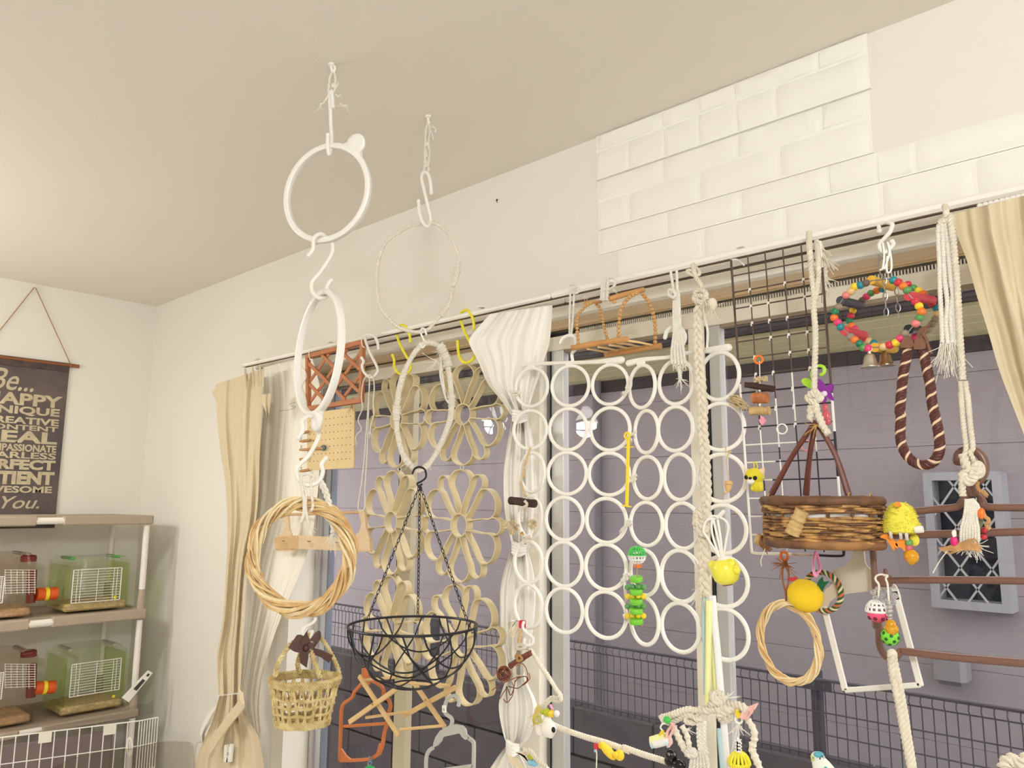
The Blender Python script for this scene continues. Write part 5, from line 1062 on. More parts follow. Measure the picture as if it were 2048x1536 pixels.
wm = {k: mat('bead_'+k, c, .35, spec=.5) for k, c in dict(red=(206, 52, 66), pink=(226, 62, 118), yellow=(240, 206, 48), orange=(238, 122, 44), green=(92, 152, 84), teal=(34, 138, 148), brown=(98, 52, 40), tan=(222, 186, 128), rose=(232, 130, 124), emerald=(34, 128, 90), dark=(112, 92, 82)).items()}
bsw = thing('bead_ring_swing', 'round bird swing of bright painted beads with two bells', 'swing', P15.at(1770, 740))
bme = {k: bm_mesh(MB().sphere((0, 0, 0), (1, 1, .94), 12, 9), 'bead', m_) for k, m_ in wm.items()}
def B(x, y, k, pl, r=.0075): inst('bead', bme[k], bsw, pl.at(*h1_(x, y)), None, r*random.uniform(.96, 1.04))
for x, y, k in ((345, 550, 'dark'), (304, 566, 'teal'), (262, 577, 'yellow'), (233, 613, 'tan'), (196, 642, 'rose'), (140, 730, 'brown'), (113, 765, 'emerald'), (107, 812, 'orange'), (134, 846, 'pink'), (155, 882, 'teal'), (230, 955, 'brown'), (262, 978, 'orange'), (297, 1006, 'emerald'), (325, 1038, 'green'), (363, 1044, 'pink'),
                (477, 1030, 'tan'), (523, 1017, 'red'), (570, 1000, 'yellow'), (606, 968, 'pink'), (638, 932, 'brown'), (720, 855, 'rose'), (750, 813, 'green'), (765, 766, 'orange'), (745, 724, 'yellow'), (720, 690, 'red'), (657, 605, 'green'), (627, 574, 'orange'), (590, 546, 'red'), (553, 528, 'teal')): B(x, y, k, PBf)
for x, y, k in ((470, 596, 'teal'), (426, 608, 'orange'), (384, 626, 'green'), (350, 652, 'pink'), (318, 680, 'dark'), (248, 757, 'yellow'), (232, 795, 'red'), (222, 836, 'emerald'), (236, 870, 'orange'), (262, 896, 'pink'), (332, 968, 'red'), (367, 985, 'tan'), (406, 1000, 'teal'), (596, 1012, 'brown'), (662, 560, 'red'), (703, 586, 'green'), (742, 604, 'yellow'), (778, 630, 'orange'), (842, 708, 'red'), (877, 741, 'teal'), (882, 782, 'tan'), (868, 822, 'brown'), (845, 858, 'brown'), (815, 902, 'brown'), (715, 955, 'pink')): B(x, y, k, PBk, .0072)
MB().tube(smooth(PBf.pts(C(H1, [(400, 530), (262, 577), (165, 680), (107, 812), (190, 908), (297, 1006), (405, 1035), (570, 1000), (680, 900), (765, 766), (680, 650), (553, 528), (400, 530)])), 4), .0012, 5).build('wire', clip_steel, bsw)
for nm, a, b_, m_ in (('yellow_perch', (385, 527), (545, 578), mat('perch_yellow', (226, 176, 62), .6, var=.1, vs=60)), ('charcoal_perch', (155, 682), (305, 718), mat('perch_charcoal', (70, 70, 76), .6)), ('red_perch', (185, 908), (330, 945), mat('perch_red', (206, 66, 76), .6)), ('yellow_perch', (410, 1035), (560, 1045), mat('perch_yellow', (226, 176, 62), .6)), ('black_perch', (668, 898), (735, 900), mat('perch_black', (30, 32, 36), .25)), ('red_perch', (668, 648), (845, 680), mat('perch_red', (206, 66, 76), .6))):
    MB().tube(smooth([PBf.at(*h1_(*a)), PBk.at(*h1_(*b_))], 4), .0085, 14).build(nm, m_, bsw)
for k, (x, y, s_, c) in enumerate(((380, 1185, 1, (206, 196, 178)), (497, 1172, .95, (176, 148, 112)))):
    p = PBf.at(*h1_(x, y), .003 if k == 0 else -.03); d = .0165*s_
    MB().lathe([(d, 0), (d*1.0, .001), (d*.82, .004), (d*.68, .011), (d*.58, .019), (d*.4, .0235), (.003, .025), (.003, .029), (.001, .031)], p, m=22).build('bell', mat('bell_metal_%d' % k, c, .28, metal=.85), bsw)
    MB().tube(circ(p+(0, 0, .034), .4, .0045, 14), .0009, 5, closed=True).build('bell_ring', clip_steel, bsw)
lk2 = bm_mesh(MB().tube(np.stack([.0036*np.cos(aa), 0*aa, .0078*np.sin(aa)], 1), .0011, 5, closed=True), 'chain_link', clip_steel)
chain(PBf.at(*h1_(482, 500), .004), PBf.at(*h1_(500, 800), .004), lk2, bsw, step=.0125); chain(PBf.at(*h1_(575, 580), -.03), PBf.at(*h1_(596, 830), -.03), lk2, bsw, step=.0125)
# brown tieback rope loop
tie = thing('tieback_loop', 'brown and cream twisted tieback rope hanging from the bead ring', 'rope', PBf.at(1840, 935)); trm = mat('tieback_brown', (92, 48, 40), .5, var=.15, vs=200); trc = mat('tieback_cream', (228, 200, 166), .6)
P = smooth(PBf.pts(C(H1, [(662, 1035), (650, 1120), (625, 1250), (612, 1400), (600, 1536)])+C(H2, [(610, 180), (605, 340), (625, 440), (690, 530), (780, 565), (860, 535), (900, 450), (895, 330), (870, 210), (845, 100)])+C(H1, [(828, 1300), (800, 1170), (770, 1040)])), 8); P = resample(P, .0022)
T_, N_, B__ = frames(P); ph = np.arange(len(P))*.0022/.023*2*PI
for k in range(4): MB().tube(P+N_*(.0048*np.cos(ph+k*PI/2))[:, None]+B__*(.0048*np.sin(ph+k*PI/2))[:, None], .0042 if k else .0036, 7).build('strand', trc if k == 0 else trm, tie)
lea = mat('leather_brown', (128, 88, 66), .6, var=.12, vs=30)
for P in ([(640, 965), (680, 955), (708, 985), (712, 1030), (690, 1042), (620, 1040), (622, 1000)], [(740, 965), (775, 960), (800, 995), (802, 1045), (770, 1055), (715, 1052), (712, 1010)]):
    MB().prism(PBf.pts([q+(.006,) for q in C(H1, P)]), .012).build('leather_cap', lea, tie, sm=False)
for P in ([(760, 1030), (745, 930), (775, 890), (800, 900), (770, 950), (740, 940)], [(770, 920), (800, 980), (820, 1040), (842, 1085)], [(730, 950), (770, 910), (815, 870), (840, 850)]): MB().tube(smooth(PBf.pts([q+(.004,) for q in C(H1, P)]), 5), .0028, 7).build('leather_lace', lea, tie)
# ================================================================== white cord bundle and line to the brown rack
PN = yplane(1.44); t = thing('cord_bundle', 'tall bundle of white cords tied on the rail beside the right curtain', 'cord', PN.at(1905, 740))
for k, P in enumerate(([(895, 110), (890, 180), (900, 400), (905, 620), (915, 800), (922, 1000)], [(920, 90), (930, 300), (940, 520), (960, 700), (950, 850), (965, 1010)], [(945, 90), (965, 300), (985, 520), (1000, 640), (985, 800), (1000, 1000)], [(950, 90), (985, 300), (1000, 560), (1015, 800), (1020, 960), (1030, 1020)])): MB().rope(smooth(PN.pts(C(H1, P)), 6), .0042, .016).build('strand', COTTON, t)
MB().rope(smooth(PN.pts(C(H1, [(965, 40, -.02), (985, 90, .004), (1010, 300, .004), (1035, 600, .004), (1050, 900, .004), (1075, 1280, .004)])), 6), .006, .02).build('thick_strand', COTTON2, t)
b = MB(); b.rope(smooth([PR.at(*h1_(940, -30), .012), *PN.pts(C(H1, [(950, 10), (940, 60), (895, 100), (925, 90), (985, 60), (975, 90), (930, 70)]))], 6), .0055, .02); b.build('knot', COTTON2, t)
b = MB()
for k in range(7): fray(b, PN.at(*h1_(912+k*19, 1000)), (0, 0, -.052), 9, 1, .004, .0008)
b.build('frayed_ends', COTTON, t)
ln = thing('hanging_line', 'double white cord from the rail down to the brown rack hook', 'cord', PN.at(1935, 970))
for P in (C(H1, [(1060, 1290), (1075, 1536)])+C(H2, [(1060, 20), (1080, 260), (1100, 440), (1075, 520), (1085, 580), (1110, 610)]), C(H1, [(1095, 1290), (1125, 1536)])+C(H2, [(1110, 20), (1130, 240), (1150, 430), (1130, 470), (1150, 520), (1160, 560)])): MB().rope(smooth(PN.pts(P), 6), .0046, .017).build('strand', COTTON2, ln)
b = MB()
for P in ([(1075, 480), (1100, 560), (1150, 600), (1180, 560), (1200, 600), (1170, 650), (1110, 670), (1080, 640), (1120, 600)], [(1090, 560), (1160, 640), (1130, 690), (1080, 680), (1070, 620)]): b.rope(smooth(PN.pts([q+(.008,) for q in C(H2, P)]), 6), .0075, .026)
b.build('knot', COTTON2, ln); MB().sphere(PN.at(*h2_(1190, 600), .004), (.011, .008, .015), 12, 9).build('cotton_puff', COTTON2, ln)
MB().rope(smooth(PN.pts(C(H2, [(1080, 640, .008), (1070, 720, .008), (1075, 800, .008)])), 6), .006, .02).build('strand', COTTON2, ln)
# ================================================================== brown multi bar hanger
rackm = mat('rack_brown', (124, 88, 74), .32, var=.08, vs=30, spec=.5); PZ = yplane(1.47)
rk = thing('trouser_rack', 'brown multi bar hanger with swing arms hanging at the right', 'hanger', PZ.at(1900, 1350))
def rb(P, r=.0062, nm='bar', m_=None): return MB().tube(smooth(PZ.pts(P), 7), r, 10, round_ends=True).build(nm, m_ or rackm, rk)
rb(C(H2, [(1040, 535), (1045, 490), (1080, 460), (1140, 450), (1200, 480), (1240, 550), (1240, 620), (1205, 680), (1165, 700), (1150, 760)]), [.0085, .0075, .0065, .0062], 'hook')
MB().lathe([(.008, -.012), (.0095, 0), (.008, .012)], PZ.at(*h2_(1150, 745)), m=14).build('swivel', rackm, rk)
rb(C(H2, [(410, 905), (440, 885), (490, 890), (520, 915), (600, 918), (720, 912), (900, 895), (1030, 880), (1070, 840), (1110, 790), (1150, 775), (1200, 790), (1225, 840), (1260, 880), (1536, 885), (1700, 892)]), nm='top_bar')
rb(C(H2, [(400, 1100), (620, 1092), (900, 1085), (1200, 1076), (1536, 1065), (1700, 1062)]), .0066, 'swing_arm'); rb(C(H2, [(420, 1438), (620, 1430), (900, 1430), (1200, 1432), (1536, 1436), (1700, 1438)]), .0062, 'swing_arm')
rb(C(H2, [(385, 900), (385, 1040), (400, 1200), (420, 1480)])+C(H3, [(515, 400), (530, 560), (535, 690), (560, 760), (600, 795), (640, 790), (680, 750), (720, 752), (1000, 785), (1300, 812), (1520, 830)]), .0066, 'frame')
for y in (1030, 1390): MB().bar(PZ.at(*h2_(400, y+12)), PZ.at(*h2_(480, y+8)), .008, .008, up=(0, 1, 0), bev=.001).build('arm_catch', rackm, rk, sm=False); rb(C(H2, [(462, y), (480, y-20)] if y < 1100 else [(500, y+40), (495, y-30)]), .0042, 'catch_pin')
MB().box(PZ.at(*h2_(480, 1435)), (.026, .012, .022), bev=.003).build('pivot', rackm, rk, sm=False); MB().box(PZ.at(*h3_(520, 560)), (.014, .014, .02), bev=.003).build('pivot', rackm, rk, sm=False)
# rope tassel on the rack and small toys
PY = yplane(1.43)
t = thing('rope_tassel', 'frayed cotton rope tassel with a corn husk hanging on the brown rack', 'tassel', PY.at(1940, 1110))
for k in range(7):
    x = 1085+k*16; MB().rope(smooth(PY.pts(C(H2, [(1100+k*8, 820), (x+12, 880), (x+10*math.sin(k), 960), (x-20+k*5, 1040), (1060+k*22, 1120), (1060+k*20, 1180)])), 5), .0027, .012).build('strand', COTTON, t)
b = MB()
for k in range(10): fray(b, PY.at(*h2_(1070+k*13, 1165)), (.004, 0, -.014), 7, 1, .003, .0007)
b.build('frayed_ends', COTTON, t)
hk_ = MB(); hsm = mat('husk_tan', (214, 164, 110), .9, var=.35, vs=60)
for k in range(30): hk_.tube(smooth([PY.at(*h2_(915+rng.normal()*8, 1195+rng.normal()*5), .012), PY.at(*h2_(1010+rng.normal()*20, 1195+rng.normal()*16), .012), PY.at(*h2_(1110+rng.normal()*20, 1170+rng.normal()*18), .012), PY.at(*h2_(1190+rng.normal()*12, 1195+rng.normal()*14), .012)], 3), [.0008, .0018, .0018, .001], 5)
hk_.build('husk', hsm, t)['kind'] = 'stuff'
MB().tube(smooth(PY.pts(C(H2, [(955, 1215, .014), (900, 1290, .01), (850, 1378, .008)])), 5), .0009, 5).build('string', COTTON, t)
MB().tube(smooth(PY.pts(C(H2, [(1010, 1105, .014), (1000, 1075, .016), (1015, 1062, .014), (1018, 1100, .012)])), 5), .002, 6).build('white_loop', WHITE_PLASTIC, t); MB().sphere(PY.at(*h2_(1010, 1140), .012), (.006, .005, .008), 10, 8).build('magenta_bead', mat('bead_magenta', (224, 44, 122), .35), t)
t = thing('charm_string', 'small orange and red charm string behind the rope tassel on the rack', 'charm', PY.at(1970, 1080))
MB().rope(smooth(PN.pts(C(H2, [(1185, 690), (1190, 740), (1220, 770), (1260, 800), (1230, 760)])), 6), .0034, .012).build('tan_cord', hsm, t); MB().rope(smooth(PY.pts(C(H2, [(1215, 900), (1240, 950), (1270, 980), (1255, 1020), (1280, 1050)])), 6), .0036, .013).build('tan_cord', hsm, t)
MB().sphere(PY.at(*h2_(1215, 930)), (.006, .005, .009), 10, 8).build('orange_bead', wm['orange'], t)
for y in (1055, 1105): MB().sphere(PY.at(*h2_(1235, y), -.03), (.005, .004, .005), 10, 8).build('red_bead', wm['red'], t)
MB().sphere(PY.at(*h2_(1190, 970), -.02), (.008, .006, .016), 10, 8).build('green_bead', mat('bead_olive', (120, 128, 100), .4), t)
# ================================================================== yellow fluffy chick
PC = yplane(1.40); ck = thing('plush_chick', 'fluffy yellow chick toy perched on the brown rack', 'plush toy', PC.at(1800, 1100)); s_ = depth(PC.at(1803, 1040))/FPX/3.765
fl_ = mat('chick_fluff', (242, 230, 84), 1., var=.06, vs=80, bump=.5, bs=500)
cc_ = PC.at(*h2_(608, 970)); 
prof = [(.001, -114), (84, -112), (116, -98), (124, -62), (114, -10), (96, 40), (76, 82), (52, 110), (26, 122), (.001, 125)]
MB().lathe([(r*s_, -0+h*s_) for r, h in prof], cc_, m=24).build('body', fl_, ck)
b = MB()
for k in range(700):
    z = rng.uniform(-112, 118); r = np.interp(z, [h for _, h in prof], [r_ for r_, _ in prof]); a = rng.uniform(0, 2*PI); d = np.array([math.cos(a), math.sin(a), rng.uniform(-.3, .4)]); p = cc_+s_*np.array([r*math.cos(a), r*math.sin(a), z]); e = p+d*.0028+rng.normal(size=3)*.001
    b.tube([p-d*.001, e], [.0009, .0002], 3)
b.build('fluff', fl_, ck)['kind'] = 'stuff'
org = mat('felt_orange', (240, 146, 48), .7)
MB().prism(PC.pts([q+(.022,) for q in C(H2, [(560, 870), (575, 840), (595, 845), (608, 872), (585, 882)])]), .007).build('beak', org, ck, sm=False)
for P in ([(485, 1085), (455, 1110), (500, 1125), (520, 1150), (545, 1190), (560, 1210), (565, 1180), (590, 1195), (585, 1160), (550, 1120), (520, 1095)], [(570, 1160), (600, 1120), (630, 1130), (650, 1120), (640, 1160), (660, 1190), (640, 1215), (620, 1190), (590, 1180)]): MB().prism(smooth(PC.pts([q+(.012,) for q in C(H2, P)]), 2, closed=True), .004).build('foot', org, ck, sm=False)
for x, y in ((530, 1075), (605, 1080), (650, 1090)): MB().tube(smooth(PC.pts(C(H2, [(x, y-10, .022), (x+2, y+12, .024), (x+6, y+38, .018)])), 4), .0026, 6).build('leg_cord', mat('cord_grey', (214, 206, 196), .7), ck)
MB().lathe([(.0055, -.006), (.006, 0), (.0055, .006)], PC.at(*h2_(745, 1050), .01), axis=(1, 0, .1), m=12).build('tag_knob', mat('plush_white', (246, 238, 226), .9), ck)
for x, y, m_, s2 in ((672, 1150, mat('bead_green_clear', (132, 190, 110), .2, trans=.4), .006), (672, 1190, mat('drop_pink', (240, 120, 128), .2, trans=.4), .006), (690, 1255, mat('bead_amber', (244, 176, 34), .15, trans=.3), .0115), (660, 1240, mat('bead_amber', (244, 176, 34), .15), .006), (712, 1245, mat('bead_amber', (244, 176, 34), .15), .006), (690, 1290, mat('bead_amber', (244, 176, 34), .15), .006)): MB().sphere(PC.at(*h2_(x, y), .012), s2, 12, 9).build('bead', m_, ck)
MB().sphere(PC.at(*h2_(710, 1130), -.01), (.008, .006, .01), 10, 8).build('tail', fl_, ck)
# ================================================================== white hanger frame
PH = yplane(1.50); wh = thing('hanger_frame', 'translucent white plastic hanger frame with blank header behind the brown rack', 'hanger', PH.at(1745, 1385)); whm = mat('hanger_milky', (240, 235, 224), .35, trans=.12)
MB().prism(smooth(PH.pts(C(H3, [(360, 85), (370, 70), (430, 70), (440, 150), (470, 190), (510, 230), (560, 300), (620, 310), (600, 330), (480, 345), (330, 360), (260, 380), (205, 415), (180, 460), (150, 450), (148, 390), (175, 330), (225, 290), (218, 210), (290, 180), (345, 130)])), 2, closed=True), .004).build('header', mat('hanger_header', (226, 214, 192), .4, trans=.1), wh, sm=False)
for a, b_, w_ in (((160, 440), (305, 1015), .011), ((300, 1012), (812, 975), .009), ((812, 985), (640, 340), .011)): MB().bar(PH.at(*h3_(*a)), PH.at(*h3_(*b_)), w_, .006, up=(0, 1, 0), bev=.0015).build('frame_bar', whm, wh, sm=False)
MB().strip(smooth(PH.pts(C(H3, [(560, 305), (620, 315), (645, 360), (655, 400)])), 5), .006, .012).build('shoulder', whm, wh)
# ---- balls and clear flower charms on the rack
PQ2 = yplane(1.42); flc = mat('acrylic_clear', (240, 238, 238), .08, trans=.85)
bl = thing('lattice_ball', 'white and pink lattice ball with a clear flower hung on the rack', 'toy', PQ2.at(1755, 1250)); cB = PQ2.at(*h3_(525, 480)); rB = 74/3.368*depth(cB)/FPX; wp = mat('ball_white', (244, 240, 234), .35); pk2 = mat('ball_pink', (240, 92, 128), .35)
for k in range(7):
    a = k*PI/7; th = np.linspace(0, PI, 16); MB().tube([cB+rB*np.array([math.cos(t_)*math.cos(a), math.cos(t_)*math.sin(a), math.sin(t_)]) for t_ in th], .0020, 6).build('white_rib', wp, bl)
for z in (0., .42, .75): MB().tube(np.array([cB+rB*np.array([math.sqrt(1-z*z)*math.cos(x), math.sqrt(1-z*z)*math.sin(x), z]) for x in np.linspace(0, 2*PI, 36, endpoint=False)]), .0022, 6, closed=True).build('white_ring', wp, bl)
V = MB(); V.lathe([(rB*math.cos(t_), -rB*math.sin(t_)) for t_ in np.linspace(0, 1.5, 9)], cB, m=24); V.build('pink_half', pk2, bl)
hb2 = MB()
for k in range(8): a = k*PI/4; hb2.sphere(cB+rB*.97*np.array([math.cos(a)*.8, math.sin(a)*.8, -.58]), .0035, 8, 6)
hb2.build('ball_holes', mat('hole_maroon', (110, 30, 50), .7), bl)
MB().tube(smooth(PQ2.pts(C(H3, [(570, 235, .0), (540, 232, .012), (512, 245, .012), (510, 270, .01), (530, 300, .008), (530, 350, .006), (528, 400, .004)])), 5), .0018, 6).build('cord', COTTON, bl)
def clear_flower(t, x, y, r):
    c_ = PQ2.at(*h3_(x, y), .006)
    for k in range(5): a = k*2*PI/5+.3; MB().sphere(c_+r*np.array([math.cos(a), 0, math.sin(a)]), (r*.62, .0022, r*.62), 10, 7).build('clear_petal', flc, t)
clear_flower(bl, 528, 365, .0085)
gbz = thing('rattle_ball', 'green holed ball below clear beads on the brown rack', 'toy', PQ2.at(1780, 1290)); cB = PQ2.at(*h3_(607, 650), .01); rB = 59/3.368*depth(cB)/FPX
MB().sphere(cB, rB, 20, 14).build('ball', mat('ball_green', (126, 212, 62), .35), gbz); hb2 = MB()
for k in range(26): z = 1-2*(k+.5)/26; a = k*2.399; d = np.array([math.sqrt(1-z*z)*math.cos(a), math.sqrt(1-z*z)*math.sin(a), z]); hb2.lathe([(.0028, 0), (.0028, .0006)], cB+d*(rB-.0001), axis=d, m=9)
hb2.build('ball_holes', mat('hole_green', (34, 92, 36), .7), gbz)
for x, y, r in ((603, 425, .0045), (603, 450, .005), (604, 480, .0055), (605, 505, .005), (610, 530, .0045)): MB().sphere(PQ2.at(*h3_(x, y), .012), r, 10, 8).build('clear_bead', flc, gbz)
for x, y, r in ((612, 570, .0085), (615, 605, .0095), (590, 590, .006), (640, 600, .006)): MB().sphere(PQ2.at(*h3_(x, y), .016), r, 12, 9).build('amber_bead', mat('bead_amber', (244, 176, 34), .15), gbz)
clear_flower(gbz, 598, 385, .0095); MB().tube(smooth(PQ2.pts(C(H3, [(565, 238, .01), (590, 240, .012), (578, 260, .012), (590, 300, .01), (598, 400, .01), (610, 560, .012)])), 5), .0018, 6).build('cord', COTTON, gbz)
rp2 = thing('hanging_rope', 'thick cotton rope looped over the bottom corner of the brown rack', 'rope', PQ2.at(1825, 1560))
for P, r in ([[(612, 765, .002), (620, 880), (660, 1080), (700, 1300), (745, 1536), (760, 1640)], .0066], [[(630, 775, -.012), (655, 900, -.004), (695, 1100, -.004), (730, 1320, -.004), (765, 1536, -.004), (780, 1640)], .0056]): MB().rope(smooth(PQ2.pts(C(H3, P)), 6), r, .024).build('strand', COTTON2, rp2)
MB().rope(smooth(PQ2.pts(C(H3, [(612, 790, .004), (612, 760, .008), (628, 760, .0), (632, 785, -.01)])), 6), .006, .022).build('loop', COTTON2, rp2)
# ================================================================== small wreath, lemon, pink ring
PSw = yplane(1.46); c, yw, R = ringfit(1516, 1638, 1203, 1368, PSw, 1)
wreath('straw_wreath', 'small oval willow wreath hanging on raffia below the grid', c, yw, R-.0075, .0068, 15, 3, .0021)
t = thing('raffia_tie', 'brown raffia tie with orange ring between the grid and the small wreath', 'raffia', PSw.at(1570, 1205)); raf = mat('raffia_brown', (176, 112, 66), .9, var=.2, vs=60)
for P in ([(805, 250), (790, 330), (792, 430), (815, 530), (820, 620)], [(820, 260), (838, 340), (840, 440), (820, 530), (822, 625)]): MB().rope(smooth(PSw.pts(C(G8, P)), 6), .0019, .009).build('raffia_strand', raf, t)
b = MB()
for k in range(3): fray(b, PSw.at(*C(G8, [(800, 290)])[0], .003), ((-.014, 0, .006), (.012, 0, -.006), (.0, 0, -.014))[k], 14, 1, .005, .0008)
b.build('raffia_tuft', raf, t); MB().tube(circ(PSw.at(*C(G8, [(803, 222)])[0], .002), .9, .0075, 20), .0024, 7, closed=True).build('orange_ring', orange, t)
lm = thing('lemon_toy', 'yellow felt lemon with green leaf tied to a striped paper rope ring', 'toy', PSw.at(1612, 1222)); cL = PSw.at(*C(G8, [(985, 560)])[0], .008); sL = depth(cL)/FPX/4.266
ax_ = np.array([.93, -.1, -.32]); prof = [(.001, -150), (60, -138), (112, -95), (134, -30), (136, 20), (118, 80), (84, 122), (40, 142), (.001, 150)]
MB().lathe([(r*sL, h*sL) for r, h in prof], cL, axis=ax_, m=22).build('lemon', mat('felt_yellow', (240, 200, 36), .9, bump=.2, bs=300), lm)
MB().prism(PSw.pts([q+(.004,) for q in C(G8, [(850, 420), (850, 405), (905, 398), (922, 420), (900, 432), (870, 438)])]), .008).build('red_ribbon', wm['red'], lm, sm=False)
MB().prism(PSw.pts([q+(.004,) for q in C(G8, [(1085, 460), (1100, 430), (1130, 400), (1138, 440), (1190, 435), (1150, 480), (1125, 530), (1110, 500)])]), .003).build('green_leaf', mat('felt_green', (28, 96, 58), .85), lm, sm=False)
cR, yR, RR = ringfit(1608, 1682, 1142, 1224, yplane(1.49), 1)
prc = [mat('paper_cream', (232, 214, 172), .8), mat('paper_green', (60, 92, 56), .8), mat('paper_orange', (220, 118, 84), .8), mat('paper_green', (60, 92, 56), .8)]
Pq = circ(cR, yR, RR*.92, 120); T_, N_, B__ = frames(Pq, True); ph = np.arange(120)/120*2*PI*11
for k in range(4): MB().tube(Pq+N_*(.0028*np.cos(ph+k*PI/2))[:, None]+B__*(.0028*np.sin(ph+k*PI/2))[:, None], .0026, 6, closed=True).build('paper_strand', prc[k], lm)
t = tag(MB().tube(smooth(PSw.pts(C(G8, [(1070, 195, .004), (1055, 260, .008), (1055, 340, .012), (1070, 395, .014), (1085, 370, .01), (1110, 330, .004), (1095, 250, .002), (1080, 200, .002)])), 6, closed=True), .0027, 8, closed=True).build('plastic_ring', mat('pink_pale', (248, 160, 196), .35)), 'long pink plastic ring linking the grid to the striped paper ring', 'ring')
# ================================================================== yellow cup holder with white whisk
yk = thing('whisk_toy', 'small white balloon whisk stuck upside down in a glossy yellow knob', 'whisk', PM.at(1450, 1172)); PU = yplane(1.42); gy_ = mat('gloss_yellow', (242, 232, 74), .15, spec=.6)
for P in ([(150, 1090), (200, 1050), (270, 1060), (330, 1100), (348, 1160), (330, 1250), (300, 1430)], [(120, 1190), (180, 1280), (230, 1360), (270, 1430)], [(200, 1060), (195, 1160), (215, 1260), (270, 1430)], [(210, 1080), (240, 1200), (270, 1330), (285, 1430)], [(250, 1080), (270, 1200), (285, 1320), (295, 1430)], [(120, 1190), (130, 1130), (160, 1085), (230, 1070)]):
    MB().tube(smooth(PU.pts(C(G7, P)), 6), .0023, 7).build('whisk_wire', WHITE_PLASTIC, yk)
MB().tube(smooth(PU.pts(C(G7, [(300, 1010), (270, 1045), (250, 1060)])), 4), .0042, 8, round_ends=True).build('whisk_tip', WHITE_PLASTIC, yk)
c1, c0 = PU.at(*C(G8, [(285, 250)])[0]), PU.at(*C(G8, [(320, 470)])[0]); ax_ = c1-c0; Lq = np.linalg.norm(ax_); ax_ /= Lq; k_ = depth(c1)/FPX/4.266
MB().lathe([(.001, 0), (55*k_, 4*k_), (98*k_, 40*k_), (118*k_, 95*k_), (120*k_, 140*k_), (108*k_, 185*k_), (90*k_, 205*k_), (88*k_, 208*k_), (.001, 210*k_)], c0, axis=ax_, m=26).build('knob', gy_, yk)
for x, y, r in ((195, 300, 40), (345, 285, 44), (400, 345, 32)): MB().sphere(PU.at(*C(G8, [(x, y)])[0], .008), r*k_, 14, 10).build('bump', gy_, yk)
MB().lathe([(.001, -6*k_), (40*k_, -3*k_), (52*k_, 12*k_)], c0, axis=ax_, m=20).build('cap', mat('cap_maroon', (122, 32, 40), .4), yk)
MB().lathe([(60*k_, 205*k_), (45*k_, 225*k_), (24*k_, 240*k_)], c0, axis=ax_, m=16).build('ferrule', WHITE_PLASTIC, yk)
# ================================================================== pastel tubes
tubs = (('pale blue plastic tube tied to the cotton braid', [(125, 575), (128, 800), (135, 1000), (140, 1400)], .0062, mat('tube_blue', (188, 218, 222), .35), -.006), ('pale yellow plastic tube tied upright to the front of the braid', [(163, 600), (160, 900), (157, 1200), (152, 1530)], .0064, mat('tube_yellow', (240, 240, 172), .35), .012), ('second pale yellow tube behind the first, leaning right', [(180, 620), (190, 850), (205, 1100), (222, 1370)], .006, mat('tube_yellow', (240, 240, 172), .35), .0), ('white plastic tube leaning right along the braid', [(190, 560), (210, 800), (235, 1050), (262, 1390)], .0072, mat('tube_white', (240, 238, 236), .3), .004))
for lab, P, r, m_, off in tubs: tag(MB().tube(smooth(PM.pts([q+(off,) for q in C(G8, P)]), 5), r, 14).build('plastic_tube', m_), lab, 'tube')
tag(MB().tube(PM.pts(C(G4, [(1190, 1180), (1205, 1360), (1222, 1560)])), .0068, 14).build('plastic_tube', mat('tube_blue', (188, 218, 222), .35)), 'pale blue plastic tube below the rope perch by the window stile', 'tube')
tag(MB().tube(PM.pts(C(G4, [(1222, 1120), (1240, 1340), (1258, 1560)])), .0066, 14).build('plastic_tube', mat('tube_white', (240, 238, 236), .3)), 'white plastic tube below the rope perch by the window stile', 'tube')
# ================================================================== toys over the ring screens
def g1(*q): return C(G1, [q])[0]
def g2(*q): return C(G2, [q])[0]
def g3(*q): return C(G3, [q])[0]
def g4(*q): return C(G4, [q])[0]
PD = yplane(1.45)
yrod = thing('plastic_rod', 'bright yellow plastic rod hooked on the cream rings', 'rod', PD.at(1254, 1014)); yb = mat('rod_yellow', (250, 218, 44), .35)
MB().bar(PD.at(*g1(1232, 1095)), PD.at(*g2(1204, 205)), .0075, .0045, up=(0, 1, 0), bev=.001).build('shaft', yb, yrod, sm=False); MB().tube(smooth(PD.pts(C(G1, [(1235, 1095), (1205, 1075), (1215, 1045), (1240, 1055), (1235, 1085)])), 5), .0026, 7).build('eye', yb, yrod)
MB().bar(PD.at(*g2(1170, 196)), PD.at(*g2(1236, 206)), .003, .008, up=(0, 1, 0), bev=.0008).build('foot', yb, yrod, sm=False); MB().bar(PD.at(*g1(1205, 1150)), PD.at(*g1(1270, 1148)), .002, .006, up=(0, 1, 0)).build('collar', yb, yrod, sm=False)
gt_ = thing('bead_toy', 'green and yellow bead stack under a lattice ball on the cream rings', 'toy', PD.at(1272, 1250))
cB = PD.at(*g2(1282, 578), .01); rB = 66/3.84*depth(cB)/FPX; gbl_ = mat('lattice_green', (76, 196, 84), .35)
for k in range(8):
    a = k*PI/8; th = np.linspace(0, PI, 9); d = lambda t_: rB*np.array([math.cos(t_)*math.cos(a), math.cos(t_)*math.sin(a), math.sin(t_)]); MB().tube([cB+d(t_) for t_ in th], .0017, 5).build('green_rib', gbl_, gt_); MB().tube([cB+d(-t_) for t_ in th], .0017, 5).build('white_rib', wp, gt_)
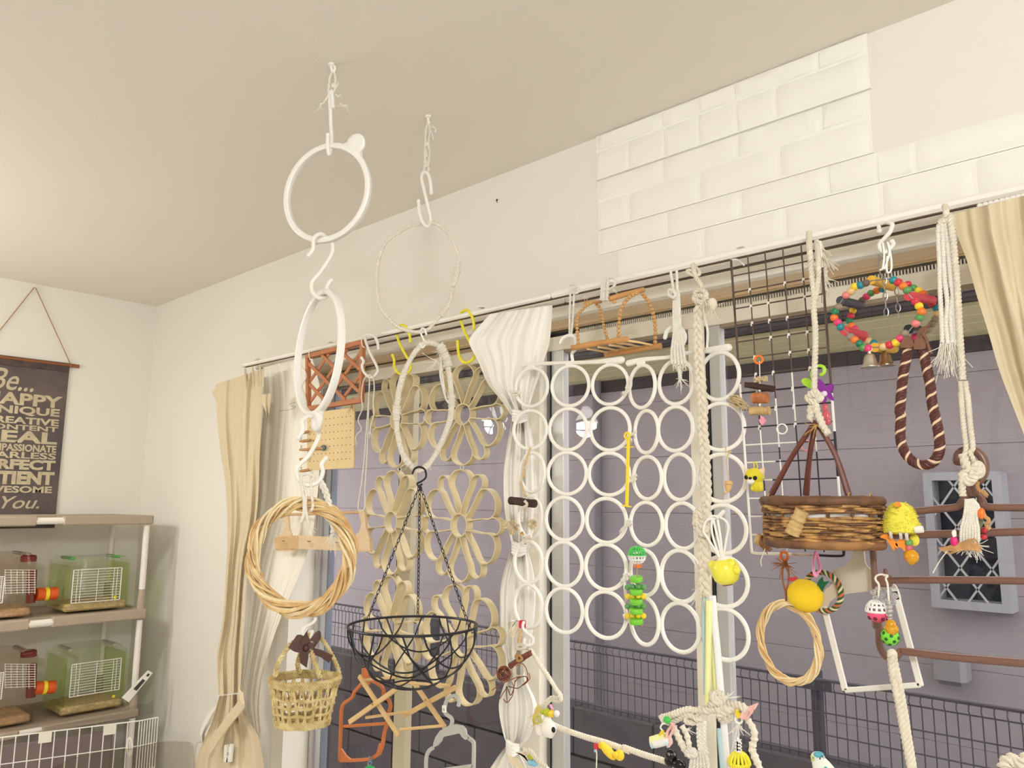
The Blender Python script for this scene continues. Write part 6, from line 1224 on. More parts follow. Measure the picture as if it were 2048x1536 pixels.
for z, m_ in ((.0, gbl_), (.55, gbl_), (-.05, wp), (-.5, wp)): MB().tube(np.array([cB+rB*np.array([math.sqrt(1-z*z)*math.cos(x), math.sqrt(1-z*z)*math.sin(x), z]) for x in np.linspace(0, 2*PI, 30, endpoint=False)]), .0018, 5, closed=True).build('lattice_ring', m_, gt_)
for yw_, x in ((.3, 1280), (1.4, 1300)): MB().tube(circ(PD.at(*g2(x, 648), .01), yw_, .0065, 18), .0016, 6, closed=True).build('orange_ring', orange, gt_)
MB().tube(smooth(PD.pts(C(G2, [(1285, 650, .01), (1283, 740, .008), (1280, 1000, .008), (1285, 1090, .008), (1325, 1125, .008)])), 5), .0013, 6).build('cord', jute, gt_)
lim = mat('disc_lime', (120, 200, 56), .45); beg = mat('bead_green', (28, 150, 84), .35); bey = mat('bead_yellow', (246, 208, 40), .35)
for y, w_ in ((760, 46), (856, 46), (932, 46), (1003, 46), (1083, 48)): MB().lathe([(w_*.9/3.84*.00118, -.0058), (w_/3.84*.00118, -.004), (w_/3.84*.00118, .004), (w_*.9/3.84*.00118, .0058)], PD.at(*g2(1278, y), .008), axis=(.05, -.15, 1), m=20).build('wood_disc', lim, gt_)
for y, m_ in ((820, beg), (890, bey), (966, beg), (1040, bey)):
    for dx in (-62, -20, 22, 60): MB().sphere(PD.at(*g2(1272+dx, y+(4 if abs(dx) > 30 else 0)), .008-.006*(abs(dx) > 30)), .0064, 12, 9).build('bead', m_, gt_)
# stick, rope and shell bunch at the left of the rings
stt = thing('shredding_toy', 'bark stick and pale shell bunch on twisted rope before the white curtain', 'toy', PD.at(1045, 1090))
MB().rope(smooth(PD.pts(C(G1, [(515, 1150), (500, 1200), (480, 1270), (460, 1280), (470, 1330), (450, 1400), (470, 1480), (485, 1510)])), 6), .0028, .012).build('jute_cord', mat('cord_tan', (224, 190, 140), .9), stt); MB().rope(smooth(PD.pts(C(G1, [(470, 1240), (455, 1330), (450, 1400)])), 6), .004, .015).build('rope', COTTON2, stt)
log(stt, g2(310, 158), g2(500, 182), .0098, bark, PD, 'bark_stick', endm=cutw, off=.004)
MB().rope(smooth(PD.pts(C(G2, [(420, 160, .016), (440, 190, .014), (405, 215, .006), (402, 260, .004), (398, 320, .004)])), 6), .0038, .014).build('rope', COTTON2, stt)
b = MB(); shm = mat('shell_pale', (226, 206, 170), .8, var=.35, vs=160)
for cx_, cy_, n in ((340, 360, 44), (490, 340, 24)):
    for k in range(n): a = k*2.4; c_ = PD.at(*g2(cx_, cy_), .006); d = np.array([math.cos(a), -.5+.4*math.sin(k), math.sin(a)*.9])*(.010+.006*rng.random())*(1.15 if n > 30 else .8); b.tube([c_+d*.2, c_+d*.7, c_+d*1.25+rng.normal(size=3)*.001], [.0016, .0034, .0022], 6)
b.build('shell_pieces', shm, stt)['kind'] = 'stuff'
MB().lathe([(.0042, 0), (.0036, .006), (.001, .009)], PD.at(*g2(400, 425), .014), m=12).build('bell', mat('brass', (180, 140, 70), .3, metal=.9), stt)
MB().rope(smooth(PD.pts(C(G2, [(470, 430, .01), (430, 450, .01), (400, 480, .01), (405, 510, .008)])), 6), .0042, .016).build('rope', COTTON2, stt)
# red block with hook
rb_ = thing('peg_toy', 'red plastic block with wooden slips clipped to the lowest left ring', 'toy', PD.at(1040, 1280))
MB().box(PD.at(*g2(402, 1108), .006), (.0155, .012, .0185), bev=.002).build('red_block', mat('block_red', (212, 36, 74), .35), rb_, sm=False)
for a, b_ in (((330, 1085), (300, 1180)), ((350, 1120), (315, 1205)), ((372, 1140), (330, 1215)), ((375, 1090), (345, 1190))): MB().bar(PD.at(*g2(*a), .006), PD.at(*g2(*b_), .012), .004, .0016, up=(0, 1, 0)).build('wood_slip', mat('slip_pale', (226, 206, 170), .7), rb_, sm=False)
MB().tube(smooth(PD.pts(C(G2, [(375, 1100), (330, 1080), (300, 1100), (310, 1140), (360, 1080), (380, 1110)])), 5), .0009, 5).build('wire', clip_steel, rb_)
b = MB(); b.rope(smooth(PD.pts(C(G2, [(395, 1150, .004), (385, 1200, .006), (375, 1250, .004), (385, 1300, .004)])), 6), .0052, .018); b.build('rope', mat('cord_tan', (224, 190, 140), .9), rb_)
shook('white S hook linking the red block to the rope perch', C(G2, [(412, 1095, .016), (405, 1120, .018), (415, 1150, .016), (450, 1185, .014), (485, 1215, .014), (482, 1255, .014), (450, 1270, .016), (418, 1255, .016), (420, 1225, .016)]), PD, .0034, group='S hooks of white plastic')
# vine ball and stick
vb_ = thing('vine_ball', 'brown vine ball trailing loose strands on a red brown stick', 'toy', PD.at(1010, 1405)); vm = mat('vine_brown', (150, 88, 58), .7, var=.3, vs=40); vm2 = mat('vine_dark', (92, 44, 38), .7)
log(vb_, g3(525, 355), g3(310, 490), .0072, mat('stick_redbrown', (124, 66, 54), .6, var=.2, vs=40), PD, 'stick', off=.006)
cB = PD.at(*g3(245, 570), .01)
for k in range(22):
    n_ = rng.normal(size=3); n_ /= np.linalg.norm(n_); e = np.cross(n_, [0, 0, 1.1]); e /= np.linalg.norm(e); g_ = np.cross(n_, e); a = np.linspace(0, 2*PI, 18, endpoint=False); rr_ = .0165*rng.uniform(.8, 1.06)
    MB().tube(cB+rr_*(np.cos(a)[:, None]*e+np.sin(a)[:, None]*g_)+n_*rr_*.25*rng.uniform(-1, 1), .0010, 5, closed=True).build('vine', vm if k % 3 else vm2, vb_)
for P, m_ in (([(120, 740), (200, 690), (300, 640), (380, 610), (440, 600)], vm), ([(290, 700), (380, 720), (430, 690), (480, 640), (470, 600), (400, 610), (360, 650)], vm2), ([(360, 640), (340, 740), (310, 790), (270, 700), (275, 860), (240, 830)], vm2), ([(280, 870), (330, 800), (345, 720), (330, 660)], vm), ([(200, 830), (230, 780), (270, 720)], vm), ([(380, 480), (440, 470), (480, 540), (490, 640), (440, 690)], vm), ([(340, 560), (350, 500), (400, 470), (455, 500), (440, 570), (390, 590), (345, 560)], mat('slip_pale', (226, 206, 170), .7)), ([(500, 560), (510, 620), (470, 660)], vm)): MB().tube(smooth(PD.pts([q+(.01,) for q in C(G3, P)]), 6), .0011, 5).build('strand', m_, vb_)
b = MB(); b.rope(smooth(PD.pts(C(G3, [(400, 330, .0), (365, 400, .012), (400, 380, .016), (430, 420, .014), (390, 440, .014), (380, 400, .014)])), 6), .0034, .012); b.build('jute_wrap', jute, vb_)
# ================================================================== cotton rope perch
pr_ = thing('rope_perch', 'long white cotton rope perch sagging across the lower window', 'perch', PD.at(1210, 1560)); pm = mat('perch_rope', (236, 226, 206), .9, var=.08, vs=200, bump=.3, bs=400)
MB().wrap(smooth(PD.pts(C(G3, [(380, 320), (430, 295), (500, 310), (560, 390), (620, 490), (700, 600), (780, 730), (825, 800), (810, 840), (740, 820), (680, 870), (620, 930)])), 8), .0062, .006, jit=.07).build('wound_rope', pm, pr_)
MB().wrap(smooth(PD.pts(C(G3, [(740, 1090), (880, 1150), (1100, 1225), (1300, 1280), (1536, 1365)])+C(G4, [(300, 1345), (480, 1410), (700, 1480), (860, 1560)])), 8), .0068, .006, jit=.05).build('wound_rope', pm, pr_)
MB().wrap(smooth(PD.pts(C(G3, [(620, 930), (600, 1000), (640, 1060), (740, 1090)])), 8), .0066, .006, jit=.07).build('wound_rope', pm, pr_)
for P in ([(370, 290), (420, 270), (460, 300), (400, 320), (375, 300)], [(800, 800), (835, 835), (790, 855), (745, 830), (800, 815)]): MB().rope(smooth(PD.pts([q+(.008,) for q in C(G3, P)]), 6), .0044, .016).build('knot', pm, pr_)
b = MB()
for k in range(18): b.tube(smooth([PD.at(*g3(600+rng.normal()*10, 890+rng.normal()*20), .012), PD.at(*g3(570+rng.normal()*25, 990+rng.normal()*20), .016), PD.at(*g3(545+rng.normal()*30, 1090+rng.normal()*35), .01)], 3), [.0006, .001, .0005], 4)
b.build('raffia_shreds', mat('raffia_yellow', (228, 206, 120), .8), pr_)
PD2 = yplane(1.425)
t = thing('plush_toy', 'small round white plush with a black bead nose on the rope perch', 'plush toy', PD2.at(1098, 1470)); pw = mat('plush_white', (246, 238, 226), .9)
for x, y, r in ((700, 1130, .0195), (620, 1155, .013), (690, 1050, .011), (720, 1190, .009), (590, 1120, .007)): MB().sphere(PD2.at(*g3(x, y)), (r, r*.85, r), 14, 10).build('plush_body', pw, t)
MB().sphere(PD2.at(*g3(752, 1145), .018), (.0052, .004, .0062), 12, 9).build('nose', blk, t)
for x, y, r, m_ in ((680, 965, .0088, mat('bead_lime_clear', (214, 220, 60), .2, trans=.3)), (730, 980, .0085, bey), (785, 980, .0075, mat('bead_pearl', (236, 228, 220), .2)), (640, 960, .006, mat('bead_lime_clear', (214, 220, 60), .2))): MB().sphere(PD2.at(*g3(x, y), .004), r, 12, 9).build('bead', m_, t)
MB().tube(circ(PD2.at(*g3(590, 1040), .01), .4, .0085, 18), .0015, 6, closed=True).build('yellow_loop', mat('bead_lime_clear', (214, 220, 60), .2), t); MB().bar(PD2.at(*g3(718, 885), .004), PD2.at(*g3(742, 940), .004), .005, .005, up=(0, 1, 0), bev=.001).build('pink_peg', pink, t, sm=False)
t = thing('figure_toy', 'yellow rubber toy with a red block and white string under the rope perch', 'toy', PD2.at(1225, 1525)); ry = mat('rubber_yellow', (246, 206, 52), .4)
MB().sphere(PD2.at(*g3(1310, 1360)), (.021, .012, .0145), 18, 12, np.array([[.86, 0, -.5], [0, 1, 0], [-.35, 0, .94]])).build('body', ry, t); MB().sphere(PD2.at(*g3(1430, 1405), .003), (.0105, .009, .011), 14, 10).build('head', ry, t); MB().sphere(PD2.at(*g3(1240, 1310), .0), (.0075, .006, .006), 12, 9).build('foot', ry, t); MB().sphere(PD2.at(*g3(1385, 1400), .012), (.007, .005, .006), 12, 9).build('foot', ry, t)
MB().box(PD2.at(*g3(1192, 1316), .004), (.010, .009, .0125), bev=.0015).build('red_block', wm['red'], t, sm=False); MB().tube(smooth(PD2.pts(C(G3, [(1188, 1345, .008), (1196, 1400, .008), (1192, 1536, .008), (1192, 1580, .008)])), 4), .0014, 5).build('string', COTTON, t); MB().sphere(PD2.at(*g3(1180, 1360), .008), .0034, 8, 6).build('blue_bead', mat('bead_blue', (150, 190, 214), .4), t)
t = thing('figure_toy', 'glossy black rounded toy resting against the rope perch', 'toy', PD2.at(1350, 1545)); 
for x, y, r in ((740, 1420, (.0125, .011, .0125)), (735, 1470, (.0125, .011, .012)), (810, 1500, (.0155, .012, .0105)), (830, 1560, (.012, .011, .012))): MB().sphere(PD2.at(*g4(x, y)), r, 16, 11).build('body', blk, t)
for x in (722, 772): MB().sphere(PD2.at(*g4(x, 1410), .01), (.003, .002, .003), 8, 6).build('eye_ring', mat('eye_grey', (120, 118, 118), .3), t)
# centre bottom curtain debris
t = thing('bead_charm', 'yellow and blue beads with pale wood slips on the lowest curtain knot', 'charm', PD2.at(1065, 1530))
for x, y, m_ in ((525, 1420, mat('bead_lime_clear', (214, 220, 60), .2)), (555, 1490, mat('bead_sky', (142, 196, 220), .3)), (520, 1480, mat('bead_sky', (142, 196, 220), .3))): MB().sphere(PD2.at(*g3(x, y)), (.009, .007, .007), 12, 9).build('bead', m_, t)
for k in range(7): a = (370+k*14, 1380+k*4); MB().bar(PD2.at(*g3(*a)), PD2.at(*g3(a[0]+95-k*6, a[1]+10+k*16)), .003, .0015, up=(0, 1, 0)).build('wood_slip', mat('slip_pale', (226, 206, 170), .7), t, sm=False)
for k in range(6): a = (285+k*18, 1400+k*8); MB().bar(PD2.at(*g3(*a)), PD2.at(*g3(a[0]+40+k*8, a[1]+120)), .003, .0015, up=(0, 1, 0)).build('wood_slip', mat('slip_pale', (226, 206, 170), .7), t, sm=False)
MB().rope(smooth(PD2.pts(C(G3, [(450, 1355), (510, 1360), (560, 1420), (600, 1460), (680, 1536), (700, 1580)])), 6), .0062, .022).build('rope', COTTON2, t)
# ================================================================== thick rope branch perch at the bottom centre
PB2 = yplane(1.42); bp = thing('rope_branch', 'gnarled cotton rope branch perch knotted below the pastel tubes', 'perch', PB2.at(1430, 1470))
MB().wrap(smooth(PB2.pts(C(G4, [(660, 1075), (720, 1060), (800, 1030), (900, 1000), (960, 1010), (1060, 1000)])), 8), [.0075, .0085][0], .007, jit=.12).build('wound_branch', pm, bp)
for P, r in (([(650, 1060), (680, 1110), (740, 1120), (800, 1090), (900, 1050), (1000, 1100), (980, 1050), (880, 1060)], .0062), ([(1120, 1000), (1180, 1010), (1240, 1080), (1300, 1080), (1250, 1030), (1180, 1050), (1210, 1100)], .0078), ([(1110, 960), (1160, 930), (1220, 960), (1300, 960), (1380, 970), (1430, 1010), (1400, 1060)], .0085), ([(1125, 850), (1150, 900), (1220, 900), (1180, 850), (1130, 890), (1160, 930), (1230, 920)], .0078), ([(1200, 960), (1260, 1000), (1330, 1000), (1390, 1030)], .0085), ([(1000, 1000), (1080, 1010), (1130, 1000), (1100, 960), (1140, 980)], .0075), ([(890, 1060), (880, 1110), (960, 1120), (1010, 1090)], .006)): MB().rope(smooth(PB2.pts([q+(.006*math.sin(i*1.7),) for i, q in enumerate(C(G4, P))]), 7), r, .03, deep=.3).build('knotted_rope', pm, bp)
for P, r in (([(760, 1160), (800, 1240), (850, 1340), (880, 1390), (900, 1420)], .0068), ([(840, 1150), (880, 1220), (900, 1300), (920, 1390), (960, 1440)], .0062), ([(1410, 1060), (1460, 1120), (1500, 1200), (1500, 1290), (1480, 1350), (1510, 1440), (1540, 1510), (1560, 1580)], .0072)): MB().wrap(smooth(PB2.pts(C(G4, P)), 8), r, .011, jit=.12, deep=.3).build('wound_branch', pm, bp)
for k in range(2): MB().braid(smooth(PB2.pts(C(G4, [(1000+k*40, 1110), (1000+k*38, 1220), (1005+k*36, 1320), (1020+k*40, 1400)])), 6), .006, .022).build('hanging_braid', COTTON, bp)
b = MB()
for k in range(6): b.rope(smooth(PB2.pts(C(G4, [(950+k*18, 1380), (930+k*28, 1460), (915+k*34, 1560)])), 5), .0042, .016)
for P in ([(880, 1390), (940, 1370), (960, 1410), (900, 1420), (930, 1380)],): b.rope(smooth(PB2.pts([q+(.008,) for q in C(G4, P)]), 6), .006, .02)
b.build('hanging_strands', COTTON, bp)
b = MB(); fray(b, PB2.at(*g4(1240, 900)), (.012, 0, .004), 12, 1, .004, .0008); fray(b, PB2.at(*g4(1070, 1010)), (0, 0, -.012), 14, 1, .004, .0008); fray(b, PB2.at(*g4(890, 1180)), (.004, 0, -.012), 12, 1, .003, .0008); b.build('fray', COTTON, bp)
fle = mat('fleece_pink', (240, 190, 180), .95)
for P in ([(1380, 1050), (1430, 1070), (1470, 1030), (1480, 990), (1520, 970)], [(1400, 1060), (1450, 1050), (1490, 1010)], [(1440, 1040), (1450, 1000), (1490, 985)]): MB().strip(smooth(PB2.pts([q+(.012,) for q in C(G4, P)]), 5), .012, .003, wdir=(.3, .5, .8)).build('pink_fleece', fle, bp)
for P in ([(740, 1120), (770, 1160), (730, 1250), (740, 1300), (715, 1345)], [(760, 1130), (710, 1200), (700, 1260)]): MB().strip(smooth(PB2.pts([q+(.012,) for q in C(G4, P)]), 5), .006, .003, wdir=(.8, .5, .2)).build('pink_fleece', fle, bp)
MB().tube(smooth(PB2.pts(C(G4, [(1350, 1000, .012), (1340, 1040, .014), (1360, 1070, .012), (1365, 1030, .012)])), 5), .0032, 7).build('yellow_peg', bey, bp); MB().sphere(PB2.at(*g4(705, 1095), .012), (.0085, .005, .007), 10, 8).build('green_leaf', gbl_, bp)
MB().tube(smooth(PB2.pts(C(G4, [(690, 1130, .012), (660, 1135, .014), (645, 1165, .012), (660, 1190, .012)])), 5), .0018, 6).build('white_clip', WHITE_PLASTIC, bp); MB().tube(smooth(PB2.pts(C(G4, [(670, 1190, .01), (650, 1220, .012), (640, 1245, .01), (680, 1240, .01)])), 5), .0032, 6).build('yellow_clip', bey, bp)
t = thing('foam_roll_toy', 'pastel roll toy of yellow and blue tube pieces under the rope branch', 'toy', PB2.at(1322, 1495))
for a, b_, m_, r in (((560, 1285), (690, 1245), mat('tube_yellow', (240, 240, 172), .35), .0078), ((555, 1325), (600, 1310), mat('tube_blue', (188, 218, 222), .35), .0075), ((590, 1315), (735, 1280), mat('tube_white', (240, 238, 236), .3), .0085), ((690, 1310), (720, 1300), mat('tube_blue', (188, 218, 222), .35), .008)): MB().tube([PB2.at(*g4(*a), .01), PB2.at(*g4(*b_), .006)], r, 14).build('tube_piece', m_, t)
t = thing('dome_toy', 'yellow slatted dome ball hanging on white chain pieces under the rope branch', 'toy', PB2.at(1478, 1545)); cB = PB2.at(*g4(1365, 1500), .004); rB = 95/4.571*depth(cB)/FPX; yl2 = mat('dome_yellow', (238, 226, 62), .35)
for k in range(8): a = k*PI/8; MB().tube([cB+rB*np.array([math.cos(t_)*math.cos(a), math.cos(t_)*math.sin(a), 1.1*math.sin(t_)]) for t_ in np.linspace(0, PI, 15)], .0026, 6).build('rib', yl2, t)
MB().lathe([(rB*.98, -.004), (rB*1.02, 0), (rB*.98, .004), (rB*.9, .004), (rB*.9, -.004)], cB, m=28).build('rim', yl2, t); MB().lathe([(rB*.9, -.004), (rB*.86, -.012), (rB*.6, -.02), (.001, -.022)], cB, m=24).build('white_base', wp, t)
MB().tube(circ(PB2.at(*g4(1360, 1095), .008), .3, .0062, 18), .0022, 7, closed=True).build('white_ring', WHITE_PLASTIC, t); b = MB(); fray(b, PB2.at(*g4(1355, 1140), .008), (0, 0, -.03), 16, 1, .005, .0010); b.build('white_shreds', COTTON, t)
for y in (1290, 1320, 1350, 1380):
    c_ = PB2.at(*g4(1358, y), .008); MB().prism([c_+.0072*(1 if k % 2 else .5)*np.array([math.cos(k*PI/5), 0, math.sin(k*PI/5)]) for k in range(10)], .005).build('star_bead', wp, t, sm=False)
MB().tube([PB2.at(*g4(1358, 1110), .008), cB+(0, 0, rB)], .0012, 5).build('cord', COTTON, t)
t = tag(MB().rope(smooth(PQ2.pts(C(H3, [(1375, 1536), (1385, 1500), (1430, 1480), (1480, 1500), (1540, 1470), (1600, 1500), (1640, 1560)])), 7), .0105, .03, deep=.32).build('rope_coil', COTTON2), 'thick cotton rope coil at the bottom right corner', 'rope')
# ================================================================== budgerigar
def h7(*q): return C(H7, [q])[0]
PBu = yplane(1.36); bird = thing('budgerigar', 'pale blue and white budgerigar with yellow face looking left', 'bird', PBu.at(1650, 1640)); k7 = depth(PBu.at(1640, 1530))/FPX/6.4
bw_ = mat('bird_white', (236, 236, 222), .8, var=.05, vs=200); bbl = mat('bird_blue', (96, 176, 190), .8, var=.2, vs=90); byl = mat('bird_yellow', (226, 220, 110), .8); bgr = mat('bird_green', (70, 150, 110), .8); bmk = mat('bird_mark', (40, 44, 52), .7)
def bp3(x, y, off=0.): return PBu.at(*h7(x, y), off)
pp = [bp3(1505, 845), bp3(1520, 900), bp3(1560, 985), bp3(1620, 1120), bp3(1680, 1300), bp3(1720, 1440)]
Pb = smooth(pp, 8); n_ = len(Pb); rr_ = np.interp(np.linspace(0, 1, n_), [0, .06, .16, .3, .5, .75, 1], [30, 62, 86, 104, 140, 128, 30])*k7
MB().tube(Pb, list(rr_), 22, round_ends=True).build('body', bw_, bird)
c_ = bp3(1508, 868); MB().sphere(c_, (88*k7, 84*k7, 76*k7), 22, 16).build('head', bw_, bird)
MB().sphere(bp3(1520, 826, .004), (62*k7, 70*k7, 36*k7), 18, 12).build('crown', bbl, bird); MB().sphere(bp3(1462, 868, .004), (40*k7, 60*k7, 44*k7), 16, 12).build('face', byl, bird)
MB().lathe([(22*k7, 0), (16*k7, 18*k7), (6*k7, 34*k7), (.0004, 44*k7)], bp3(1452, 880, .012), axis=(-.55, -.5, -.66), m=12).build('beak', mat('bird_beak', (206, 196, 120), .4), bird); MB().sphere(bp3(1452, 866, .014), (14*k7, 12*k7, 9*k7), 10, 8).build('cere', bbl, bird)
for s_, x in ((1, 1537),): MB().sphere(bp3(x, 880, 80*k7), (9*k7, 6*k7, 10*k7), 12, 9).build('eye', blk, bird)
MB().sphere(bp3(1500, 872, -80*k7), (9*k7, 6*k7, 10*k7), 12, 9).build('eye', blk, bird)
for P in ([(1470, 850), (1495, 870), (1512, 888)], [(1480, 905), (1500, 915), (1515, 930)], [(1540, 840), (1570, 850), (1590, 880)]): MB().tube(smooth(PBu.pts([q+(74*k7,) for q in C(H7, P)]), 4), [2*k7, 6*k7, 2*k7], 6).build('face_stripe', bmk, bird)
MB().sphere(bp3(1470, 950, 50*k7), (26*k7, 20*k7, 44*k7), 12, 9).build('throat_patch', bgr, bird)
for sgn in (1, -1):
    W_ = [(1600, 980), (1660, 1040), (1730, 1200), (1790, 1400), (1760, 1420), (1690, 1330), (1620, 1180), (1590, 1060)]
    MB().prism(smooth(PBu.pts([q+(sgn*112*k7,) for q in C(H7, W_)]), 3, closed=True), .004).build('wing', bbl if sgn > 0 else bbl, bird)
    for k in range(5): MB().tube(smooth(PBu.pts([q+(sgn*124*k7,) for q in C(H7, [(1610+k*24, 1060+k*55), (1640+k*22, 1080+k*55), (1665+k*20, 1120+k*55)])]), 4), [2*k7, 7*k7, 2*k7], 5).build('wing_bar', bmk, bird)
MB().prism(PBu.pts(C(H7, [(1690, 1400), (1740, 1400), (1840, 1800), (1820, 1810)])), .006).build('tail', bbl, bird)
ft_ = bp3(1640, 1440)
for s_ in (-.008, .008):
    MB().tube(smooth([ft_+(s_, s_, .02), ft_+(s_, s_-.004, .004), ft_+(s_-.004, s_-.008, -.001)], 4), [.0035, .0022, .0018], 8).build('leg', mat('bird_leg', (190, 160, 160), .6), bird)
    for d in ((-.010, -.007), (-.012, .001), (.010, .004)): MB().tube(smooth([ft_+(s_, s_-.004, .002), ft_+(s_+d[0]*.6, s_-.004+d[1]*.6, .001), ft_+(s_+d[0], s_-.004+d[1], -.005)], 4), [.0016, .0012], 6).build('toe', mat('bird_leg', (190, 160, 160), .6), bird)
pst = thing('perch_stand', 'wooden perch stand under the budgerigar below the picture', 'perch', (ft_[0], ft_[1], 0)); MB().tube([ft_+(-.12, .06, -.0075), ft_+(.12, -.06, -.0075)], .0065, 12).build('perch_bar', woodp, pst); MB().tube([(ft_[0]+.05, ft_[1]-.025, .02), (ft_[0]+.05, ft_[1]-.025, ft_[2]-.012)], .010, 12).build('pole', woodp, pst); MB().lathe([(.11, 0), (.11, .015), (.02, .02)], (ft_[0]+.05, ft_[1]-.025, 0), m=28).build('foot_plate', woodp, pst)
# ================================================================== canvas wall scroll on the left wall
XP = LX+.012
def lw(u, v, x=XP): return at(u, v, x=x)
scm = mat('canvas_charcoal', (112, 98, 92), .85, c2=(86, 78, 78), vs=6, bump=.15, bs=300); wred = mat('rod_redbrown', (150, 92, 54), .5, var=.15, vs=20)
sc_ = thing('wall_scroll', 'charcoal canvas scroll with cream words hanging from a wooden rod', 'wall hanging', lw(70, 1035))
yR, zT = lw(140, 727)[1], lw(140, 727)[2]; yC = lw(70, 573)[1]; yL = 2*yC-yR; zB = lw(113, 1030)[2]-.06
n = 16; G = [[(XP-.0025+.0015*math.sin(6*t+j*.4), yL+(yR-yL)*s-.001*math.sin(j), zT+(zB-zT)*t) for s in np.linspace(0, 1, 8)] for j, t in enumerate(np.linspace(0, 1, n))]
MB().box((XP-.003, (yL+yR)/2, (zT+zB)/2), (.002, yR-yL, zT-zB)).build('canvas', scm, sc_, sm=False)
MB().box((XP-.0005, (yL+yR)/2, zT-.022), (.006, yR-yL, .045), bev=.003).build('rod_sleeve', mat('canvas_brown', (98, 80, 70), .8, c2=(64, 58, 62), vs=14), sc_, sm=False)
zR = lw(158, 733)[2]; yE = lw(158, 733)[1]
for s_ in (-1, 1): MB().tube([(XP, yC+s_*(yR-yC-.004), zR), (XP, yC+s_*(yE-yC), zR)], .009, 14).build('rod_end', wred, sc_)
MB().tube([(XP, yL, zR), (XP, yR, zR)], .007, 12).build('rod', wred, sc_)
ap = np.array([XP, yC, lw(70, 573)[2]])
for s_ in (-1, 1): MB().rope(np.array([ap, (XP, yC+s_*(yR-yC+.002), zR+.008)]), .0022, .012).build('hanging_cord', mat('cord_rust', (178, 134, 92), .8), sc_)
for s_ in (-1, 1): MB().tube(circ((XP, yC+s_*(yR-yC+.002), zR), 0, .0095, 14), .0015, 5, closed=True).build('cord_loop', mat('cord_rust', (178, 134, 92), .8), sc_)
MB().lathe([(.004, 0), (.004, .002), (.0015, .003), (.0015, .014)], (XP+.006, yC, ap[2]-.002), axis=(-1, 0, 0), m=12).build('pin', WHITE_PLASTIC, sc_)
ink = mat('print_cream', (206, 192, 160), .8, c2=(186, 172, 142), vs=30); YH, ZH = np.array([0, 1., 0]), np.array([0, 0, 1.])
def line(txt, xr, y0, y1, xl=None, bold=.035, shear=0., wfrac=1.):
    a, b_ = lw(*C(S1, [(xr, y1)])[0]), lw(*C(S1, [(xr, y0)])[0]); h = b_[2]-a[2]; yr = a[1]
    yl = 2*yC-yr if xl is None else lw(*C(S1, [(xl, y1)])[0])[1]
    V, F = text_mesh(txt, None, (XP-.0018, yl, a[2]), YH, ZH, w=yr-yl, h=h, bold=bold, shear=shear); MB().add(V, F).build('lettering', ink, sc_, sm=False)
line('HAPPY', 380, 718, 790); line('UNIQUE', 365, 794, 850); line('CREATIVE', 361, 858, 900); line('CONTENT', 357, 905, 936, bold=.025); line('REAL', 350, 940, 1012); line('COMPASSIONATE', 345, 1019, 1063); line('FEARLESS', 343, 1066, 1105, bold=.025)
line('PERFECT', 338, 1110, 1172, bold=.05); line('PATIENT', 330, 1180, 1260, bold=.055); line('AWESOME', 318, 1269, 1310)
line('Be...', 205, 560, 690, xl=-70, bold=.008, shear=.35); line('You.', 240, 1330, 1405, xl=5, bold=.008, shear=.35)
tag(MB().lathe([(.0035, 0), (.0035, .001), (.001, .0015)], at(994, 400, y=WY-.0005), axis=(0, -1, 0), m=10).tube(smooth([at(994, 399, y=WY-.002), at(993, 402, y=WY-.006), at(995, 405, y=WY-.007)], 4), .0009, 5).build('wall_pin', darkm), 'tiny dark pin in the wall above the window', 'pin')
# ================================================================== shelf with small animal cages
XF, XB = -3.66, -4.10
shm_ = mat('shelf_taupe', (176, 160, 140), .5, var=.04, vs=10); tubew = mat('shelf_tube_white', (240, 234, 222), .35)
sh = thing('shelf_rack', 'taupe plastic shelf rack with white tube posts along the left wall', 'shelf', (XF, at(295, 1230, x=XF)[1]-.5, 0))
def fs2(x, y, X=XF): return at(*C(S2, [(x, y)])[0], x=X)
yE = fs2(880, 110)[1]; yS = yE-1.30
levels = [(fs2(850, 88)[2], fs2(850, 140)[2]), (fs2(845, 622)[2], fs2(845, 678)[2]), (fs2(800, 1195)[2], fs2(800, 1240)[2])]
for i, (zt, zb) in enumerate(levels):
    t_ = zt-zb
    MB().box(((XF+XB)/2, (yE+yS)/2, zt-.012), (XB-XF+.02 if XB > XF else XF-XB-.02, yE-yS-.02, .012)).build('shelf_board', shm_, sh, sm=False)
    gy0, gy1 = (fs2(365, 120)[1], fs2(215, 120)[1]) if i == 0 else (fs2(298, 700)[1], fs2(172, 700)[1])
    for a, b_ in ((gy0, yE), (yS, gy1)): MB().box((XF-.012, (a+b_)/2, (zt+zb)/2), (.03, b_-a, t_), bev=.006).build('shelf_edge', shm_, sh, sm=False)
    MB().tube([(XF-.014, gy1-.02, (zt+zb)/2), (XF-.014, gy0+.02, (zt+zb)/2)], t_*.36, 12).build('joint_tube', tubew, sh)
    MB().box((XB+.012, (yE+yS)/2, (zt+zb)/2), (.03, yE-yS, t_), bev=.006).build('shelf_edge', shm_, sh, sm=False); MB().box(((XF+XB)/2, yE-.012, (zt+zb)/2), (XF-XB, .03, t_), bev=.006).build('shelf_edge', shm_, sh, sm=False)
for x in (XF-.02, XB+.02):
    for y in (yE-.02, yS+.02):
        for (a, b_) in ((levels[0][1], levels[1][0]), (levels[1][1], levels[2][0]), (levels[2][1], .0)):
            MB().tube([(x, y, a-.005), (x, y, b_+.085*(b_ > .1))], .0135, 12).build('post', tubew, sh)
            if b_ > .1: MB().tube([(x, y, b_+.085), (x, y, b_)], [.0135, .018], 12).build('post_socket', shm_, sh)
slots = MB()
for k in range(20): slots.box((XF+.0035, fs2(180, 640)[1]+.0, levels[1][0]), (.001, .001, .001)) if False else None
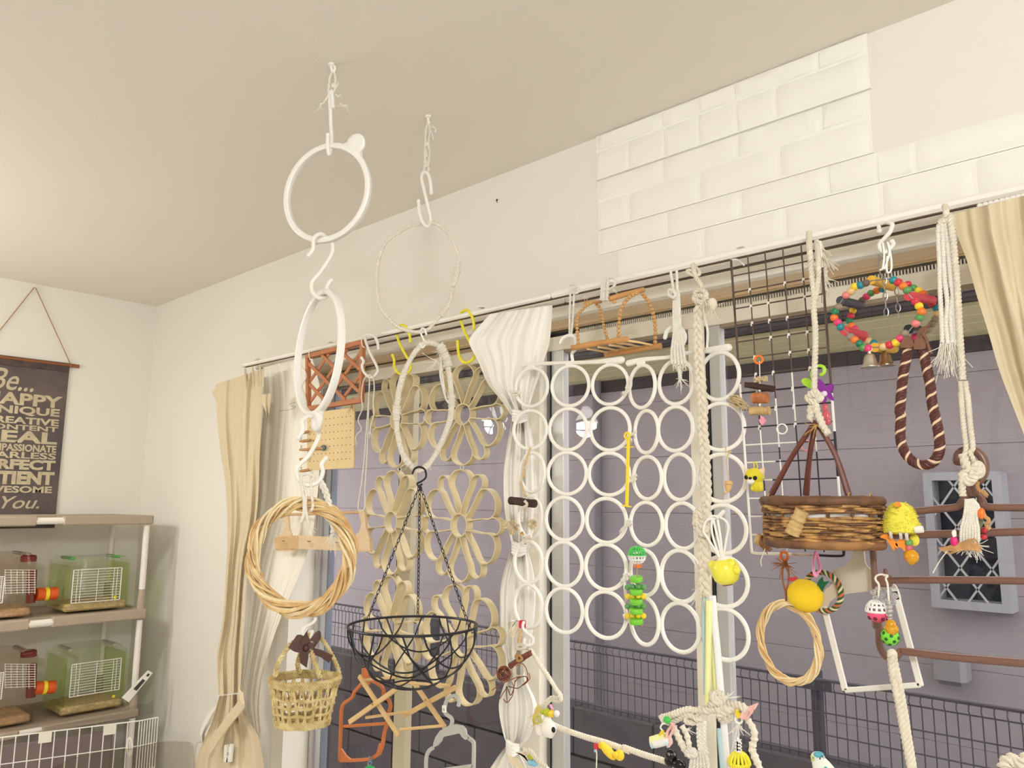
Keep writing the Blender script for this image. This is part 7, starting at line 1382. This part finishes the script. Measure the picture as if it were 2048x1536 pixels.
clearg = clear_mat('clear_green', (252, 254, 249)); clears = clear_mat('clear_smoke', (250, 247, 244)); bed = mat('bedding', (222, 190, 146), .95, var=.3, vs=60, bump=.6, bs=120); wgrid = mat('cage_wire_white', (238, 234, 224), .4)
greenp = clear_mat('cage_green', (243, 248, 222)); redt = mat('tube_red', (148, 60, 52), .25, trans=.3); ylt = mat('latch_yellow', (250, 224, 50), .4)
def small_cage(label, fl, fr_, zb_v, zt_v, X, body, side, wx0, wx1, wz0, wz1, lvl, lid_c):
    y0, y1 = fl, fr_; zb = levels[lvl][0]+.002; zt = zt_v; d = .23; t = thing('hamster_cage', label, 'cage', (X-d/2, (y0+y1)/2, zb), 'small animal cages on the shelf')
    MB().box((X-d/2, (y0+y1)/2, zb+.018), (d-.012, y1-y0-.012, .032), bev=.008).build('bedding', bed, t)
    b = MB(); th = .003
    for a in ((X-th/2, (y0+y1)/2, th, y1-y0), (X-d+th/2, (y0+y1)/2, th, y1-y0)): b.box((a[0], a[1], (zb+zt)/2), (a[2], a[3], zt-zb), bev=.001)
    for y in (y0+th/2, y1-th/2): b.box((X-d/2, y, (zb+zt)/2), (d-2*th, th, zt-zb), bev=.001)
    b.build('clear_body', body, t, sm=False)
    if side is not None:
        for y in (y0+.012, y1-.012): MB().box((X-d/2, y, (zb+zt)/2), (d-.02, .016, (zt-zb)*.86), bev=.004).build('side_panel', side, t, sm=False)
    MB().box((X-d/2, (y0+y1)/2, zt+.006), (d-.02, y1-y0-.03, .022), bev=.008).build('lid', body, t, sm=False)
    for y in (y0+.04, y1-.04): MB().box((X-d/2, y, zt+.012), (d*.6, .02, .012), bev=.004).build('lid_clip', lid_c, t, sm=False)
    ya, yb, za, zb2 = wx0, wx1, wz0, wz1; fr2 = MB(); 
    for (p, q) in (((ya, za), (yb, za)), ((yb, za), (yb, zb2)), ((yb, zb2), (ya, zb2)), ((ya, zb2), (ya, za))): fr2.tube([(X+.004, p[0], p[1]), (X+.004, q[0], q[1])], .0022, 6)
    g_ = fr2.build('wire_door', wgrid, t)
    w2 = MB()
    for z in np.linspace(za, zb2, 13)[1:-1]: w2.tube([(X+.004, ya, z), (X+.004, yb, z)], .0011, 4)
    for s_ in (.09, .16, .5, .84, .91): w2.tube([(X+.005, ya+(yb-ya)*s_, za), (X+.005, ya+(yb-ya)*s_, zb2)], .0014, 4)
    w2.build('door_wires', wgrid, g_)['kind'] = 'stuff'
    MB().box((X+.004, yb-.02, zb+.05), (.006, .012, .012), bev=.002).build('latch', ylt, t, sm=False)
    return t
X = -3.74
def yy(x, y): return fs2(x, y, X)[1]
def zz_(x, y): return fs2(x, y, X)[2]
small_cage('green clear hamster cage with wire door on the middle shelf', yy(362, 600), yy(735, 600), 0, zz_(550, 350), X, clearg, greenp, yy(415, 480), yy(690, 480), zz_(550, 580), zz_(550, 395), 1, mat('lid_green', (92, 190, 84), .3))
small_cage('green clear hamster cage with wire door on the lowest visible shelf', yy(348, 1120), yy(715, 1120), 0, zz_(550, 870), X, clearg, greenp, yy(405, 1020), yy(685, 1020), zz_(550, 1105), zz_(550, 925), 2, mat('lid_clear', (206, 206, 186), .3))
small_cage('smoky hamster cage with red cap at the left end of the middle shelf', yy(-180, 600), yy(190, 600), 0, zz_(100, 330), X, clears, None, yy(-150, 500), yy(20, 500), zz_(0, 590), zz_(0, 440), 1, mat('lid_smoke', (170, 140, 126), .3))
small_cage('smoky hamster cage with red cap at the left end of the lowest shelf', yy(-180, 1120), yy(200, 1120), 0, zz_(100, 900), X, clears, None, yy(-150, 1040), yy(15, 1040), zz_(0, 1140), zz_(0, 990), 2, mat('lid_smoke', (170, 140, 126), .3))
cages = [o for o in bpy.data.objects if o.name.startswith('hamster_cage')]
for t, (cy_, dy) in ((cages[2], (335, 0)), (cages[3], (880, 540))):
    MB().lathe([(.028, 0), (.03, .004), (.03, .022), (.024, .027), (.001, .028)], fs2(163, cy_+18, X-.06), m=22).build('red_cap', redt, t)
    MB().tube([fs2(185, 400+dy, X-.06), fs2(182, 470+dy, X-.06), fs2(175, 590+dy, X-.06)], .018, 14).build('red_tube', redt, t)
    wl = MB()
    for k in range(10): wl.tube([fs2(25, 400+dy+k*15, X+.006), fs2(205, 402+dy+k*14, X+.006)], .0011, 4)
    for k in range(6): wl.tube([fs2(30+k*34, 400+dy, X+.006), fs2(30+k*34, 540+dy, X+.006)], .0011, 4)
    wl.build('side_wires', wgrid, t)['kind'] = 'stuff'
ort = mat('tube_orange', (224, 96, 38), .25)
for lab, y, xs in (('orange tunnel tube with yellow band joining the middle shelf cages', 538, (210, 325)), ('orange tunnel tube with yellow band joining the lowest shelf cages', 1075, (198, 312))):
    t = thing('tunnel_tube', lab, 'tube', fs2((xs[0]+xs[1])/2, y+35, X-.05), 'orange tunnel tubes'); a, b_ = fs2(xs[0], y+3, X-.05), fs2(xs[1], y-3, X-.05)
    MB().tube([a, lerp(a, b_, .5), b_], .026, 20).build('tube', ort, t)
    for s_ in (.12, .86): MB().tube([lerp(a, b_, s_-.03), lerp(a, b_, s_+.03)], .0275, 20).build('tube_ridge', ort, t)
    MB().tube([lerp(a, b_, .38), lerp(a, b_, .56)], .0278, 20).build('yellow_band', ylt, t)
# clear film drooping over the shelf front and the white wire pen
film = clear_mat('clear_film', (236, 234, 234), rough=.08)
A_ = at(*C(S2, [(800, 1266)])[0], x=-3.40); Bp = at(*C(S2, [(0, 1362)])[0], z=A_[2]); Cp = at(*C(S2, [(906, 1246)])[0], z=A_[2]); dAB = (Bp-A_); Lp = A_+dAB*1.25
pen = thing('wire_pen', 'white wire pet pen standing before the shelf at lower left', 'pen', ((A_[0]+Lp[0])/2, (A_[1]+Lp[1])/2, 0)); H_ = A_[2]
def wr(a, b_, r=.0022, nm='wire'): MB().tube([a, b_], r, 6).build(nm, wgrid, pen)
def hgt(p, k): q = np.array(p, float); q[2] = H_*k; return q
z2 = at(*C(S2, [(800, 1408)])[0], x=A_[0])[2]/H_
for k in (1, z2, 2*z2-1, 3*z2-2, .5, .35, .2, .05): wr(hgt(A_, k), hgt(Lp, k), .0028 if k == 1 else .002, 'rail_wire'); wr(hgt(A_, k), hgt(Cp, k), .0028 if k == 1 else .002, 'rail_wire')
nw = int(np.linalg.norm(Lp-A_)/.0405)
for i in range(nw+1): wr(hgt(lerp(A_, Lp, i/nw), 1), hgt(lerp(A_, Lp, i/nw), .01))
for i in range(1, 8): wr(hgt(lerp(A_, Cp, i/7), 1), hgt(lerp(A_, Cp, i/7), .01))
for x, y, w_ in ((258, 1330, 60), (622, 1286, 55)):
    p = at(*C(S2, [(x, y)])[0], x=-3.39); q = lerp(A_, Lp, (C(S2, [(800, 0)])[0][0]-C(S2, [(x, 0)])[0][0])/(C(S2, [(800, 0)])[0][0]-C(S2, [(-200, 0)])[0][0])*1.0); d = (Lp-A_)/np.linalg.norm(Lp-A_)
    c_ = at(*C(S2, [(x, y)])[0], z=H_-.018); c_ = A_+d*((c_-A_)@d)+np.array([.004, 0, -.018]); MB().bar(c_-d*.022, c_+d*.022, .04, .002, up=(0, 0, 1)).build('tape', mat('tape_cream', (232, 226, 208), .6), pen, sm=False)
def onpen(x, y, off=.006):
    n_ = np.cross(dAB, [0, 0, 1]); n_ /= np.linalg.norm(n_); n_ = n_ if n_[0] > 0 else -n_; r = ray(*C(S2, [(x, y)])[0]); k = ((A_+n_*off-CAM)@n_)/(r@n_); return CAM+r*k
t = thing('plastic_clip', 'white plastic clip hanging on the top wires of the pet pen', 'clip', onpen(742, 1465))
MB().strip([onpen(742+15*math.cos(a), 1412+48*math.sin(a), .012) for a in np.linspace(0, 2*PI, 28, endpoint=False)], .012, .005, wdir=(.95, -.3, 0), closed=True).build('clip_frame', WHITE_PLASTIC, t); MB().bar(onpen(742, 1372, .012), onpen(742, 1455, .012), .006, .006, up=(0, 1, 0)).build('clip_tongue', WHITE_PLASTIC, t, sm=False)
G = []
for j in range(9):
    row = []
    for i in range(28):
        s = i/27; x = -60+s*(880+60); yb_ = 1340-112*s; yt_ = 1215-50*s+18*math.sin(s*17)+10*math.sin(s*41); y = yt_+(yb_-yt_)*(j/8)
        p = onpen(x, y, -.02-.10*(1-j/8)+.012*math.sin(i*1.9+j*1.1)*(1-j/8)); row.append(p)
    G.append(row)
tag(MB().grid(G).build('plastic_sheet', film), 'crumpled clear plastic sheet draped from the shelf over the pet pen', 'sheet')
tag(MB().box((lerp(A_, Lp, .5)[0]-.13, lerp(A_, Lp, .5)[1]-.02, H_*.45), (.03, np.linalg.norm(Lp-A_)*.9, H_*.9), np.array([[math.cos(.28), math.sin(.28), 0], [-math.sin(.28), math.cos(.28), 0], [0, 0, 1]]), bev=.004).build('storage_panel', mat('panel_grey', (128, 112, 108), .7, var=.15, vs=5), sm=False), 'dull grey panel standing inside the white wire pen', 'panel')
# white device leaning at the end of the lowest shelf
dv = thing('leaning_device', 'slim white device with dark window leaning on the right shelf post', 'device', fs2(740, 1150, XF+.03)); P = [fs2(x, y, XF+.035) for x, y in ((735, 1158), (700, 1135), (850, 978), (872, 990))]
MB().prism(P, .014).build('casing', WHITE_PLASTIC, dv, sm=False); q = lambda s, t: lerp(lerp(P[1], P[2], s), lerp(P[0], P[3], s), t)
MB().prism([a+np.array([.0078, 0, 0]) for a in (q(.36, .2), q(.72, .2), q(.72, .78), q(.36, .78))], .001).build('window', mat('device_dark', (70, 62, 60), .3), dv, sm=False); MB().prism([a+np.array([.0078, 0, 0]) for a in (q(.84, .25), q(.93, .25), q(.93, .7), q(.84, .7))], .001).build('display', mat('device_dark', (70, 62, 60), .3), dv, sm=False)
# clear acrylic guard with peg
ag = thing('acrylic_guard', 'clear acrylic guard panel with rounded top standing by the beige curtain', 'panel', at(440, 1560, x=-2.9)); 
def ap_(x, y): return at(*C(S2, [(x, y)])[0], x=-2.95)
def rpts(L): return smooth([ap_(*p) for p in L], 5)
MB().tube(rpts([(300, 1536), (420, 1480), (600, 1440), (760, 1425), (890, 1392), (1000, 1385), (1085, 1390), (1108, 1410), (1112, 1470), (1115, 1560)]), .0028, 8).build('rounded_edge', clear_mat('acrylic_edge', (246, 244, 240)), ag); MB().tube(rpts([(1115, 1560), (1120, 1460), (1128, 1400), (1160, 1388), (1300, 1400), (1420, 1410), (1500, 1420)]), .0028, 8).build('rounded_edge', clear_mat('acrylic_edge', (246, 244, 240)), ag)
MB().prism([ap_(*p) for p in ((300, 1540), (420, 1480), (600, 1440), (760, 1425), (890, 1392), (1000, 1385), (1085, 1390), (1108, 1410), (1115, 1700), (300, 1700))], .003).build('clear_panel', clear_mat('acrylic_clear_sheet', (238, 236, 232)), ag, sm=False)
t = thing('clothes_peg', 'white plastic clothes peg clipped low on the beige curtain tail', 'peg', at(456, 1525, y=1.475)); Pp = yplane(1.475)
for P in ([(140, 1500), (165, 1500), (158, 1400), (145, 1405)], [(155, 1500), (180, 1500), (190, 1400), (176, 1396)]): MB().prism(Pp.pts(C(L2, P)), .008).build('peg_jaw', WHITE_PLASTIC, t, sm=False)
MB().tube(circ(Pp.at(*C(L2, [(160, 1455)])[0], .005), .5, .004, 14), .0011, 5, closed=True).build('spring', clip_steel, t)
